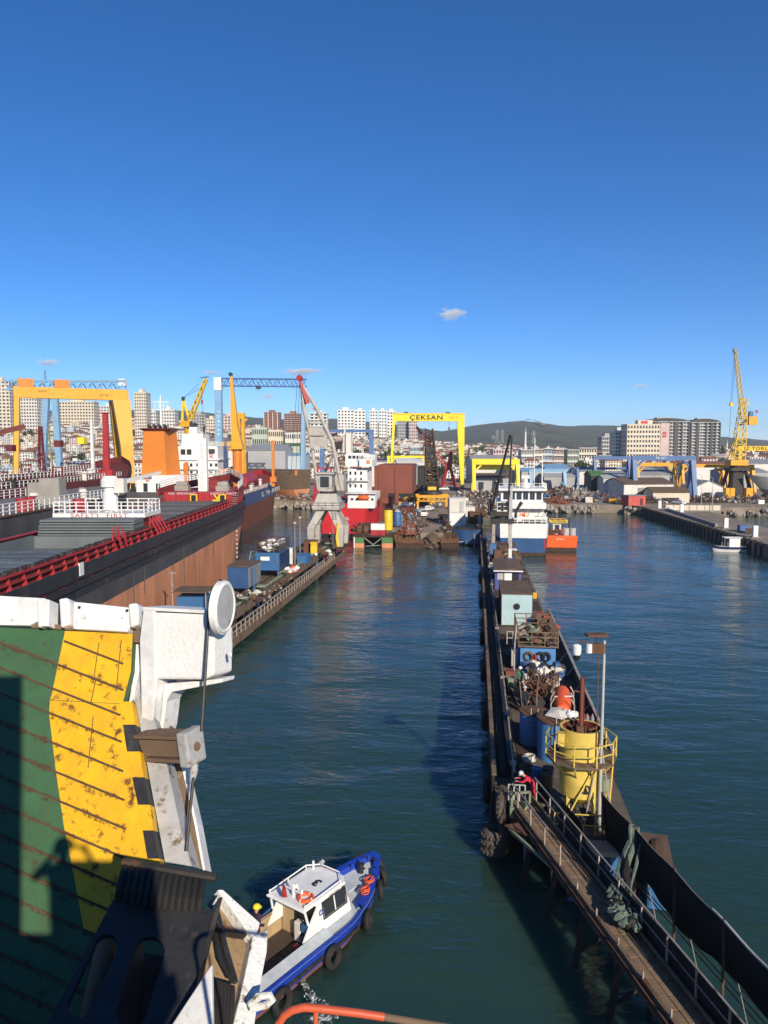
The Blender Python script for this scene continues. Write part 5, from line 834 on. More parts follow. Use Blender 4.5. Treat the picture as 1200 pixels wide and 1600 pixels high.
t=T('skip_container','blue skip container with caged top full of white rubbish on the brown pier','container',lpo(418,903),R(0)); box(t,'body','bin',-1.6,1.6,0,5.5,1.0,3.3); box(t,'side_panel','navy',1.6,1.66,.1,5.4,1.0,3.2); [B('leg','steelblue',t,lambda m:m.bar((x,y,0),(x,y,1),.22)) for x in (-1.4,1.4) for y in (.3,5.2)]; B('cage','rustdark',t,lambda m:m.rail([(-1.6,0,3.3),(1.6,0,3.3),(1.6,5.5,3.3),(-1.6,5.5,3.3),(-1.6,0,3.3)],1.5,.8,.07,3)); B('stair','palegreen',t,lambda m:(m.bar((-1.9,-.8,0),(-1.9,1.8,3.3),.12),m.bar((-2.7,-.8,0),(-2.7,1.8,3.3),.12),[m.box(-2.7,-1.9,-.7+k*.3,-.45+k*.3,.2+k*.38,.25+k*.38) for k in range(9)])); box(t,'notice','white',-.9,.3,-.05,.01,2.3,2.8)
def bags(lab,loc,n,w,d,h,ms,seed,sz=.7):
    q=random.Random(seed); mb=MB()
    for k in range(n): mb.lump((q.uniform(-w,w),q.uniform(-d,d),q.uniform(.1,h)),(sz*q.uniform(.7,1.4),sz*q.uniform(.7,1.4),sz*q.uniform(.5,1)),q,q.randrange(len(ms)),9,6,.34)
    o=mb.build('rubbish_heap',ms,smooth=True); o.location=loc; tag(o,lab,'rubbish',kind='stuff')
p=lpo(418,903); bags('white rubbish in the caged top of the blue skip',p+Vector((0,2.7,3.6)),46,1.3,2.4,.9,['tarp','white','brown','offwhite'],1)
bags('white and orange sacks on the brown pier',lpo(448,895)+Vector((0,0,.1)),16,1.2,1.6,.6,['white','tarp','safetyorange'],2); bags('rags and sacks under the blue container',lpo(378,936)+Vector((.3,0,.05)),16,1.2,1.0,.7,['tarp','brown','blacksteel'],3); bags('pale sacks at the portal crane foot',lpo(505,868)+Vector((0,0,.1)),20,1.6,2,.7,['tarp','white','rust'],4); bags('rubble along the brown pier deck',lpo(430,918)+Vector((.4,0,0)),60,.8,9,.25,['brown','rust','concrete','rustdark'],5,.3)
for lab,px,py,h in (('slim lamp post with round head on the brown pier',461,884,6.0),('thicker lamp post near the portal crane',469,876,6.3)):
    t=T('lamp_post',lab,'lamp post',lpo(px,py)); B('pole','grey',t,lambda m:m.cyl((0,0,0),(0,0,h),.1,.07,n=8)); B('lamp','lightgrey',t,lambda m:m.lathe((0,0,h),[(.05,0),(.24,.12),(.24,.35),(.05,.42)],12))
def crate2(lab,loc,w,d,h,m): t=T('crate',lab,'crate',loc,rr.uniform(-.3,.3)); box(t,'box',m,-w/2,w/2,-d/2,d/2,.08,h); box(t,'lid',m,-w/2-.04,w/2+.04,-d/2-.04,d/2+.04,h,h+.08); box(t,'skid','wood',-w/2,w/2,-d/3,d/3,0,.08)
crate2('blue crate beside the lamp posts',lpo(475,880),1.5,2.4,1.3,'bin'); crate2('white cabinet beside the sacks',lpo(453,882),.9,.8,2.4,'offwhite'); crate2('brown lidded crate at the portal crane foot',lpo(486,866),2,2,2.2,'rust'); crate2('yellow machine crate at the portal crane foot',lpo(491,868),1.0,1.2,2.1,'yellow'); crate2('green crate behind the lamp posts',lpo(440,880),1.6,2,1.4,'palegreen')
t=T('pier_shelter','small blue shelter with brown roof between hull and brown pier','shelter',lpo(308,962)+Vector((-.6,0,0)),R(4)); box(t,'cabin','bin',-1.5,1.2,0,2.6,0,1.9); box(t,'roof','brown',-1.9,1.7,-.4,3,2.4,2.5); [B('post','railgrey',t,lambda m:m.bar((x,y,0),(x,y,2.4),.1)) for x in (-1.8,1.6) for y in (-.3,2.9)]; B('mast','railgrey',t,lambda m:(m.bar((-1.8,-.3,2.4),(-1.8,-.3,4.6),.12),m.bar((-2.2,-.3,4.4),(-1.4,-.3,4.4),.1)))
t=T('steel_drum','grey steel drum tank behind the blue shelter','tank',lpo(323,938)); B('shell','lightgrey',t,lambda m:m.lathe((0,0,0),[(1.0,0),(1.0,1.0),(.9,1.1)],18)); B('lid','grey',t,lambda m:m.lathe((0,0,0),[(.9,1.1),(.3,1.2)],14))
# ------------------------------------------------------------------ right pier
rp=T('floating_pier','long black sided floating pier crowded with cabins and tanks','pier',(0,0,0)); XL,XR_,YN,YF=1.1,7.5,34.2,147.0; DZ=2.5
B('pontoon','pierblack',rp,lambda m:(m.box(XL,XR_,37.2,YF,-1,2.3),m.box(3.6,XR_,YN,37.2,-1,2.3))); B('deck','pierdeck',rp,lambda m:(m.box(XL+.05,XR_-.05,37.25,YF,2.3,DZ),m.box(3.65,XR_-.05,YN,37.25,2.3,DZ-.004)))
for k in range(18): y=38+k*6.05; box(rp,'side_wall_panel','pierblack',XL-.12,XL+.02,y,y+5.8,.2,3.5); box(rp,'side_wall_cap','piersteel',XL-.14,XL+.1,y,y+5.9,3.5,3.56)
B('cable_trunk','pierblack',rp,lambda m:(m.box(XL+.75,XL+1.15,40,YF,DZ,3.3),m.box(XL+.3,XL+.7,40,YF,DZ,2.9))); B('guard_cable','railgrey',rp,lambda m:m.tube([(XL+1.0,38+k*4,3.72-(.18 if k%2 else 0)) for k in range(28)],.05,5))
for k in range(14): y=40+k*7.7; B('rail_stanchion','railgrey',rp,lambda m:(m.bar((XL+1.0,y,DZ),(XL+1.0,y,3.75),.09),m.box(XL+.85,XL+1.2,y-.15,y+.15,3.28,3.45)))
for k in range(16):
    y=41+k*4.2
    if y<78: box(rp,'starboard_wall_panel','pierblack',XR_-.02,XR_+.1,y,y+4.1,1.6,3.6); box(rp,'starboard_rail','railgrey',XR_-.05,XR_+.13,y,y+4.15,3.6,3.66); B('wall_strut','railgrey',rp,lambda m:m.bar((XR_-.05,y,3.6),(XR_-.9,y,DZ),.08))
for k in range(40): y=40.5+k*2.65; box(rp,'deck_plate','rustdark' if k%3 else 'pierdeck',2.5,7.2,y,y+2.55,DZ,DZ+.03+.008*(k%2))  # rusty plates, also darkened to carry the shade on the deck
for k,y in enumerate((41,52,63,75,92,110,128)):
    o=B('tyre_fender','rubber',None,lambda m:m.torus((0,0,0),(1,0,0),.5,.2,20,8)); o.location=(XL-.33,y,1.3); tag(o,'worn tyre fender hung on the black pier wall','tyre','tyre fenders along the black pier')
def rpo(px,py,z=DZ): return at(px,py,z)
# blue hut with curved roof
t=T('cabin_hut','purple blue hut with brown roof and dark doorway on the black pier','hut',(4.1,95,DZ)); mat('hutblue',(.07,.09,.26),.6,.2,.5,rust=.1); B('wall','hutblue',t,lambda m:m.box(-1.6,1.6,0,8.5,0,2.4)); B('roof','brown',t,lambda m:m.prism([(-1.8,2.4),(1.8,2.4),(1.8,2.55),(0,2.75),(-1.8,2.55)],'y',-.5,9)); box(t,'roof_fascia','white',-1.8,1.8,-.56,-.5,2.36,2.5); box(t,'doorway','black',.5,1.3,-.05,.02,.1,2.2); box(t,'door_leaf','white',-.45,.45,-.08,.02,.1,2.2); box(t,'porthole_panel','lightgrey',-1.3,-.6,-.05,.02,1.3,2.1)
t=T('control_cabin','pale turquoise control cabin with broken window on the black pier','cabin',(4.15,75.8,DZ)); mat('turq',(.36,.5,.52),.6,.15,.6,rust=.12); B('wall','turq',t,lambda m:m.box(-1.5,1.5,0,7.5,0,3.1),bevel=.03); B('shaded_side_skin','pierblack',t,lambda m:m.box(-1.53,-1.5,.05,7.4,.1,3.0)); box(t,'roof','brown',-1.56,1.56,-.06,7.6,3.1,3.2); B('window_frame','darkgrey',t,lambda m:m.cyl((.0,-.05,1.9),(.0,.02,1.9),.34,n=14)); B('window_hole','black',t,lambda m:m.cyl((.0,-.08,1.9),(.0,-.04,1.9),.27,n=14)); B('pipe_rail','railgrey',t,lambda m:(m.bar((-1.45,-.1,0),(-1.45,-.1,3.1),.06)));  # black sheet paints the shade on the cabin's left side
o=T('wall_lamp','yellow bulkhead lamp on the corner of the turquoise cabin','lamp',(5.95,76.6,DZ+2.6)); box(o,'body','orangeyellow',-.2,.2,-.2,.2,0,.6,bevel=.05); box(o,'bracket','rustdark',-.4,-.2,-.05,.05,.25,.35)
# blue store with cage on top
t=T('tool_store','blue tool store with rusty cage roof and coiled hoses','store',(4.95,59.6,DZ)); mat('storeblue',(.07,.22,.48),.6,.2,.5,rust=.12); box(t,'body','storeblue',-1.35,1.35,0,6.5,0,2.1); B('cage_frame','piersteel',t,lambda m:(m.rail([(-1.5,-.2,2.1),(1.5,-.2,2.1),(1.5,6.5,2.1),(-1.5,6.5,2.1),(-1.5,-.2,2.1)],1.2,1.0,.07,3),m.box(-1.5,1.5,-.25,6.6,2.1,2.22))); B('cage_arm','railgrey',t,lambda m:(m.tube([(-1.9,-1.2,0),(-1.85,-.6,2.0),(-1.7,-.3,3.9)],.07,6),m.rail([(-2.4,-.2,2.3),(-1.5,-.2,2.3)],1.0,.5,.06,2)))
for x in (-.75,.15,.6): B('coiled_hose','rubber' if x>0 else 'rust',t,lambda m:[m.torus((x,-.08-.04*k,1.35),(0.05*k,1,0),.36-.03*k,.045,16,5,sq=1) for k in range(4)])
B('fire_extinguisher','red',t,lambda m:m.lathe((-.2,-.15,.9),[(.1,0),(.12,.5),(.05,.62),(.03,.72)],10)); 
bags('rusty junk and ropes inside the cage of the blue store',(4.95,62,DZ+2.3),46,1.2,2.6,.5,['rust','brown','palegreen','blacksteel','rock'],6,.5)
bags('white sacks and navy tarps before the blue store',(5.3,57.9,DZ),44,1.3,1.3,1.1,['white','clothnavy','tarp','blue','blacksteel'],7,.75)
t=T('deck_ramp','tan plywood ramp sheet lying on the pier deck','ramp',(3.5,56.2,DZ+.06),R(6)); B('sheet','wood',t,lambda m:m.add([(-1,-4.5,0),(1.2,-4.5,0),(1.2,3,.35),(-1,3,.35),(-1,-4.5,.06),(1.2,-4.5,.06),(1.2,3,.41),(-1,3,.41)],[(0,1,2,3),(4,5,6,7),(0,1,5,4),(1,2,6,5),(2,3,7,6),(3,0,4,7)])); [box(t,'batten','brown',-1,1.2,-4+k*1.2,-3.9+k*1.2,.1+k*.05,.15+k*.05) for k in range(6)]
# rusty tangle and orange raft
t=T('rusty_frame','tangled rusty pipe frame standing on the pier deck','scrap',(4.6,51.8,DZ),R(-10)); q=random.Random(5)
B('pipe_hoop','rust',t,lambda m:[m.tube([(q.uniform(-1.1,1.1),q.uniform(-2,2),0),(q.uniform(-1,1),q.uniform(-2,2),1.4),(q.uniform(-1,1),q.uniform(-2,2),2.0),(q.uniform(-1.1,1.1),q.uniform(-2,2),.2)],.05,5) for k in range(20)]); B('pipe_post','piersteel',t,lambda m:[m.bar((x,y,0),(x+q.uniform(-.3,.3),y,2.2),.09) for x in (-1,-.2,.8) for y in (-1.8,0,1.8)]); B('dark_drum','blacksteel',t,lambda m:[m.cyl((-.6,y,.5),(.5,y,.5),.5,n=14) for y in (-1,.3,1.5)])
t=T('life_raft','orange life raft canister with white strap on a pipe cradle','life raft',(5.75,49.8,DZ),R(-6)); B('canister','safetyorange',t,lambda m:m.loft([[(math.cos(a)*.55*w,y+math.sin(a)*.1,.95+math.sin(a)*.55*w+h) for a in [k*math.pi/6 for k in range(12)]] for y,w,h in ((-1.6,.3,-.2),(-1.4,.85,-.15),(-.5,1,0),(.6,1.02,.1),(1.5,.9,.2),(1.75,.35,.25))]),smooth=True); B('strap','white',t,lambda m:m.bar((-.6,.0,1.35),(.62,-.25,1.55),.16,.06)); B('cradle','railgrey',t,lambda m:[m.tube([(s*.75,y,0),(s*.72,y,1.3),(s*.5,y,1.7)],.05,6) for s in (-1,1) for y in (-1.3,0,1.3)])
# tanks
def bluetank(lab,x,y,r,h,tarp):
    t=T('storage_tank',lab,'tank',(x,y,DZ)); B('shell','storeblue',t,lambda m:m.lathe((0,0,0),[(r,0),(r,h)],28),smooth=True); B('rim','rust',t,lambda m:m.lathe((0,0,0),[(r+.06,h-.02),(r+.06,h+.1),(r-.1,h+.14),(.05,h+.16)],28)); B('ladder','railgrey',t,lambda m:[m.bar((-.2,-r-.12,.2+k*.3),(.2,-r-.12,.2+k*.3),.04) for k in range(int(h/.3))]+[m.bar((s*.2,-r-.12,0),(s*.2,-r-.12,h+.5),.05) for s in (-1,1)])
    if tarp: B('tarp','tarp',t,lambda m:m.add([(-.75,-.2,h+.22),(.1,-.9,h+.26),(.95,-.15,h+.3),(.2,.65,h+.42),(-.3,.4,h+.5),(0,-.1,h+.55)],[(0,1,5),(1,2,5),(2,3,5),(3,4,5),(4,0,5)]),smooth=False); bags('white rags on the tarp covered tank lid',(x+.7,y-.2,DZ+h+.2),10,.35,.3,.2,['white','tarp'],9,.35)
bluetank('blue storage tank with tarp on its lid',4.75,43.2,1.12,2.25,True); bluetank('smaller shaded blue tank behind the tarp covered one',3.55,45.2,.8,1.9,False)
# yellow silo
t=T('silo','yellow cylindrical silo with round railed platform at the pier end','silo',(5.0,35.6,DZ)); mat('siloyellow',(.66,.48,.1),.55,.18,1.6,rust=.14,grime=.15); mat('railyellow',(.62,.45,.1),.6,.25,3,rust=.0); 
for a in (.6,2.2,3.9,5.4): B('leg','siloyellow',t,lambda m:m.bar((math.cos(a)*.85,math.sin(a)*.85,0),(math.cos(a)*.85,math.sin(a)*.85,1.9),.16))
B('shell','siloyellow',t,lambda m:m.lathe((0,0,0),[(.35,1.0),(.95,1.5),(.98,3.2),(.98,4.6),(.86,4.6),(.86,3.0),(.05,3.0)],32,cap=False),smooth=True); B('inner_lining','maroon',t,lambda m:m.lathe((0,0,0),[(.855,4.59),(.85,3.02),(.1,3.01)],32,cap=False)); B('platform','piersteel',t,lambda m:m.lathe((0,0,0),[(.99,3.15),(1.62,3.15),(1.62,3.25),(.99,3.25)],10)); 
oct_=[(1.6*math.cos(k*math.pi/5),1.6*math.sin(k*math.pi/5),3.25) for k in range(11)]; B('platform_railing','railyellow',t,lambda m:m.rail(oct_,.95,.98,.045,2)); B('platform_bracket','siloyellow',t,lambda m:[m.bar((.95*math.cos(a),.95*math.sin(a),2.5),(1.55*math.cos(a),1.55*math.sin(a),3.15),.06) for a in [k*math.pi/5 for k in range(10)]])
B('emblem','black',t,lambda m:(m.torus((.12,-1.0,2.0),(0,1,0),.2,.028,20,5),m.prism([(.02,1.85),(.22,1.85),(.12,2.17)],'y',-1.02,-.96))); B('drive_pipe','rustred',t,lambda m:m.cyl((0,.1,3.0),(0.02,.1,6.9),.11,n=12)); B('drive_frame','rust',t,lambda m:(m.torus((0,0,4.35),(0,0,1),.42,.05,18,6),[m.bar((math.cos(a)*.8,math.sin(a)*.8,4.5),(0,.1,4.3),.1) for a in (0.3,2.4,4.5)],m.box(-.22,.22,-.1,.35,4.1,4.6))); B('pipe_bracket','rust',t,lambda m:m.bar((0,.1,6.2),(-.35,.1,6.25),.05)); B('diagonal_strut','siloyellow',t,lambda m:(m.bar((-1.0,-1.1,.1),(.5,-1.02,3.15),.06),m.bar((1.3,-.9,3.15),(1.1,-1.0,0),.06))); box(t,'valve_box','siloyellow',-1.15,-.85,-.8,-.45,3.9,4.5); B('valve_gear','blacksteel',t,lambda m:[m.lump((rr.uniform(-.6,.6),-.7+rr.uniform(-.2,.2),.5+rr.uniform(-.2,.4)),(.4,.35,.35),rr) for k in range(12)]); B('base_railing','railyellow',t,lambda m:m.rail([(-1.3,-1.35,0),(1.4,-1.35,0),(1.4,1.2,0)],1.0,.9,.045,2)); B('base_plank','wood',t,lambda m:[m.box(-1.2,1.3,-1.3+k*.28,-1.06+k*.28,.01,.06) for k in range(5)])
# lamp mast
t=T('lamp_mast','tall pale lamp mast with camera head beside the yellow silo','lamp mast',(5.75,34.75,DZ)); B('pole','lightgrey',t,lambda m:m.tube([(0,0,0),(.03,0,4),(.06,0,8.9)],[.085,.075,.06],12),smooth=True); B('conduit','rust',t,lambda m:m.tube([(-.2,0,3.5),(-.17,0,8.4)],.025,5)); B('brace','railgrey',t,lambda m:[m.bar((x,y,0.02),(0,0,4.3),.055) for x,y in ((-.75,-.3),(.65,-.35),(.2,.8))]); B('head_bracket','rust',t,lambda m:(m.box(-.55,.12,-.06,.06,8.3,8.75),m.tube([(-.5,0,8.7),(-.9,0,8.85),(-1.1,0,8.75)],.04,6))); B('dome_camera','white',t,lambda m:m.lathe((-1.15,0,8.15),[(.05,0),(.18,.08),(.2,.2),(.2,.48),(.08,.55)],14),smooth=True); B('dome_glass','black',t,lambda m:m.lathe((-1.15,0,7.95),[(.04,0),(.15,.08),(.17,.2)],12),smooth=True); B('floodlight','white',t,lambda m:m.cyl((-.62,-.1,8.35),(-.62,-.1,8.75),.13,n=10)); B('solar_shield','rust',t,lambda m:m.cbox((-.3,0,9.15),(.95,.5,.1),.2)); B('shield_post','blacksteel',t,lambda m:m.bar((-.3,0,8.75),(-.3,0,9.1),.08))
# black rail crane on the pier
f=131; x0=4.5; t=T('rail_crane','small black rail crane with twin boom struts on the far pier end','crane',(x0,131,DZ),0)
for s in (-1,1):
    for y in (-1.6,1.6): B('leg','cranegrey' if s>0 else 'railgrey',t,lambda m:m.bar((s*1.4,y,0),(s*1.4,y,4.9),.5))
box(t,'portal_beam','blacksteel',-1.9,1.9,-2,2,4.9,5.7); B('turntable','black',t,lambda m:m.lathe((0,0,0),[(1.3,5.7),(1.1,6.1)],14)); box(t,'cab','offwhite',-.9,.9,-1.4,.8,6.9,8.5); box(t,'cab_base','blacksteel',-2.1,1.6,-1.4,1.6,6.1,6.9); [box(t,'cab_window','window',x,x+.5,-1.46,-1.39,7.2+z,7.7+z) for x in (-.75,.25) for z in (0,.65)]; box(t,'cab_gap','black',-.2,.2,-1.47,-1.38,7.0,8.4); B('boom_strut','blacksteel',t,lambda m:(m.bar((-2.0,-1,6.2),(1.0,-5,19.6),.32,w2=.2),m.bar((-2.0,-1,6.2),(-2.2,-.4,9),.5))); B('boom_strut','blacksteel',t,lambda m:(m.bar((.9,-1,6.2),(1.25,-5,19.4),.32,w2=.2))); B('boom_rung','blacksteel',t,lambda m:[m.bar((-2.0+3.0*k,-1-4*k,6.2+13.4*k),(.9+.3*k,-1-4*k,6.2+13.4*k),.1) for k in (.3,.5,.62,.74,.84,.92)]); B('mast_post','lightgrey',t,lambda m:m.bar((1.35,-1.2,5.7),(1.5,-1.2,11),.6,w2=.3)); B('exhaust','blacksteel',t,lambda m:m.tube([(2.2,-1,5.8),(2.3,-1,7),(3.2,-1,8.5)],[.25,.22,.3],8))
bags('ropes and rags on the far pier end',(4.6,124,DZ),60,2.2,8,1.0,['rust','brown','tarp','blue','rustdark'],11,.9); bags('clutter along the black pier by the purple hut',(2.9,104,DZ),36,.7,8,.8,['rust','tarp','blacksteel','offwhite'],12,.7); bags('rope heap between hut and turquoise cabin',(4.6,87,DZ),30,1.6,2.5,.7,['rust','brown','blacksteel'],13,.8); bags('brown net heap behind the turquoise cabin',(6.7,73,DZ),50,.6,4,1.4,['rust','brown','rustred'],14,.7)
crate2('rust brown cabinet on the far pier end',(3.4,117,DZ),1.1,1.1,2.0,'rust'); crate2('blue cabinet on the far pier end',(2.8,120,DZ),1.0,1.2,2.6,'steelblue'); crate2('white cabinet on the far pier end',(5.3,118,DZ),.5,.5,2.1,'offwhite')
crate2('small green box beside the pier workers',(2.65,55,DZ),.5,.6,.9,'palegreen'); crate2('pink tool box on the plywood ramp',(2.7,57.5,DZ),.6,.7,.7,'rustred'); crate2('pale cabinet behind the pier workers',(3.2,60.5,DZ),.5,.5,1.6,'lightgrey')
# pier end: big tyres, green winch, pontoons
def tyre(loc,ax,Rr,r,lab,rot=None):
    t=T('tractor_tyre',lab,'tyre',loc); B('tread','rubber',t,lambda m:m.torus((0,0,0),ax,Rr,r,26,9,sq=1.15),smooth=True); a=Vector(ax).normalized()
    B('lug','rubber',t,lambda m:[m.cbox(((m.frame((0,0,0),a)[2]*math.cos(q)+m.frame((0,0,0),a)[3]*math.sin(q))*(Rr+r*.93)),(.12,.12,.12),q) for q in [k*math.pi/10 for k in range(20)]])
mat('tyrebrown',(.09,.07,.058),.9,.35,3); 
tyre((1.5,37.0,2.3),(1,-.25,.1),.55,.22,'big upright tyre at the corner of the black pier')
for k in range(3): tyre((1.1,36.5,.45+k*.4),(0,0,1),.42,.21,('lowest','middle','top')[k]+' tyre of the stacked tyre fender at the pier corner')
for o in bpy.data.objects:
    if o.name.startswith(('tread','lug')): o.data.materials[0]=M['tyrebrown']
t=T('mooring_winch','pale green mooring winch with rusty drum at the pier corner','winch',(2.35,36.6,DZ)); B('frame','palegreen',t,lambda m:(m.box(-.55,.55,-.5,.4,-.3,.25),m.bar((-.45,-.3,.2),(-.45,-.3,.9),.1),m.bar((.4,-.3,.2),(.4,-.3,1.0),.1),m.bar((-.45,-.3,.9),(.4,-.3,1.0),.1))); B('drum','rust',t,lambda m:m.lathe((0,-.55,-1.0),[(.5,0),(.5,.1),(.36,.12),(.36,.6),(.5,.62),(.5,.72)],16)); B('guard','lightgrey',t,lambda m:m.rail([(-.6,.2,.3),(.2,.2,.3)],.8,.25,.05,2)); B('drain_pipe','railgrey',t,lambda m:m.cyl((.15,-.9,-.9),(.2,-1.0,-2.3),.08,n=8)); B('chute','palegreen',t,lambda m:m.bar((-.2,-.6,-.2),(.2,-.5,.5),.5,.12))
t=T('work_pontoon','small blue work pontoon with brown deck beside the silo','pontoon',(8.35,34.6,0),R(-8)); B('hull','bin',t,lambda m:m.box(-.55,.6,-1.6,2.4,-.3,1.3),bevel=.12); box(t,'deck','brown',-.6,.65,-1.65,2.45,1.3,1.42); B('bitt','rustdark',t,lambda m:m.lump((0,.6,1.7),(.7,.7,.7),rr))
t=T('support_frame','bright blue steel support frame under the silo edge','frame',(5.3,33.4,0)); [box(t,'post','bin',x-.18,x+.18,-.2,.2,-1,2.2) for x in (-.9,0,.9)]; B('brace','bin',t,lambda m:(m.bar((-.9,0,.3),(.9,0,1.9),.16),m.bar((0,-.25,.2),(.9,-.25,1.6),.3,.05))); box(t,'head_beam','lightgrey',-1.2,1.3,-.3,.5,2.2,2.42)

t=T('blue_end_panel','bright blue steel panel on the pier end below the silo','panel',(5.15,34.12,0)); box(t,'plate','bin',-1.1,-.2,-.04,.06,.2,2.25); box(t,'plate','bin',.1,.95,-.04,.06,.4,2.25); [box(t,'rib','bin',x-.05,x+.05,-.1,-.04,.3,2.2) for x in (-1.0,-.3,.2,.85)]; box(t,'ledge','lightgrey',-1.2,1.2,-.35,.05,2.26,2.4)

# small gear on the near pier deck
def drum(lab,x,y,m,r=.29,h=.86):
    t=T('oil_drum',lab,'drum',(x,y,DZ+.04)); B('shell',m,t,lambda q:q.lathe((0,0,0),[(r,0),(r,h*.32),(r+.02,h*.34),(r,h*.36),(r,h*.64),(r+.02,h*.66),(r,h*.68),(r,h)],16),smooth=True); B('lid',m,t,lambda q:q.lathe((0,0,0),[(r+.015,h),(r+.015,h+.03),(r-.04,h+.03),(r-.05,h+.01),(.02,h+.01)],16))
for a in (('rusty oil drum of the three beside the silo, nearest its legs',3.75,38.7,'rust'),('dark blue oil drum of the three beside the silo',3.3,39.3,'blue'),('black oil drum of the three beside the silo',3.9,39.5,'blacksteel'),('pale green oil drum behind the silo platform',6.6,38.6,'palegreen'),('rust brown oil drum against the pier wall behind the silo',6.9,39.4,'rust'),('white plastic drum beside the tarp covered tank',6.45,42.5,'offwhite'),('red oil drum beside the orange life raft',6.9,47.6,'red')): drum(*a)
def coil(lab,x,y,m,n=7,r=.42):
    t=T('hose_coil',lab,'hose',(x,y,DZ+.05)); q=random.Random(int(x*100+y))
    for k in range(n): B('turn',m,t,lambda b:b.torus((q.uniform(-.04,.04),q.uniform(-.04,.04),.04+k*.05),(q.uniform(-.08,.08),q.uniform(-.08,.08),1),r-.012*k,.032,20,6),smooth=True)
coil('black hose coil on the deck beside the person in red',3.5,37.9,'rubber'); coil('brown rope coil behind the three oil drums',3.0,40.6,'rust'); coil('grey rope coil at the foot of the tarp covered tank',3.1,42.4,'tarp',6,.36); coil('orange rope coil near the life raft',6.3,45.6,'safetyorange',5,.34)
t=T('wood_pallet','weathered wood pallet lying by the blue tanks','pallet',(6.2,40.6,DZ+.04),R(18)); [box(t,'slat','wood',-.6,.6,-.5+k*.2,-.36+k*.2,.11,.14) for k in range(6)]; [box(t,'bearer','wood',x-.05,x+.05,-.5,.64,0,.11) for x in (-.55,0,.55)]
t=T('pipe_stack','stack of rusty pipes along the pier wall','pipes',(6.75,43.6,DZ+.05)); [B('pipe','rust' if k%2 else 'railgrey',t,lambda m:m.cyl((-.3+.17*(k%4)+.08*(k//4),-1.6+.1*k,.08+.15*(k//4)),(-.3+.17*(k%4)+.08*(k//4),1.8+.07*k,.08+.15*(k//4)),.075,n=10)) for k in range(7)]
t=T('deck_hose','long black hose snaking over the pier deck','hose',(0,0,DZ+.07)); B('hose','rubber',t,lambda m:m.tube([(2.7+.45*math.sin(k*.7)+.03*k,38.2+k*.5,.03) for k in range(22)],.05,7),smooth=True)
t=T('gas_cylinder_rack','rack of grey gas cylinders behind the tarp covered tank','gas cylinders',(6.6,46.4,DZ+.04)); [B('cylinder','grey' if k!=1 else 'bin',t,lambda m:m.lathe((-.35+.3*k,0,0),[(.12,0),(.12,1.2),(.05,1.36),(.04,1.45)],12),smooth=True) for k in range(4)]; B('rack_bar','rust',t,lambda m:(m.bar((-.6,-.16,.8),(.75,-.16,.8),.05),m.bar((-.6,.16,.8),(.75,.16,.8),.05)))
# ------------------------------------------------------------------ walkway with nets
A=Vector((2.45,36.9,2.75)); Z_=Vector((10.2,10.5,3.0)); dv=(Z_-A).normalized(); nr=Vector((dv.y,-dv.x,0)).normalized()   # nr points to the +x / near side
Lw=(Z_-A).length; ang=math.atan2(dv.y,dv.x)
wk=T('gangway','narrow plank walkway on piles leading from the pier end','gangway',A,ang)      # local x along the walkway, local y to the left
# local y>0 is left of travel (=east side), y<0 west
for k in range(int(Lw/.62)):
    x=.05+k*.62
    for j in range(3): box(wk,'plank','wood',x+.02*rr.random(),x+.58,-.42+j*.3,-.15+j*.3,0,.045+.015*rr.random())
for s in (-.52,.58): B('side_beam','piersteel',wk,lambda m:m.box(0,Lw,s-.07,s+.07,-.3,.1))
B('kick_board','wood',wk,lambda m:m.box(0,Lw,.44,.5,.1,.24))
for k in range(16): 
    x=.3+k*Lw/16; box(wk,'rail_post','railgrey',x-.03,x+.03,.55,.61,.1,1.15); box(wk,'rail_post','railgrey',x+.5,x+.55,-.57,-.52,.1,.95 if k<4 else .35)
B('hand_rail','railgrey',wk,lambda m:(m.tube([(x,.58,1.15) for x in (0,Lw*.5,Lw)],.035,6),m.tube([(x,.58,.65) for x in (0,Lw*.5,Lw)],.025,6),m.tube([(0,-.54,.95),(4.6,-.54,.95)],.03,6)))
B('conduit','rust',wk,lambda m:(m.tube([(0,-.66,-.1),(Lw,-.66,-.1)],.05,6),m.tube([(0,-.66,-.3),(Lw,-.66,-.3)],.07,6),m.tube([(0,.3,.1),(Lw,.3,.1)],.04,6)))
for k in range(9):
    x=2.5+k*2.9
    for s in (-1,1): B('pile','pierblack',wk,lambda m:m.cyl((x+s*.2,s*.95-.1,-4.6),(x,s*.45,-.3),.13,n=8))
    B('pile_brace','pierblack',wk,lambda m:(m.bar((x,-.9,-2.2),(x,.9,-1.2),.1),m.bar((x,-.5,-.35),(x,.5,-.35),.16)))
B('gusset_plate','rust',wk,lambda m:m.prism([(1.5,-.3),(1.7,-1.5),(3.4,-.35)],'z',-.3,-.24)); B('gusset_arm','palegreen',wk,lambda m:m.bar((1.8,-1.3,-.4),(5.2,-.5,-.5),.12))
mat('net',(.012,.012,.013),.95,.3,4); mat('netgreen',(.12,.16,.13),.95,.35,3,rcol=(.3,.33,.3),rust=.2)
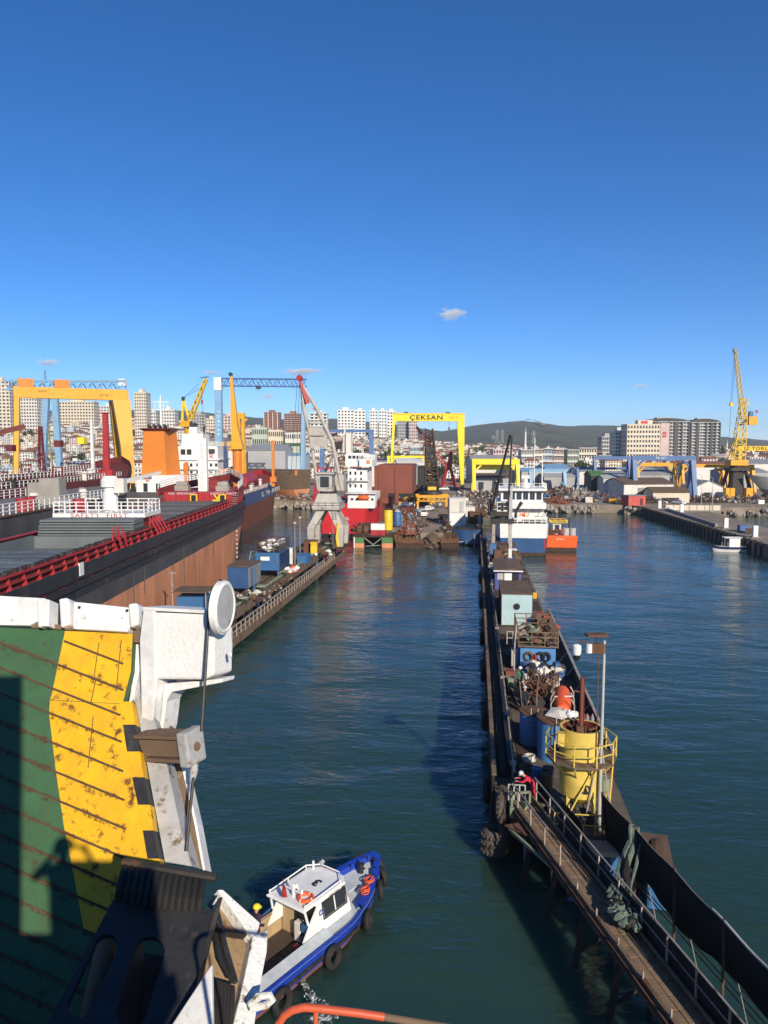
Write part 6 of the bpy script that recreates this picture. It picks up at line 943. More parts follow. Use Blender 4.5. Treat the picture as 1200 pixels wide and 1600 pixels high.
def cloth(name,m,top,bot,nu,nv,wav,par,seed,th=.02):
    q=random.Random(seed); vs=[]; ph=q.random()*6
    for i in range(nu+1):
        t=i/nu
        for j in range(nv+1):
            a=Vector(top(t)).lerp(Vector(bot(t)),j/nv); a+=Vector((math.sin(t*nu*1.3+ph+j*.7),math.cos(t*nu*.9+j),0))*wav*(.2+j/nv*.8)+Vector((0,0,math.sin(t*nu*.8+ph)*wav*j/nv)); vs.append(a)
    mb=MB(); fs=[(i*(nv+1)+j,i*(nv+1)+j+1,(i+1)*(nv+1)+j+1,(i+1)*(nv+1)+j) for i in range(nu) for j in range(nv)]; mb.add(vs,fs); o=mb.build(name,m,par,smooth=True); md=o.modifiers.new('thickness','SOLIDIFY'); md.thickness=th; return o
cloth('side_net','net',lambda t:(3.0+t*(Lw-3.4),.63,1.0-.15*math.sin(t*9)),lambda t:(3.0+t*(Lw-3.4),.68,-.25+.1*math.sin(t*14)),60,5,.03,wk,1)
# outer net fence
P0=Vector((5.75,34.3,0)); P1=Vector((10.8,15.2,0)); nf=T('net_fence','long black safety net fence hung on poles beside the walkway','net fence',P0,math.atan2((P1-P0).y,(P1-P0).x)); Ln=(P1-P0).length
topz=lambda t:4.55-.07*math.sin(t*math.pi*6.3)**2
def bz(t): return 2.6-(.5*math.sin(t*8)+.25*math.sin(t*23))*.5 if t>.16 else 2.3
cloth('net','net',lambda t:(t*Ln,0,topz(t)),lambda t:(t*Ln,.25+.1*math.sin(t*11),bz(t)),90,8,.025,nf,2)
for k in range(7):
    t=(k+.05)/6.3; x=t*Ln; B('pole','rust',nf,lambda m:(m.tube([(x,.1,-1.5),(x,.02,4.65)],.045,6))); B('guy_rope','railgrey',nf,lambda m:m.tube([(x,.02,4.6),(x+.6,.9,.2)],.015,4))
B('top_rope','railgrey',nf,lambda m:m.tube([(Ln*t,0,topz(t)+.02) for t in [k/40 for k in range(41)]],.016,5)); B('lower_rope','black',nf,lambda m:(m.tube([(1,.9,1.2),(Ln,1.0,1.6)],.03,5),m.tube([(1,1.4,.8),(Ln,1.5,1.4)],.03,5),m.tube([(0,.6,2.2),(Ln,.5,2.6)],.03,5)))
B('top_flap','tarp',nf,lambda m:m.tube([(Ln*(.45+.02*k),.02,topz(.45+.02*k)+.06) for k in range(16)],.035,5))
# green net bundle draped from the fence to the walkway
t=T('net_bundle','bundle of grey green netting draped from the net fence to the walkway','netting',(0,0,0)); e0=P0.lerp(P1,.16)+Vector((0,0,4.6)); e1=A+dv*9.0+Vector((0,0,.25))+Vector((.45,0,.3)); q=random.Random(8)
for k in range(16):
    o=Vector((q.uniform(-.2,.2),q.uniform(-.2,.2),0)); pts=[e0+o*.8,e0+o+Vector((0,-.25,-.5)),e0.lerp(e1,.4)+o*1.6+Vector((0,0,-.35)),e0.lerp(e1,.75)+o*1.5+Vector((0,0,-.3)),e1+o*2.0]; fine=[]
    for i in range(len(pts)-1):
        for j in range(5): fine.append(pts[i].lerp(pts[i+1],j/5))
    B('net_fold','netgreen',t,lambda m:m.tube(fine+[pts[-1]],[.055+.018*math.sin(i*.5+k) for i in range(len(fine)+1)],6),smooth=True)
bags('heap of fallen grey green netting on the walkway',e1+dv*.8+Vector((-.15,0,-.3)),30,.3,.8,.12,['netgreen','pierblack','netgreen'],15,.5)
cloth('hanging_net_tail','net',lambda t:e1.lerp(e0,.3+t*.3),lambda t:e1+Vector((1.0-.3*t,-1.8+t,-1.6)),16,8,.08,t,4)
cloth('loose_net_sheet','net',lambda t:A+dv*(2.2+2.4*t)+nr*-.7+Vector((.3,0,1.1)),lambda t:A+dv*(2.2+2.4*t)+Vector((1.3,.3,-.5)),20,8,.05,t,5)
# ------------------------------------------------------------------ people
def skin_person(name,label,joints,radii,edges,matfn,mats,loc,rz,helmet=None,cat='person',scale=1.0):
    me=bpy.data.meshes.new('b'); me.from_pydata([tuple(j) for j in joints],edges,[]); o=bpy.data.objects.new('b',me); COL.objects.link(o)
    md=o.modifiers.new('s','SKIN'); sv=me.skin_vertices[0].data
    for i,r in enumerate(radii): sv[i].radius=(r,r) if not isinstance(r,tuple) else r
    for i in range(len(joints)): sv[i].use_root=(i==0)
    s2=o.modifiers.new('d','SUBSURF'); s2.levels=2; s2.render_levels=2
    dg=bpy.context.evaluated_depsgraph_get(); m2=bpy.data.meshes.new_from_object(o.evaluated_get(dg)); bpy.data.objects.remove(o)
    m2.materials.clear()
    for m in mats: m2.materials.append(M[m])
    segs=[(Vector(joints[a]),Vector(joints[b]),(a,b)) for a,b in edges]
    for p in m2.polygons:
        c=p.center; best=None
        for a,b,e in segs:
            d=b-a; t=max(0,min(1,(c-a).dot(d)/max(d.length_squared,1e-9))); q=(c-a-d*t).length
            if best is None or q<best[0]: best=(q,e,t)
        p.material_index=matfn(best[1],best[2]); p.use_smooth=True
    root=T(name,label,cat,loc,rz); root.scale=(scale,)*3
    m2.name='body'; link(m2,'body',root)
    return root
# joint indices: 0 pelvis 1 spine 2 chest 3 neck 4 head 5 headtop, 6-9 left arm (shoulder,elbow,wrist,hand), 10-13 right arm, 14-17 left leg (hip,knee,ankle,toe), 18-21 right leg, fingers appended
def person(label,loc,rz,pose,cols,helmet=None,vest=None,scale=1.0):
    J=[Vector(p) for p in pose]; E=[(0,1),(1,2),(2,3),(3,4),(4,5),(2,6),(6,7),(7,8),(8,9),(2,10),(10,11),(11,12),(12,13),(0,14),(14,15),(15,16),(16,17),(0,18),(18,19),(19,20),(20,21)]
    Rr=[(.145,.12),(.135,.11),(.16,.12),.06,(.085,.1),(.075,.085),.07,.048,.033,(.045,.022),.07,.048,.033,(.045,.022),.095,.065,.045,.045,.095,.065,.045,.045]
    Rr=[(r[0]*1.22,r[1]*1.25) if isinstance(r,tuple) and i<3 else (r*1.22 if not isinstance(r,tuple) and i in (6,7,10,11,14,15,16,18,19,20) else r) for i,r in enumerate(Rr)]
    for h,w in ((9,8),(13,12)):
        d=(J[h]-J[w]).normalized(); x=d.cross(Vector((0,0,1))); x=x.normalized() if x.length>.05 else Vector((1,0,0)); up=x.cross(d)
        for k in range(5):
            off=x*(-.04+.02*k) if k<4 else x*.055; l=(.075,.085,.08,.06,.05)[k]
            b=len(J); J.append(J[h]+off+d*(.02 if k<4 else -.03)); J.append(J[h]+off*1.2+d*(.02+l*.6)-up*.012); J.append(J[h]+off*1.2+d*(.02+l)-up*.035); E+=[(h,b),(b,b+1),(b+1,b+2)]; Rr+=[.011,.01,.009]
    def mf(e,t):
        a,b=e
        if a>=22 or b>=22 or b in (9,13): return 2
        if b in (4,5): return 2
        if b in (17,21): return 3
        if b in (14,15,16,18,19,20) or e==(0,1): return 1
        return 0
    root=skin_person('person',label,J,Rr,E,mf,[cols[0],cols[1],'skin','black'],loc,rz,scale=scale)
    hd=J[5]; up=(J[5]-J[3]).normalized(); 
    # simple face: nose and brow, forward direction is -y of the pose
    fw=Vector((0,-1,0)); fw=(fw-up*fw.dot(up)).normalized(); c=J[4].lerp(J[5],.55); sd=up.cross(fw)
    B('nose','skin',root,lambda m:m.lump(c+fw*.105-up*.01,(.03,.04,.05),random.Random(1))); B('eye','black',root,lambda m:[m.lump(c+fw*.09+sd*s*.035+up*.025,(.02,.02,.015),random.Random(1)) for s in (-1,1)]); B('mouth','clothred',root,lambda m:m.lump(c+fw*.092-up*.05,(.045,.02,.014),random.Random(1))); B('ear','skin',root,lambda m:[m.lump(c+sd*s*.09,(.025,.035,.055),random.Random(1)) for s in (-1,1)])
    if helmet:
        h=B('helmet',helmet,root,lambda m:(m.loft([[c+up*(.035+z)+ (fw*math.cos(a)*1.12+sd*math.sin(a))*r for a in [k*math.pi/8 for k in range(16)]] for r,z in ((.135,0),(.132,.05),(.115,.1),(.075,.135),(.02,.15))])),smooth=True); B('helmet_brim',helmet,h,lambda m:m.loft([[c+up*(.03+z)+fw*.03+(fw*math.cos(a)*1.2+sd*math.sin(a))*.155 for a in [k*math.pi/8 for k in range(16)]] for z in (0,.015)]))
    else: B('hair','black',root,lambda m:(m.loft([[c+up*(.02+z)-fw*.015+ (fw*math.cos(a)+sd*math.sin(a))*r for a in [k*math.pi/8 for k in range(16)]] for r,z in ((.105,-.03),(.11,.04),(.09,.09),(.04,.12),(.01,.125))])),smooth=True)
    if vest: B('vest',vest,root,lambda m:m.loft([[J[k]+Vector((math.cos(a)*w,math.sin(a)*d,0)) for a in [q*math.pi/8 for q in range(16)]] for k,w,d in ((0,.2,.16),(1,.19,.16),(2,.21,.17))]),smooth=True)
    return root
STAND=[(0,0,.95),(0,0,1.1),(0,0,1.35),(0,0,1.5),(0,-.02,1.6),(0,-.02,1.74),(-.2,0,1.42),(-.25,.02,1.13),(-.24,-.08,.88),(-.24,-.1,.8),(.2,0,1.42),(.25,.02,1.13),(.24,-.08,.88),(.24,-.1,.8),(-.1,0,.88),(-.11,-.02,.48),(-.11,.02,.08),(-.12,-.16,.04),(.1,0,.88),(.11,-.02,.48),(.11,.02,.08),(.12,-.16,.04)]
def posed(**k):
    p=list(STAND)
    for i,v in k.items(): p[int(i[1:])]=v
    return p
# leaning over a rail: pelvis back, torso forward, forearms down on the rail
LEAN=[(0,.25,.92),(0,.16,1.05),(0,-.08,1.22),(0,-.2,1.3),(0,-.28,1.36),(0,-.36,1.46),(-.2,-.08,1.25),(-.26,-.3,1.08),(-.2,-.52,1.1),(-.18,-.6,1.1),(.2,-.08,1.25),(.26,-.3,1.08),(.2,-.52,1.1),(.18,-.6,1.1),(-.1,.26,.86),(-.11,.14,.47),(-.11,.28,.08),(-.12,.1,.04),(.1,.26,.86),(.11,.3,.47),(.11,.42,.08),(.12,.24,.04)]
person('person in red overalls and white helmet leaning on the green winch guard',(2.75,37.3,DZ+.04),R(-92),LEAN,('clothred','clothred'),'white')
STOOP=posed(_1=(0,-.05,1.08),_2=(0,-.2,1.28),_3=(0,-.3,1.4),_4=(0,-.36,1.48),_5=(0,-.42,1.6),_6=(-.2,-.2,1.34),_7=(-.25,-.36,1.08),_8=(-.16,-.55,.98),_9=(-.14,-.62,.96),_10=(.2,-.2,1.34),_11=(.25,-.36,1.08),_12=(.16,-.55,.98),_13=(.14,-.62,.96))
person('person in green vest and white helmet on the plywood ramp',(3.3,54.6,DZ+.1),R(20),posed(_8=(-.2,-.3,1.05),_9=(-.18,-.38,1.05),_7=(-.27,-.05,1.13)),('clothgreen','clothnavy'),'white','clothgreen'); person('person with white helmet and orange vest bending beside the rusty frame',(3.3,53.0,DZ+.05),R(60),STOOP,('tarp','clothnavy'),'white','safetyorange'); person('person in dark work clothes with grey helmet standing before the blue tank',(3.35,50.2,DZ+.05),R(160),STAND,('clothnavy','clothnavy'),'lightgrey')
person('person in dark clothes walking on the yard road',W(pxr(683,212),212,GZ),R(40),STAND,('clothnavy','clothnavy'),None); person('person in pale shirt standing by the yellow portal',W(pxr(688,222),222,GZ),R(10),STAND,('white','clothnavy'),None); person('person in black at the foot of the grey portal crane',(-25.6,133.5,3.16),R(10),STAND,('clothnavy','black'),'white'); person('person in dark clothes among steel at the quay',W(pxr(686,176),176,GZ),R(120),STAND,('black','black'),None)
# ------------------------------------------------------------------ pilot boat
mat('boatblue',(.012,.05,.38),.45,.2,2.5,rust=.2,rcol=(.02,.03,.1)); mat('boatgrey',(.5,.54,.57),.5,.12,2.5,grime=.22,rust=.05); mat('boatwhite',(.8,.8,.78),.4,.08,2,grime=.12); mat('boot',(.24,.1,.09),.7,.25,2); mat('floor',(.065,.045,.035),.8,.25,2); mat('ply',(.42,.3,.17),.7,.2,2)
bt=T('pilot_boat','blue and white pilot boat with wheelhouse and tyre fenders','boat',W(-6.0,25.7,0),YAW-R(36)); L=9.6
mb,ms,top=hull(L,3.25,[(-.4,.7),(.12,.93),(.3,.97),(.95,1.03)],['boot','boot','boatblue'],bow=.4,rake=.5,stern=.08,tumble=.92,sheer=.55,n=24,deckmat='boatgrey',power=.5)
nd=len([0 for k in ms])-1
keep=[i for i,m in enumerate(mb.m) if m!=nd]; mb.f=[mb.f[i] for i in keep]; mb.m=[mb.m[i] for i in keep]; mb.build('hull',ms[:3],bt,smooth=True)
n2=len(top)//2; port=top[:n2]; stb=list(reversed(top[n2:]))
fd=MB(); sds={1:MB(),-1:MB()}; gw=MB()
for k in range(n2-1):
    a,b,c,d=[Vector(q) for q in (port[k],port[k+1],stb[k+1],stb[k])]; dz=Vector((0,0,-.06))
    if a.y>=4.4: fd.add([a+dz,b+dz,c+dz,d+dz],[(0,1,2,3)])
    else:
        for p,q,s in ((a,b,1),(d,c,-1)):
            o=Vector((s*.62,0,.12)); sds[s].add([p+dz,q+dz,q+o,p+o],[(0,1,2,3)]); sds[s].add([p+o,q+o,q+Vector((s*.66,0,-.65)),p+Vector((s*.66,0,-.65))],[(0,1,2,3)])
    for p,q,s in ((a,b,1),(d,c,-1)):
        h=.04+(.2 if p.y>6.3 else 0); w_=.1 if p.y<6.3 else .3
        if (q-p).length<3: gw.add([p,q,q+Vector((0,0,h)),p+Vector((0,0,h)),p+Vector((s*w_,0,h)),q+Vector((s*w_,-.1 if p.y>8 else 0,h)),q+Vector((s*w_,0,-.05)),p+Vector((s*w_,0,-.05))],[(0,1,2,3),(3,2,5,4),(4,5,6,7)])
fd.build('foredeck','boatgrey',bt); [q.build('side_deck','boatgrey',bt) for q in sds.values()]; gw.build('gunwale','boatblue',bt)
box(bt,'cockpit_sole','floor',-1.1,1.1,.3,4.6,.34,.4); 
for k in range(3): 
    for j in range(2): box(bt,'sole_panel','floor',-.95+j*.95,-.04+j*.95,.6+k*1.3,1.85+k*1.3,.4,.44)
box(bt,'transom','boatgrey',-1.45,1.45,.05,.3,.1,.98); box(bt,'rub_rail','blacksteel',1.62,1.7,1.0,6.2,.5,.62); box(bt,'rub_rail','blacksteel',-1.7,-1.62,1.0,6.2,.5,.62)
# wheelhouse
def ring(z,x,y0,y1): return [(-x,y0,z),(x,y0,z),(x,y1-.35,z),(x*.6,y1,z),(-x*.6,y1,z),(-x,y1-.35,z)]
B('wheelhouse','boatwhite',bt,lambda m:m.loft([ring(.9,1.0,4.5,6.9),ring(1.45,.98,4.5,6.75),ring(2.2,.9,4.4,6.3)]),bevel=.03)
B('roof','boatwhite',bt,lambda m:m.loft([ring(2.21,1.0,3.6,6.5),ring(2.28,1.0,3.6,6.5),ring(2.31,.92,3.7,6.4)]),bevel=.02); B('roof_rail','boatwhite',bt,lambda m:(m.tube([(-.93,3.7,2.4),(-.95,5.9,2.46),(-.5,6.35,2.46),(.5,6.35,2.46),(.95,5.9,2.46),(.93,3.7,2.4)],.03,6),[m.bar((x,y,2.28),(x,y,2.46),.035) for x in (-.93,.93) for y in (3.75,4.8,5.9)]))
for s in (-1,1):
    for a,b in ((4.85,5.5),(5.57,6.2)):
        B('side_window','window',bt,lambda m:m.add([(s*.992,a,1.42),(s*.992,b,1.42),(s*.925,b-.05,2.02),(s*.925,a-.05,2.02)],[(0,1,2,3)]))
    B('window_frame','black',bt,lambda m:[m.bar(p,q,.045) for p,q in zip([(s*.99,4.8,1.38),(s*.99,6.25,1.38),(s*.92,6.17,2.06),(s*.92,4.75,2.06)],[(s*.99,6.25,1.38),(s*.92,6.17,2.06),(s*.92,4.75,2.06),(s*.99,4.8,1.38)])])
    B('canopy_post','boatwhite',bt,lambda m:m.tube([(s*.9,3.75,2.22),(s*.95,3.9,1.6),(s*1.0,4.5,1.05)],.05,6)); B('cabin_shoulder','boatwhite',bt,lambda m:m.prism([(4.5,1.0),(3.6,1.0),(4.05,1.6),(4.5,2.15)],'x',s*.95-.04,s*.95+.04))
for x in (-.42,.08): B('front_window','window',bt,lambda m:m.add([(x-.04,6.79,1.5),(x+.36,6.79,1.5),(x+.34,6.43,2.05),(x-.04,6.43,2.05)],[(0,1,2,3)]))
box(bt,'aft_bulkhead','ply',-.95,-.3,4.44,4.5,.4,2.0); box(bt,'port_locker','ply',-1.1,-.95,2.2,4.4,.4,1.35); box(bt,'doorway','black',-.25,.9,4.42,4.5,.45,2.1); box(bt,'seat_cushion','bin',.5,.85,4.0,4.4,1.1,1.4); box(bt,'red_can','red',.5,.75,3.5,3.75,.45,.8,bevel=.04); box(bt,'helm_chair','offwhite',.0,.35,4.1,4.4,.5,1.3,bevel=.05)
text('3',.62,'black','roof_number',bt,(0.1,5.4,2.315),(0,0,R(180)),ext=.005,bold=.03); text('KAPTAN',.14,'black','side_lettering',bt,(.93,5.5,2.14),(R(85),0,math.pi/2),ext=.004); B('side_emblem','steelblue',bt,lambda m:m.torus((1.0,4.62,1.75),(1,0,-.08),.1,.025,16,5))
lr=T('life_ring','orange and white life ring lying on the pilot boat roof','life ring',W(-6,25.7,0)+Matrix.Rotation(YAW-R(36),3,'Z')@Vector((.52,4.25,2.39)),YAW-R(36)); B('ring','safetyorange',lr,lambda m:m.torus((0,0,0),(0,0,1),.27,.075,24,8),smooth=True); B('grip_band','white',lr,lambda m:[m.torus((.27*math.cos(a),.27*math.sin(a),0),(-math.sin(a),math.cos(a),0),.062,.025,10,5) for a in (0,1.57,3.14,4.71)])
B('flag','red',bt,lambda m:(m.add([(-.25,3.82,2.95),(-.02,3.7,2.85),(.02,3.75,2.45),(-.28,3.7,2.4),(-.15,3.6,2.7)],[(0,1,4),(1,2,4),(2,3,4),(3,0,4)]),m.cyl((-.26,3.8,2.3),(-.26,3.82,3.1),.015,n=5))); B('mast','boatwhite',bt,lambda m:(m.bar((.0,4.1,2.3),(0,4.1,2.85),.08),m.bar((-.45,4.1,2.6),(.45,4.1,2.6),.05),m.lathe((.45,4.1,2.6),[(.06,0),(.06,.12),(.02,.15)],8),m.lathe((-.3,4.6,2.3),[(.1,0),(.1,.12),(.03,.2)],10),m.cyl((-.7,6.1,2.3),(-.7,6.1,2.65),.05,n=8))); B('searchlight','lightgrey',bt,lambda m:m.cyl((-.5,6.3,2.5),(-.5,6.5,2.53),.09,n=10))
[B('bow_rope','safetyorange',bt,lambda m:[m.torus((x,y,1.3+.04*k),(rr.uniform(-.6,.6),rr.uniform(-.6,.6),1),.16+.08*rr.random(),.022,14,5) for k in range(4)]) for x,y in ((-1.0,7.5),(1.05,7.4),(.75,8.1))]; B('bow_bitt','blacksteel',bt,lambda m:(m.lathe((0,8.5,1.25),[(.1,0),(.1,.35),(.14,.37),(.14,.43)],10),m.bar((-.2,8.5,1.5),(.2,8.5,1.5),.06))); B('deck_hatch','boatgrey',bt,lambda m:m.box(-.35,.35,7.2,7.75,1.05,1.13),bevel=.02); B('deck_vent','lightgrey',bt,lambda m:m.lathe((-.5,7.1,1.0),[(.07,0),(.07,.2),(.12,.22),(.04,.3)],10)); B('side_rope','blue',bt,lambda m:m.tube([(-1.5,2.3,1.15),(-1.45,3.2,1.0),(-1.2,4.0,1.4),(-.95,4.5,2.1)],.05,6))
def onboat(x,y,z): return W(-6,25.7,0)+Matrix.Rotation(YAW-R(36),3,'Z')@Vector((x,y,z))
for k,(x,y,z,ax,r0,lab) in enumerate(((1.85,1.5,.35,(1,0,.1),.36,'tyre fender on the pilot boat side near its stern'),(1.88,4.3,.45,(1,0,.1),.33,'long tyre fender amidships on the pilot boat'),(1.6,6.9,.5,(1,.5,.1),.3,'tyre fender under the pilot boat bow flare'),(1.2,8.3,.95,(.8,.7,.1),.33,'upright tyre on the pilot boat bow shoulder'),(.78,9.0,1.12,(.5,.9,.1),.32,'tyre beside the stem of the pilot boat'),(.12,9.45,1.2,(0,1,.1),.32,'tyre on the stem of the pilot boat'),(-.6,9.2,1.2,(-.5,.9,.1),.3,'tyre on the far bow of the pilot boat'))):
    a=Matrix.Rotation(YAW-R(36),3,'Z')@Vector(ax); o=B('tyre_fender','rubber',None,lambda m:m.torus((0,0,0),a,r0,.13,22,8),smooth=True); o.location=onboat(x,y,z); tag(o,lab,'tyre')
o=B('work_gloves','lemon',None,lambda m:[m.lump((x,y,.05),(.16,.1,.06),rr) for x,y in ((0,0),(.12,.05),(.45,.1),(.55,.02))]); o.location=onboat(-.1,1.4,.44); tag(o,'pair of yellow work gloves on the pilot boat floor','gloves')
person('person in red life vest and yellow helmet in the pilot boat cockpit',onboat(-.85,2.9,.44),YAW-R(36)+R(160),posed(_7=(-.28,-.02,1.12),_8=(-.22,-.22,1.0),_9=(-.2,-.3,.98)),('clothnavy','clothnavy'),'lemon','clothred')
# cooling water outlet and foam
def foam_mat():
    m=mat('foam',(.7,.75,.75),.6,.1,3); N=m.node_tree.nodes; L=m.node_tree.links; b=N['Principled BSDF']; g=N.new('ShaderNodeNewGeometry'); n=N.new('ShaderNodeTexNoise'); n.inputs['Scale'].default_value=5; n.inputs['Detail'].default_value=8; n.inputs['Roughness'].default_value=.7; L.new(g.outputs['Position'],n.inputs['Vector']); r=N.new('ShaderNodeMapRange'); r.inputs[1].default_value=.48; r.inputs[2].default_value=.66; L.new(n.outputs[0],r.inputs[0]); L.new(r.outputs[0],b.inputs['Alpha'])
foam_mat(); e=onboat(1.72,2.3,.45); q=random.Random(4); mb=MB()
for k in range(520):
    t=q.random()**.8; sp=.04+.6*t; c=e+Vector((.25+1.2*t+q.gauss(0,.3)*sp,-1.5*t-.1+q.gauss(0,.35)*sp,max(.02,.45-.8*t)+.02)); s=(.03+.1*t)*q.uniform(.4,1.3); mb.lump(c,(s*q.uniform(.6,1.6),s*q.uniform(.6,1.6),s*.35 if t>.4 else s),q,0,7,4,.4)
o=mb.build('cooling_water','foam',smooth=True); tag(o,'white cooling water splashing beside the pilot boat','splash',kind='stuff')
# ------------------------------------------------------------------ own ship: raised stern ramp
def unit(px,py):
    u,g,h=ray(px,py); return W(u,g,h)
class PL:
    def __init__(s,a,b,c):
        s.o=a; s.n=(b-a).cross(c-a).normalized()
        if s.n.dot(Vector((0,0,CAMZ))-a)<0: s.n=-s.n
    def on(s,px,py,off=0):
        d=unit(px,py); c=Vector((0,0,CAMZ)); t=(s.o-c).dot(s.n)/d.dot(s.n); return c+d*t+s.n*off
P1=dep(208,990,11.8); P2=dep(0,980,12.2); K1=dep(191,1100,11.35); flap=PL(P1,P2,K1); main=PL(K1,K1+(P2-P1),dep(245,1400,9.75))
def slab(name,m,pl,pts,o0,o1,par,**k):
    mb=MB(); a=[pl.on(x,y,0) for x,y in pts]; n=len(a); mb.add([p+pl.n*o0 for p in a]+[p+pl.n*o1 for p in a],[tuple(range(n)),tuple(range(2*n-1,n-1,-1))]+[(i,(i+1)%n,n+(i+1)%n,n+i) for i in range(n)]); return mb.build(name,m,par,**k)
def ramp_paint(name,col,dirt,amt,sc,rough=.5):
    m=mat(name,col,rough,.16,2.6,rust=amt,rcol=dirt,bump=.12,bscale=14,grime=.3); return m
ramp_paint('rampgreen',(.045,.125,.055),(.055,.05,.03),.25,1,.55); ramp_paint('rampyellow',(.78,.43,.012),(.14,.055,.015),.32,1,.5); ramp_paint('rampwhite',(.78,.78,.77),(.3,.26,.22),.16,1,.45); ramp_paint('rampgrey',(.42,.42,.42),(.17,.12,.08),.34,1); ramp_paint('ramprust',(.17,.11,.07),(.3,.27,.24),.22,1,.9); mat('barrust',(.1,.055,.03),.85,.4,5,rust=.3,rcol=(.05,.07,.03)); mat('boxblack',(.03,.03,.032),.45,.4,2.5,rust=.22,rcol=(.05,.045,.04),bump=.2)
mat('whitelumpy',(.78,.78,.76),.4,.06,1,bump=.3,bscale=16,grime=.18,rust=.08,rcol=(.25,.18,.12))
rt=T('stern_ramp','raised green and yellow stern ramp with rusty anti-slip bars','ship ramp',main.on(100,1300))
inv=Matrix.Translation(-rt.location)
_ob=MB.build
def rb(name,m,par,fn,**k):
    mb=MB(); fn(mb); mb.v=[tuple(Vector(v)-rt.location) for v in mb.v]; return mb.build(name,m,par,**k)
def rslab(name,m,pl,pts,o0,o1,par=None,**k):
    o=slab(name,m,pl,pts,o0,o1,None,**k); 
    for v in o.data.vertices: v.co-=rt.location
    o.parent=par or rt; return o
kx=lambda px: 1100+(px-191)*.055   # knuckle line in the picture
rslab('flap_plate','rampgreen',flap,[(-300,966),(208,990),(205,1050),(192,kx(192)),(-300,kx(-300))],-.12,0)
rslab('main_plate','rampgreen',main,[(-300,kx(-300)),(189,kx(189)),(196,1140),(228,1310),(240,1385),(268,1440),(300,1660),(-420,1720)],-.15,0)
rslab('yellow_band','rampyellow',flap,[(102,986),(207.5,990.5),(204.5,1050),(191.5,kx(191.5)-.5),(78,kx(78)-.5),(81,1086)],.001,.006); rslab('yellow_band','rampyellow',main,[(78,kx(78)+.5),(191,kx(191)+.5),(200,1140),(222,1280),(233,1345),(246,1420),(150,1460),(131,1450),(116,1370),(100,1290),(87,1200),(77,1115)],.001,.006)
# anti slip bars
y0=[1003,1043,1083,1127,1170,1213,1258,1304,1348,1395,1442,1490,1538,1586]
for i,y in enumerate([963]+y0):
    sl=.385+.0055*i; end=(193 if i<2 else 184+2.2*i)
    def pt(px):
        yy=y+sl*px; return (flap if yy<kx(px) else main).on(px,yy,.012)
    xs=[x for x in (-290,-200,-100,0,40,80,120,160) if y+sl*x>(985 if i<2 else 0)]
    if i==0: xs=[101,125,150,170]
    if i==1: xs=[-60,0,40,80,120,160]
    ps=[pt(x) for x in xs]+[pt(end)]
    rb('anti_slip_bar','barrust',rt,lambda m:[m.bar(a,b,.03,.022,up=main.n) for a,b in zip(ps[:-1],ps[1:])])
def stain_mat():
    m=mat('ruststain',(.12,.055,.022),.9,.4,4); N=m.node_tree.nodes; L_=m.node_tree.links; b=N['Principled BSDF']; g=N.new('ShaderNodeNewGeometry'); n=N.new('ShaderNodeTexNoise'); n.inputs['Scale'].default_value=7; n.inputs['Detail'].default_value=9; n.inputs['Roughness'].default_value=.75; L_.new(g.outputs['Position'],n.inputs['Vector']); r=N.new('ShaderNodeMapRange'); r.inputs[1].default_value=.5; r.inputs[2].default_value=.62; r.inputs[4].default_value=.9; L_.new(n.outputs[0],r.inputs[0]); L_.new(r.outputs[0],b.inputs['Alpha'])
stain_mat()
for i,y in enumerate(y0):
    sl=.3905+.0055*i; end=184+2.2*i
    for xa in range(-280,int(end),60):
        xb=min(xa+60,end); pl_=flap if y+sl*xb<kx(xb) else main
        if y+sl*xa<985 or (pl_ is main and y+sl*xa-8<kx(xa)): continue
        wd=rr.uniform(4,9); q_=[(xa,y+sl*xa-wd*.5),(xb,y+sl*xb-rr.uniform(2,5)),(xb,y+sl*xb+rr.uniform(4,9)),(xa,y+sl*xa+wd)]
        mb=MB(); mb.add([pl_.on(a_,b_,.0085)-rt.location for a_,b_ in q_],[(0,1,2,3)]); mb.build('rust_stain','ruststain',rt)
for px,ya,yb in ((155,1005,1060),(150,1062,1100),(146,1120,1200),(190,1000,1080)):
    rb('weld_seam','barrust',rt,lambda m:m.bar((flap if yb<1105 else main).on(px,ya,.008),(flap if yb<1105 else main).on(px-8,yb,.008),.012,.008))
# hazard strip
hz=[(1097,187,207),(1133,193.5,212.5),(1175,200,220),(1215,208,226),(1258,217,235),(1298,224.5,241),(1342,232,250),(1385,240,258)]
for k,((ya,la,ra),(yb,lb,rb_)) in enumerate(zip(hz[:-1],hz[1:])): rslab('hazard_block','rampyellow' if k%2==0 else 'boxblack',main,[(la,ya),(ra,ya),(rb_,yb),(lb,yb)],-.14,.03)
# edge girder
rslab('edge_girder','rampgrey',main,[(200,1040),(213,1030),(212,1045),(226,1085),(240,1135),(257,1200),(276,1290),(294,1352),(252,1346),(228,1215),(207,1097),(198,1085)],-.5,-.14); rslab('girder_flange','ramprust',main,[(213,1028),(222,1040),(236,1085),(248,1130),(266,1195),(284,1280),(298,1352),(290,1352),(272,1290),(254,1200),(237,1135),(223,1085),(209,1045)],-.75,-.52); rslab('flap_side','rampwhite',flap,[(206,994),(222,985),(219,1010),(212,1045),(203,1090),(195,1098),(204,1050)],-.35,-.13); rslab('flange_edge','rampwhite',main,[(249,1130),(252,1131),(270,1195),(288,1280),(301,1354),(297,1354),(284,1280),(266,1196)],-.76,-.5)
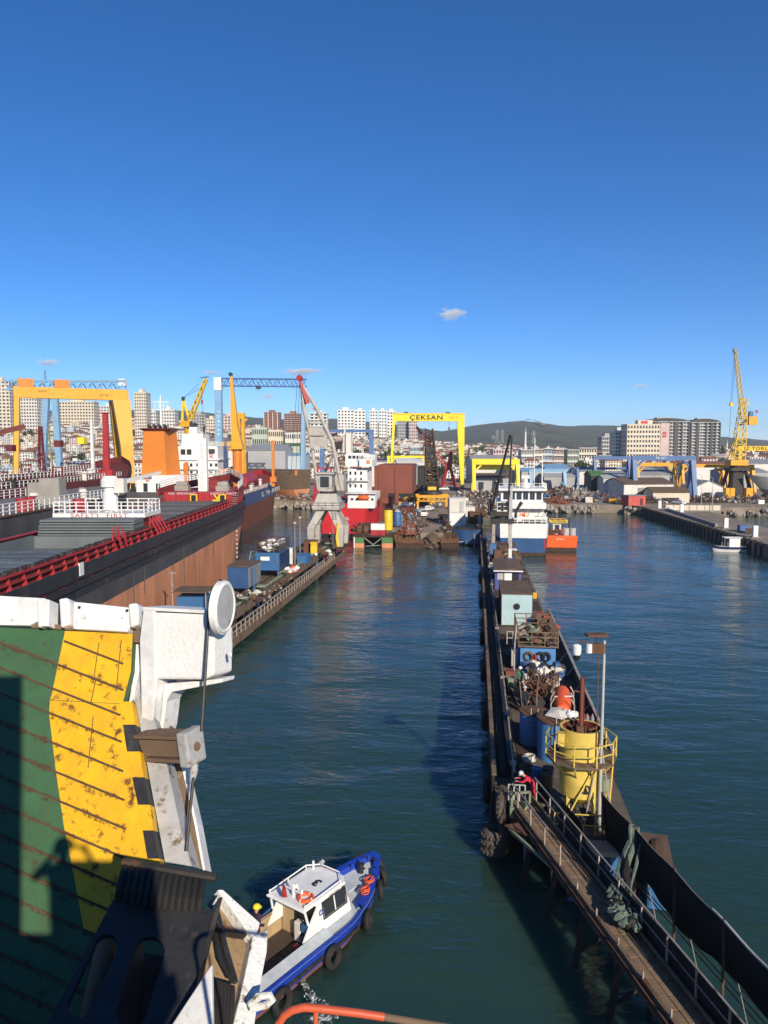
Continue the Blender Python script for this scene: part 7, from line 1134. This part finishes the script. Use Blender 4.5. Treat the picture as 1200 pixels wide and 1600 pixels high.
# end flaps
for pts in ([(-300,917),(72,937),(75,968),(52,980),(-300,972)],[(121,943),(134,944),(210,952),(213,975),(204,990),(120,985)]): rslab('end_flap','rampwhite',flap,pts,-.06,.12,bevel=.015)
for px in (70,105,212): rslab('hinge_knuckle','rampwhite',flap,[(px-3,940 if px<200 else 948),(px+10,938 if px<200 else 946),(px+13,945 if px<200 else 955),(px+13,980),(px,985)],-.1,.2,bevel=.03)
rslab('hinge_plate','rampwhite',flap,[(80,941),(89,942),(88,983),(79,983)],-.05,.22,bevel=.01); rslab('hinge_gap_strip','ramprust',flap,[(52,975),(121,978),(121,986),(52,982)],-.08,.05); rslab('hinge_bar','ramprust',flap,[(205,975),(226,972),(224,1005),(208,1003)],-.3,-.02)  # rust brown strip fills the gap between the end flaps
for px,py in ((130,952),(204,957)): rb('bolt_hole','boxblack',rt,lambda m:m.cyl(flap.on(px,py,.1),flap.on(px,py,.125),.026,n=12))
# sheave bracket
bp=PL(dep(228,950,11.7),dep(335,957,11.35),dep(247,1063,11.45))
rslab('sheave_bracket','whitelumpy',bp,[(246,956),(326,957),(336,985),(336,1055),(322,1062),(247,1061)],-.55,.05,bevel=.04); rslab('bracket_flange','rampwhite',bp,[(229,948),(247,949),(249,1068),(243,1130),(236,1160),(226,1118),(223,1000)],-.5,.09,bevel=.02); rslab('bracket_top','rampwhite',bp,[(229,948),(326,953),(327,958),(230,953)],-.55,.1); rslab('bracket_gusset','rampwhite',bp,[(250,1070),(342,1062),(341,1068),(262,1083),(254,1098),(249,1140),(243,1160),(240,1158),(247,1110)],-.5,-.1,bevel=.01)
rslab('bracket_side','rampwhite',bp,[(313,985),(330,990),(335,1010),(334,1035),(322,1056),(313,1058)],-.6,-.12,bevel=.04)
dc=dep(346,949,11.25); vd=(dc-Vector((0,0,CAMZ))); vd.z=0; vd.normalize(); ax=Matrix.Rotation(R(67),3,'Z')@(-vd); 
rb('sheave_rim','rampwhite',rt,lambda m:m.cyl(dc-ax*.03,dc+ax*.05,.4,n=36),smooth=True); rb('sheave_face','rampgrey',rt,lambda m:m.cyl(dc+ax*.05,dc+ax*.062,.33,n=32)); rb('sheave_bead','rampwhite',rt,lambda m:m.torus(dc+ax*.05,ax,.35,.03,36,8),smooth=True); rb('keeper_ring','rampwhite',rt,lambda m:m.torus(dep(360,1022,11.3),(1,.3,.2),.05,.016,14,6))
mat('cable',(.06,.055,.05),.5,.3,8,metal=.4)
rb('hoist_cable','cable',rt,lambda m:(m.tube([dc+ax*.0+Matrix.Rotation(0,3,'Z')@Vector((0,0,.41)),dep(333,918,11.3),dep(328,935,11.25),dep(326,960,11.2),dep(321,1050,11.0),dep(315,1142,10.8)],.022,8),m.tube([dep(303,1205,10.7),dep(297,1265,10.4),dep(291,1330,10.1)],.024,8)))
LA=dep(222,1163,11.15); LB=dep(300,1166,10.75)
rb('lug_beam','ramprust',rt,lambda m:(m.bar(LA,LB,.3,.24),m.bar(LA+Vector((0,0,.17)),LB+Vector((0,0,.17)),.36,.05),m.bar(LA-Vector((0,0,.17)),LB-Vector((0,0,.17)),.36,.05)),bevel=.01); ld=(LB-LA).normalized()
rb('lug_end_plate','rampgrey',rt,lambda m:(m.bar(LB-ld*.1,LB+ld*.08,.4,.5),),bevel=.03); rb('lug_pin','ramprust',rt,lambda m:m.cyl(LB+ld*.07,LB+ld*.11,.06,n=12)); rb('cable_socket','rampgrey',rt,lambda m:(m.tube([dep(305,1192,10.72),dep(303,1205,10.7),dep(300,1222,10.65)],[.05,.06,.035],10)))
# black hinge box with openings
hb=T('hinge_box','black hinge box with two oblong openings in front of the ramp','hinge box',dep(250,1500,7.0)); off=hb.location
def hslab(name,m,pl,pts,o0,o1,**k):
    o=slab(name,m,pl,pts,o0,o1,None,**k)
    for v in o.data.vertices: v.co-=off
    o.parent=hb; return o
def hbb(name,m,fn,**k):
    mb=MB(); fn(mb); mb.v=[tuple(Vector(v)-off) for v in mb.v]; return mb.build(name,m,hb,**k)
q1=PL(dep(182,1405,7.6),dep(335,1425,7.4),dep(75,1640,6.2))
def plate_holes(name,m,pl,outer,holes,th):
    bm=bmesh.new(); es=[]
    for lp_ in [outer]+holes:
        vs=[bm.verts.new(pl.on(x,y)-off) for x,y in lp_]
        for i in range(len(vs)): es.append(bm.edges.new((vs[i],vs[(i+1)%len(vs)])))
    bmesh.ops.triangle_fill(bm,use_beauty=True,use_dissolve=False,edges=es); me=bpy.data.meshes.new(name); bm.to_mesh(me); bm.free(); me.materials.append(M[m]); o=link(me,name,hb); md=o.modifiers.new('t','SOLIDIFY'); md.thickness=th; md.offset=0; return o
def oblong(a,b,w,n=7):
    ax_=math.atan2(b[1]-a[1],b[0]-a[0]); return [(a[0]+w*math.cos(ax_+math.pi/2+math.pi*k/n),a[1]+w*math.sin(ax_+math.pi/2+math.pi*k/n)) for k in range(n+1)]+[(b[0]+w*math.cos(ax_-math.pi/2+math.pi*k/n),b[1]+w*math.sin(ax_-math.pi/2+math.pi*k/n)) for k in range(n+1)]
plate_holes('front_plate','boxblack',q1,[(178,1407),(332,1424),(320,1480),(262,1700),(30,1690)],[oblong((168,1480),(124,1575),18),oblong((234,1490),(205,1585),24)],.05)
hslab('back_plate','boxblack',q1,[(178,1400),(338,1420),(330,1690),(40,1690)],-.95,-.85); hslab('side_plate','boxblack',PL(q1.on(332,1424),q1.on(262,1700),q1.on(332,1424)-q1.n*1.0),[(332,1424),(262,1700),(268,1705),(345,1402)],-.02,.02); hslab('divider','boxblack',q1,[(197,1440),(212,1440),(165,1690),(150,1690)],-.7,-.03)
tp=[q1.on(x,y) for x,y in ((178,1405),(335,1424))]
hbb('top_cover','boxblack',lambda m:m.add([tp[0],tp[1],tp[1]-q1.n*.9+Vector((0,0,.35)),tp[0]-q1.n*.9+Vector((0,0,.35)),tp[0]-Vector((0,0,.04)),tp[1]-Vector((0,0,.04)),tp[1]-q1.n*.9+Vector((0,0,.31)),tp[0]-q1.n*.9+Vector((0,0,.31))],[(0,1,2,3),(4,5,6,7),(0,1,5,4),(1,2,6,5),(2,3,7,6),(3,0,4,7)]))
for k in range(13):
    x0,x1=184+k*10.5,197+k*10.2; hbb('rubber_hose','rubber',lambda m:m.tube([dep(x0,1408+k*1.3,7.42),dep(x0+2,1392+k*1.3,7.42),dep(x1-4,1362+k*1.5,7.62),dep(x1,1350+k*1.6,7.85),dep(x1+2,1352+k*1.6,8.2)],.036,8),smooth=True)
hbb('hose_clamp_bar','blacksteel',lambda m:m.tube([dep(192,1347,7.8),dep(338,1372,7.7)],.045,8)); hbb('inner_roller','ramprust',lambda m:m.tube([dep(165,1480,7.7),dep(158,1530,7.3),dep(140,1600,6.9)],[.1,.13,.1],12),smooth=True)
# hinge bracket to the right of the box
br=T('hinge_bracket','rusty brown hinge bracket with peeling white edge beside the black box','bracket',dep(375,1500,7.6)); off=br.location
def brs(name,m,pl,pts,o0,o1,**k):
    o=slab(name,m,pl,pts,o0,o1,None,**k)
    for v in o.data.vertices: v.co-=off
    o.parent=br; return o
q2=PL(dep(345,1400,8.0),dep(412,1458,7.9),dep(380,1620,6.9)); mat('peelwhite',(.72,.72,.7),.6,.12,3,rust=.3,rcol=(.2,.16,.12),bump=.3,bscale=20); mat('tanrust',(.3,.2,.11),.9,.3,3,rust=.35,rcol=(.13,.08,.045),bump=.2)
brs('web_plate','tanrust',q2,[(336,1420),(344,1402),(398,1452),(400,1478),(374,1620),(322,1640),(322,1560)],-.2,-.1); brs('edge_flange','peelwhite',q2,[(338,1393),(346,1393),(404,1445),(399,1462),(392,1466),(384,1458)],-.25,.04,bevel=.01); brs('edge_flange','peelwhite',q2,[(392,1466),(416,1453),(414,1490),(406,1530),(392,1620),(352,1640),(372,1560),(385,1500)],-.3,.05,bevel=.012); brs('web_rib','boxblack',q2,[(334,1449),(390,1458),(390,1461),(334,1452)],-.1,.0)
mbv=lambda mb:[tuple(Vector(v)-off) for v in mb.v]
for pts,r in (([(338,1420,7.8),(352,1480,7.4),(368,1535,7.1)],.03),([(332,1440,7.7),(345,1500,7.3),(364,1534,7.1)],.025)):
    mb=MB(); mb.tube([dep(*p) for p in pts],r,6); mb.v=mbv(mb); mb.build('tie_rod','boxblack',br)
for k in range(5):
    mb=MB(); mb.tube([dep(338+k*6,1535+k*2,7.15),dep(341+k*5,1570,6.95),dep(335+k*5,1640,6.7)],.035,7); mb.v=mbv(mb); mb.build('rubber_pad','rubber',br,smooth=True)
mb=MB(); mb.tube([dep(390,1570,7.0),dep(408,1556,7.0),dep(422,1555,7.0),dep(426,1562,7.0),dep(418,1569,7.0),dep(392,1577,7.0)],.035,8); mb.v=mbv(mb); mb.build('pad_eye','peelwhite',br,smooth=True)
brs('white_side_panel','rampwhite',PL(dep(331,1508,6.6),dep(332,1640,6.0),dep(265,1605,6.2)),[(331,1506),(333,1640),(240,1640),(270,1598)],-.06,0,bevel=.01)
brs('girder_end_shelf','boxblack',q2,[(250,1342),(256,1343),(298,1365),(345,1402),(335,1422),(330,1375)],-.5,-.3)
# ------------------------------------------------------------------ own ship: decks behind and below the camera, unseen bulwark and post shaped for their shadows
own=T('own_ship','green hulled ship stern with white deck bulwark and davit post','ship',W(0,0,0),YAW); mat('hullgreen',(.03,.08,.045),.6,.2,.4,rust=.1)
box(own,'hull','hullgreen',-16,.9,-70,3.9,-1,15.6); box(own,'mooring_deck','rampgreen',-16,1.0,-70,4.05,15.6,15.9); box(own,'upper_deck','rampgreen',-16,.6,-60,.55,18.2,18.4); box(own,'deck_wall','rampwhite',-16,.4,-60,-2.2,15.9,18.2); box(own,'bulwark','rampwhite',-.55,.5,.5,.58,18.4,19.38); box(own,'deck_support','rampwhite',-9,-8.7,-1,-.7,15.9,18.2)
B('davit_post','rampwhite',own,lambda m:m.box(-1.55,-1.06,.1,.5,18.4,22.4)); B('deck_rail','rampwhite',own,lambda m:m.rail([(-15,.5,18.4),(-1.6,.5,18.4)],1.0,1.6,.03,3)); box(own,'deck_house','rampwhite',-16,-3,-60,-9,18.4,27)
hr=T('handrail','red orange pipe handrail loop with yellow band at the stern edge','handrail',W(-.4,4.0,15.9),YAW); lo=Vector(W(-.4,4.0,15.9)); mat('railorange',(.55,.1,.045),.45,.15,3,rust=.1); Ri=Matrix.Rotation(-YAW,3,'Z'); hl=lambda px,py,f:Ri@(dep(px,py,f)-lo)
B('pipe','railorange',hr,lambda m:m.tube([hl(432,1612,4.0),hl(437,1597,4.0),hl(445,1586,4.0),hl(458,1578,4.0),hl(475,1574,4.0),hl(500,1576,4.0),hl(560,1583,4.0),hl(600,1589,4.0)],.022,12),smooth=True); B('worn_pipe','ramprust',hr,lambda m:m.tube([hl(600,1589,4.0),hl(660,1599,4.0),hl(760,1616,4.0)],.02,12),smooth=True); B('yellow_band','rampyellow',hr,lambda m:m.tube([hl(431,1615,4.0),hl(437,1597.5,4.0)],.0235,12)); B('post','railorange',hr,lambda m:(m.cyl(hl(493,1577,4.0),(hl(493,1577,4.0).x,hl(493,1577,4.0).y,0),.014,n=8),m.cyl(hl(432,1612,4.0),(hl(432,1612,4.0).x,hl(432,1612,4.0).y,0),.02,n=8),m.cyl(hl(720,1610,4.0),(hl(720,1610,4.0).x,hl(720,1610,4.0).y,0),.014,n=8)))
person('person in navy with white helmet holding both hands up on the ship deck',W(-.08,-.5,18.4),YAW+math.pi,posed(_10=(.2,0,1.42),_6=(-.2,0,1.42),_7=(-.46,-.1,1.24),_8=(-.24,-.28,1.48),_9=(-.15,-.33,1.54),_11=(.46,-.1,1.24),_12=(.24,-.28,1.48),_13=(.15,-.33,1.54)),('clothnavy','clothnavy'),'white')
# ------------------------------------------------------------------ clouds
def cloud_mat():
    m=bpy.data.materials.new('cloudvol'); m.use_nodes=True; N=m.node_tree.nodes; L=m.node_tree.links; N.clear(); o=N.new('ShaderNodeOutputMaterial'); v=N.new('ShaderNodeVolumePrincipled'); v.inputs['Color'].default_value=(1,1,1,1); v.inputs['Anisotropy'].default_value=0
    tc=N.new('ShaderNodeTexCoord'); n=N.new('ShaderNodeTexNoise'); n.inputs['Scale'].default_value=2.2; n.inputs['Detail'].default_value=5; L.new(tc.outputs['Object'],n.inputs['Vector'])
    ln=N.new('ShaderNodeVectorMath'); ln.operation='LENGTH'; L.new(tc.outputs['Object'],ln.inputs[0])
    s=N.new('ShaderNodeMath'); s.operation='SUBTRACT'; L.new(n.outputs[0],s.inputs[0]); k=N.new('ShaderNodeMath'); k.operation='MULTIPLY'; k.inputs[1].default_value=.42; L.new(ln.outputs[1],k.inputs[0]); L.new(k.outputs[0],s.inputs[1])
    r=N.new('ShaderNodeMapRange'); r.inputs[1].default_value=.2; r.inputs[2].default_value=.5; r.inputs[4].default_value=.05; L.new(s.outputs[0],r.inputs[0]); L.new(r.outputs[0],v.inputs['Density']); L.new(v.outputs[0],o.inputs['Volume']); M['cloudvol']=m
cloud_mat()
for px,py,sx,sz,lab in ((705,490,55,24,'small white puff cloud alone high in the blue sky'),(470,580,85,13,'long thin cloud streak above the red crane tip'),(418,619,32,16,'small cloud puff under the pale blue truss beam'),(1000,603,34,10,'faint cloud wisp left of the yellow tower crane'),(330,582,45,9,'faint cloud wisp above the yellow slewing crane'),(75,566,50,14,'faint cloud streak above the orange gantry')):
    f=4200; k=f/1200; mb=MB(); mb.lathe((0,0,0),[(.02,-1),(.5,-.87),(.87,-.5),(1,0),(.87,.5),(.5,.87),(.02,1)],16); o=mb.build('cloud','cloudvol'); o.location=dep(px,py,f); o.scale=(sx*k/2,sx*k/3,sz*k/2); o.rotation_euler=(0,0,YAW); tag(o,lab,'cloud')
# ------------------------------------------------------------------ haze
mb=MB(); c=[W(-3200,-600),W(3200,-600),W(3600,6500),W(-3600,6500)]; mb.prism([(p.x,p.y) for p in c],'z',-3,240)
hm=bpy.data.materials.new('haze'); hm.use_nodes=True; N=hm.node_tree.nodes; N.remove(N['Principled BSDF']); v=N.new('ShaderNodeVolumePrincipled'); v.inputs['Color'].default_value=(.82,.9,1,1); v.inputs['Density'].default_value=.00011; v.inputs['Anisotropy'].default_value=.1; hm.node_tree.links.new(v.outputs[0],N['Material Output'].inputs['Volume']); M['haze']=hm; o=mb.build('haze','haze'); STUFF(o); tag(o,'thin pale haze over the harbour and hills','haze')
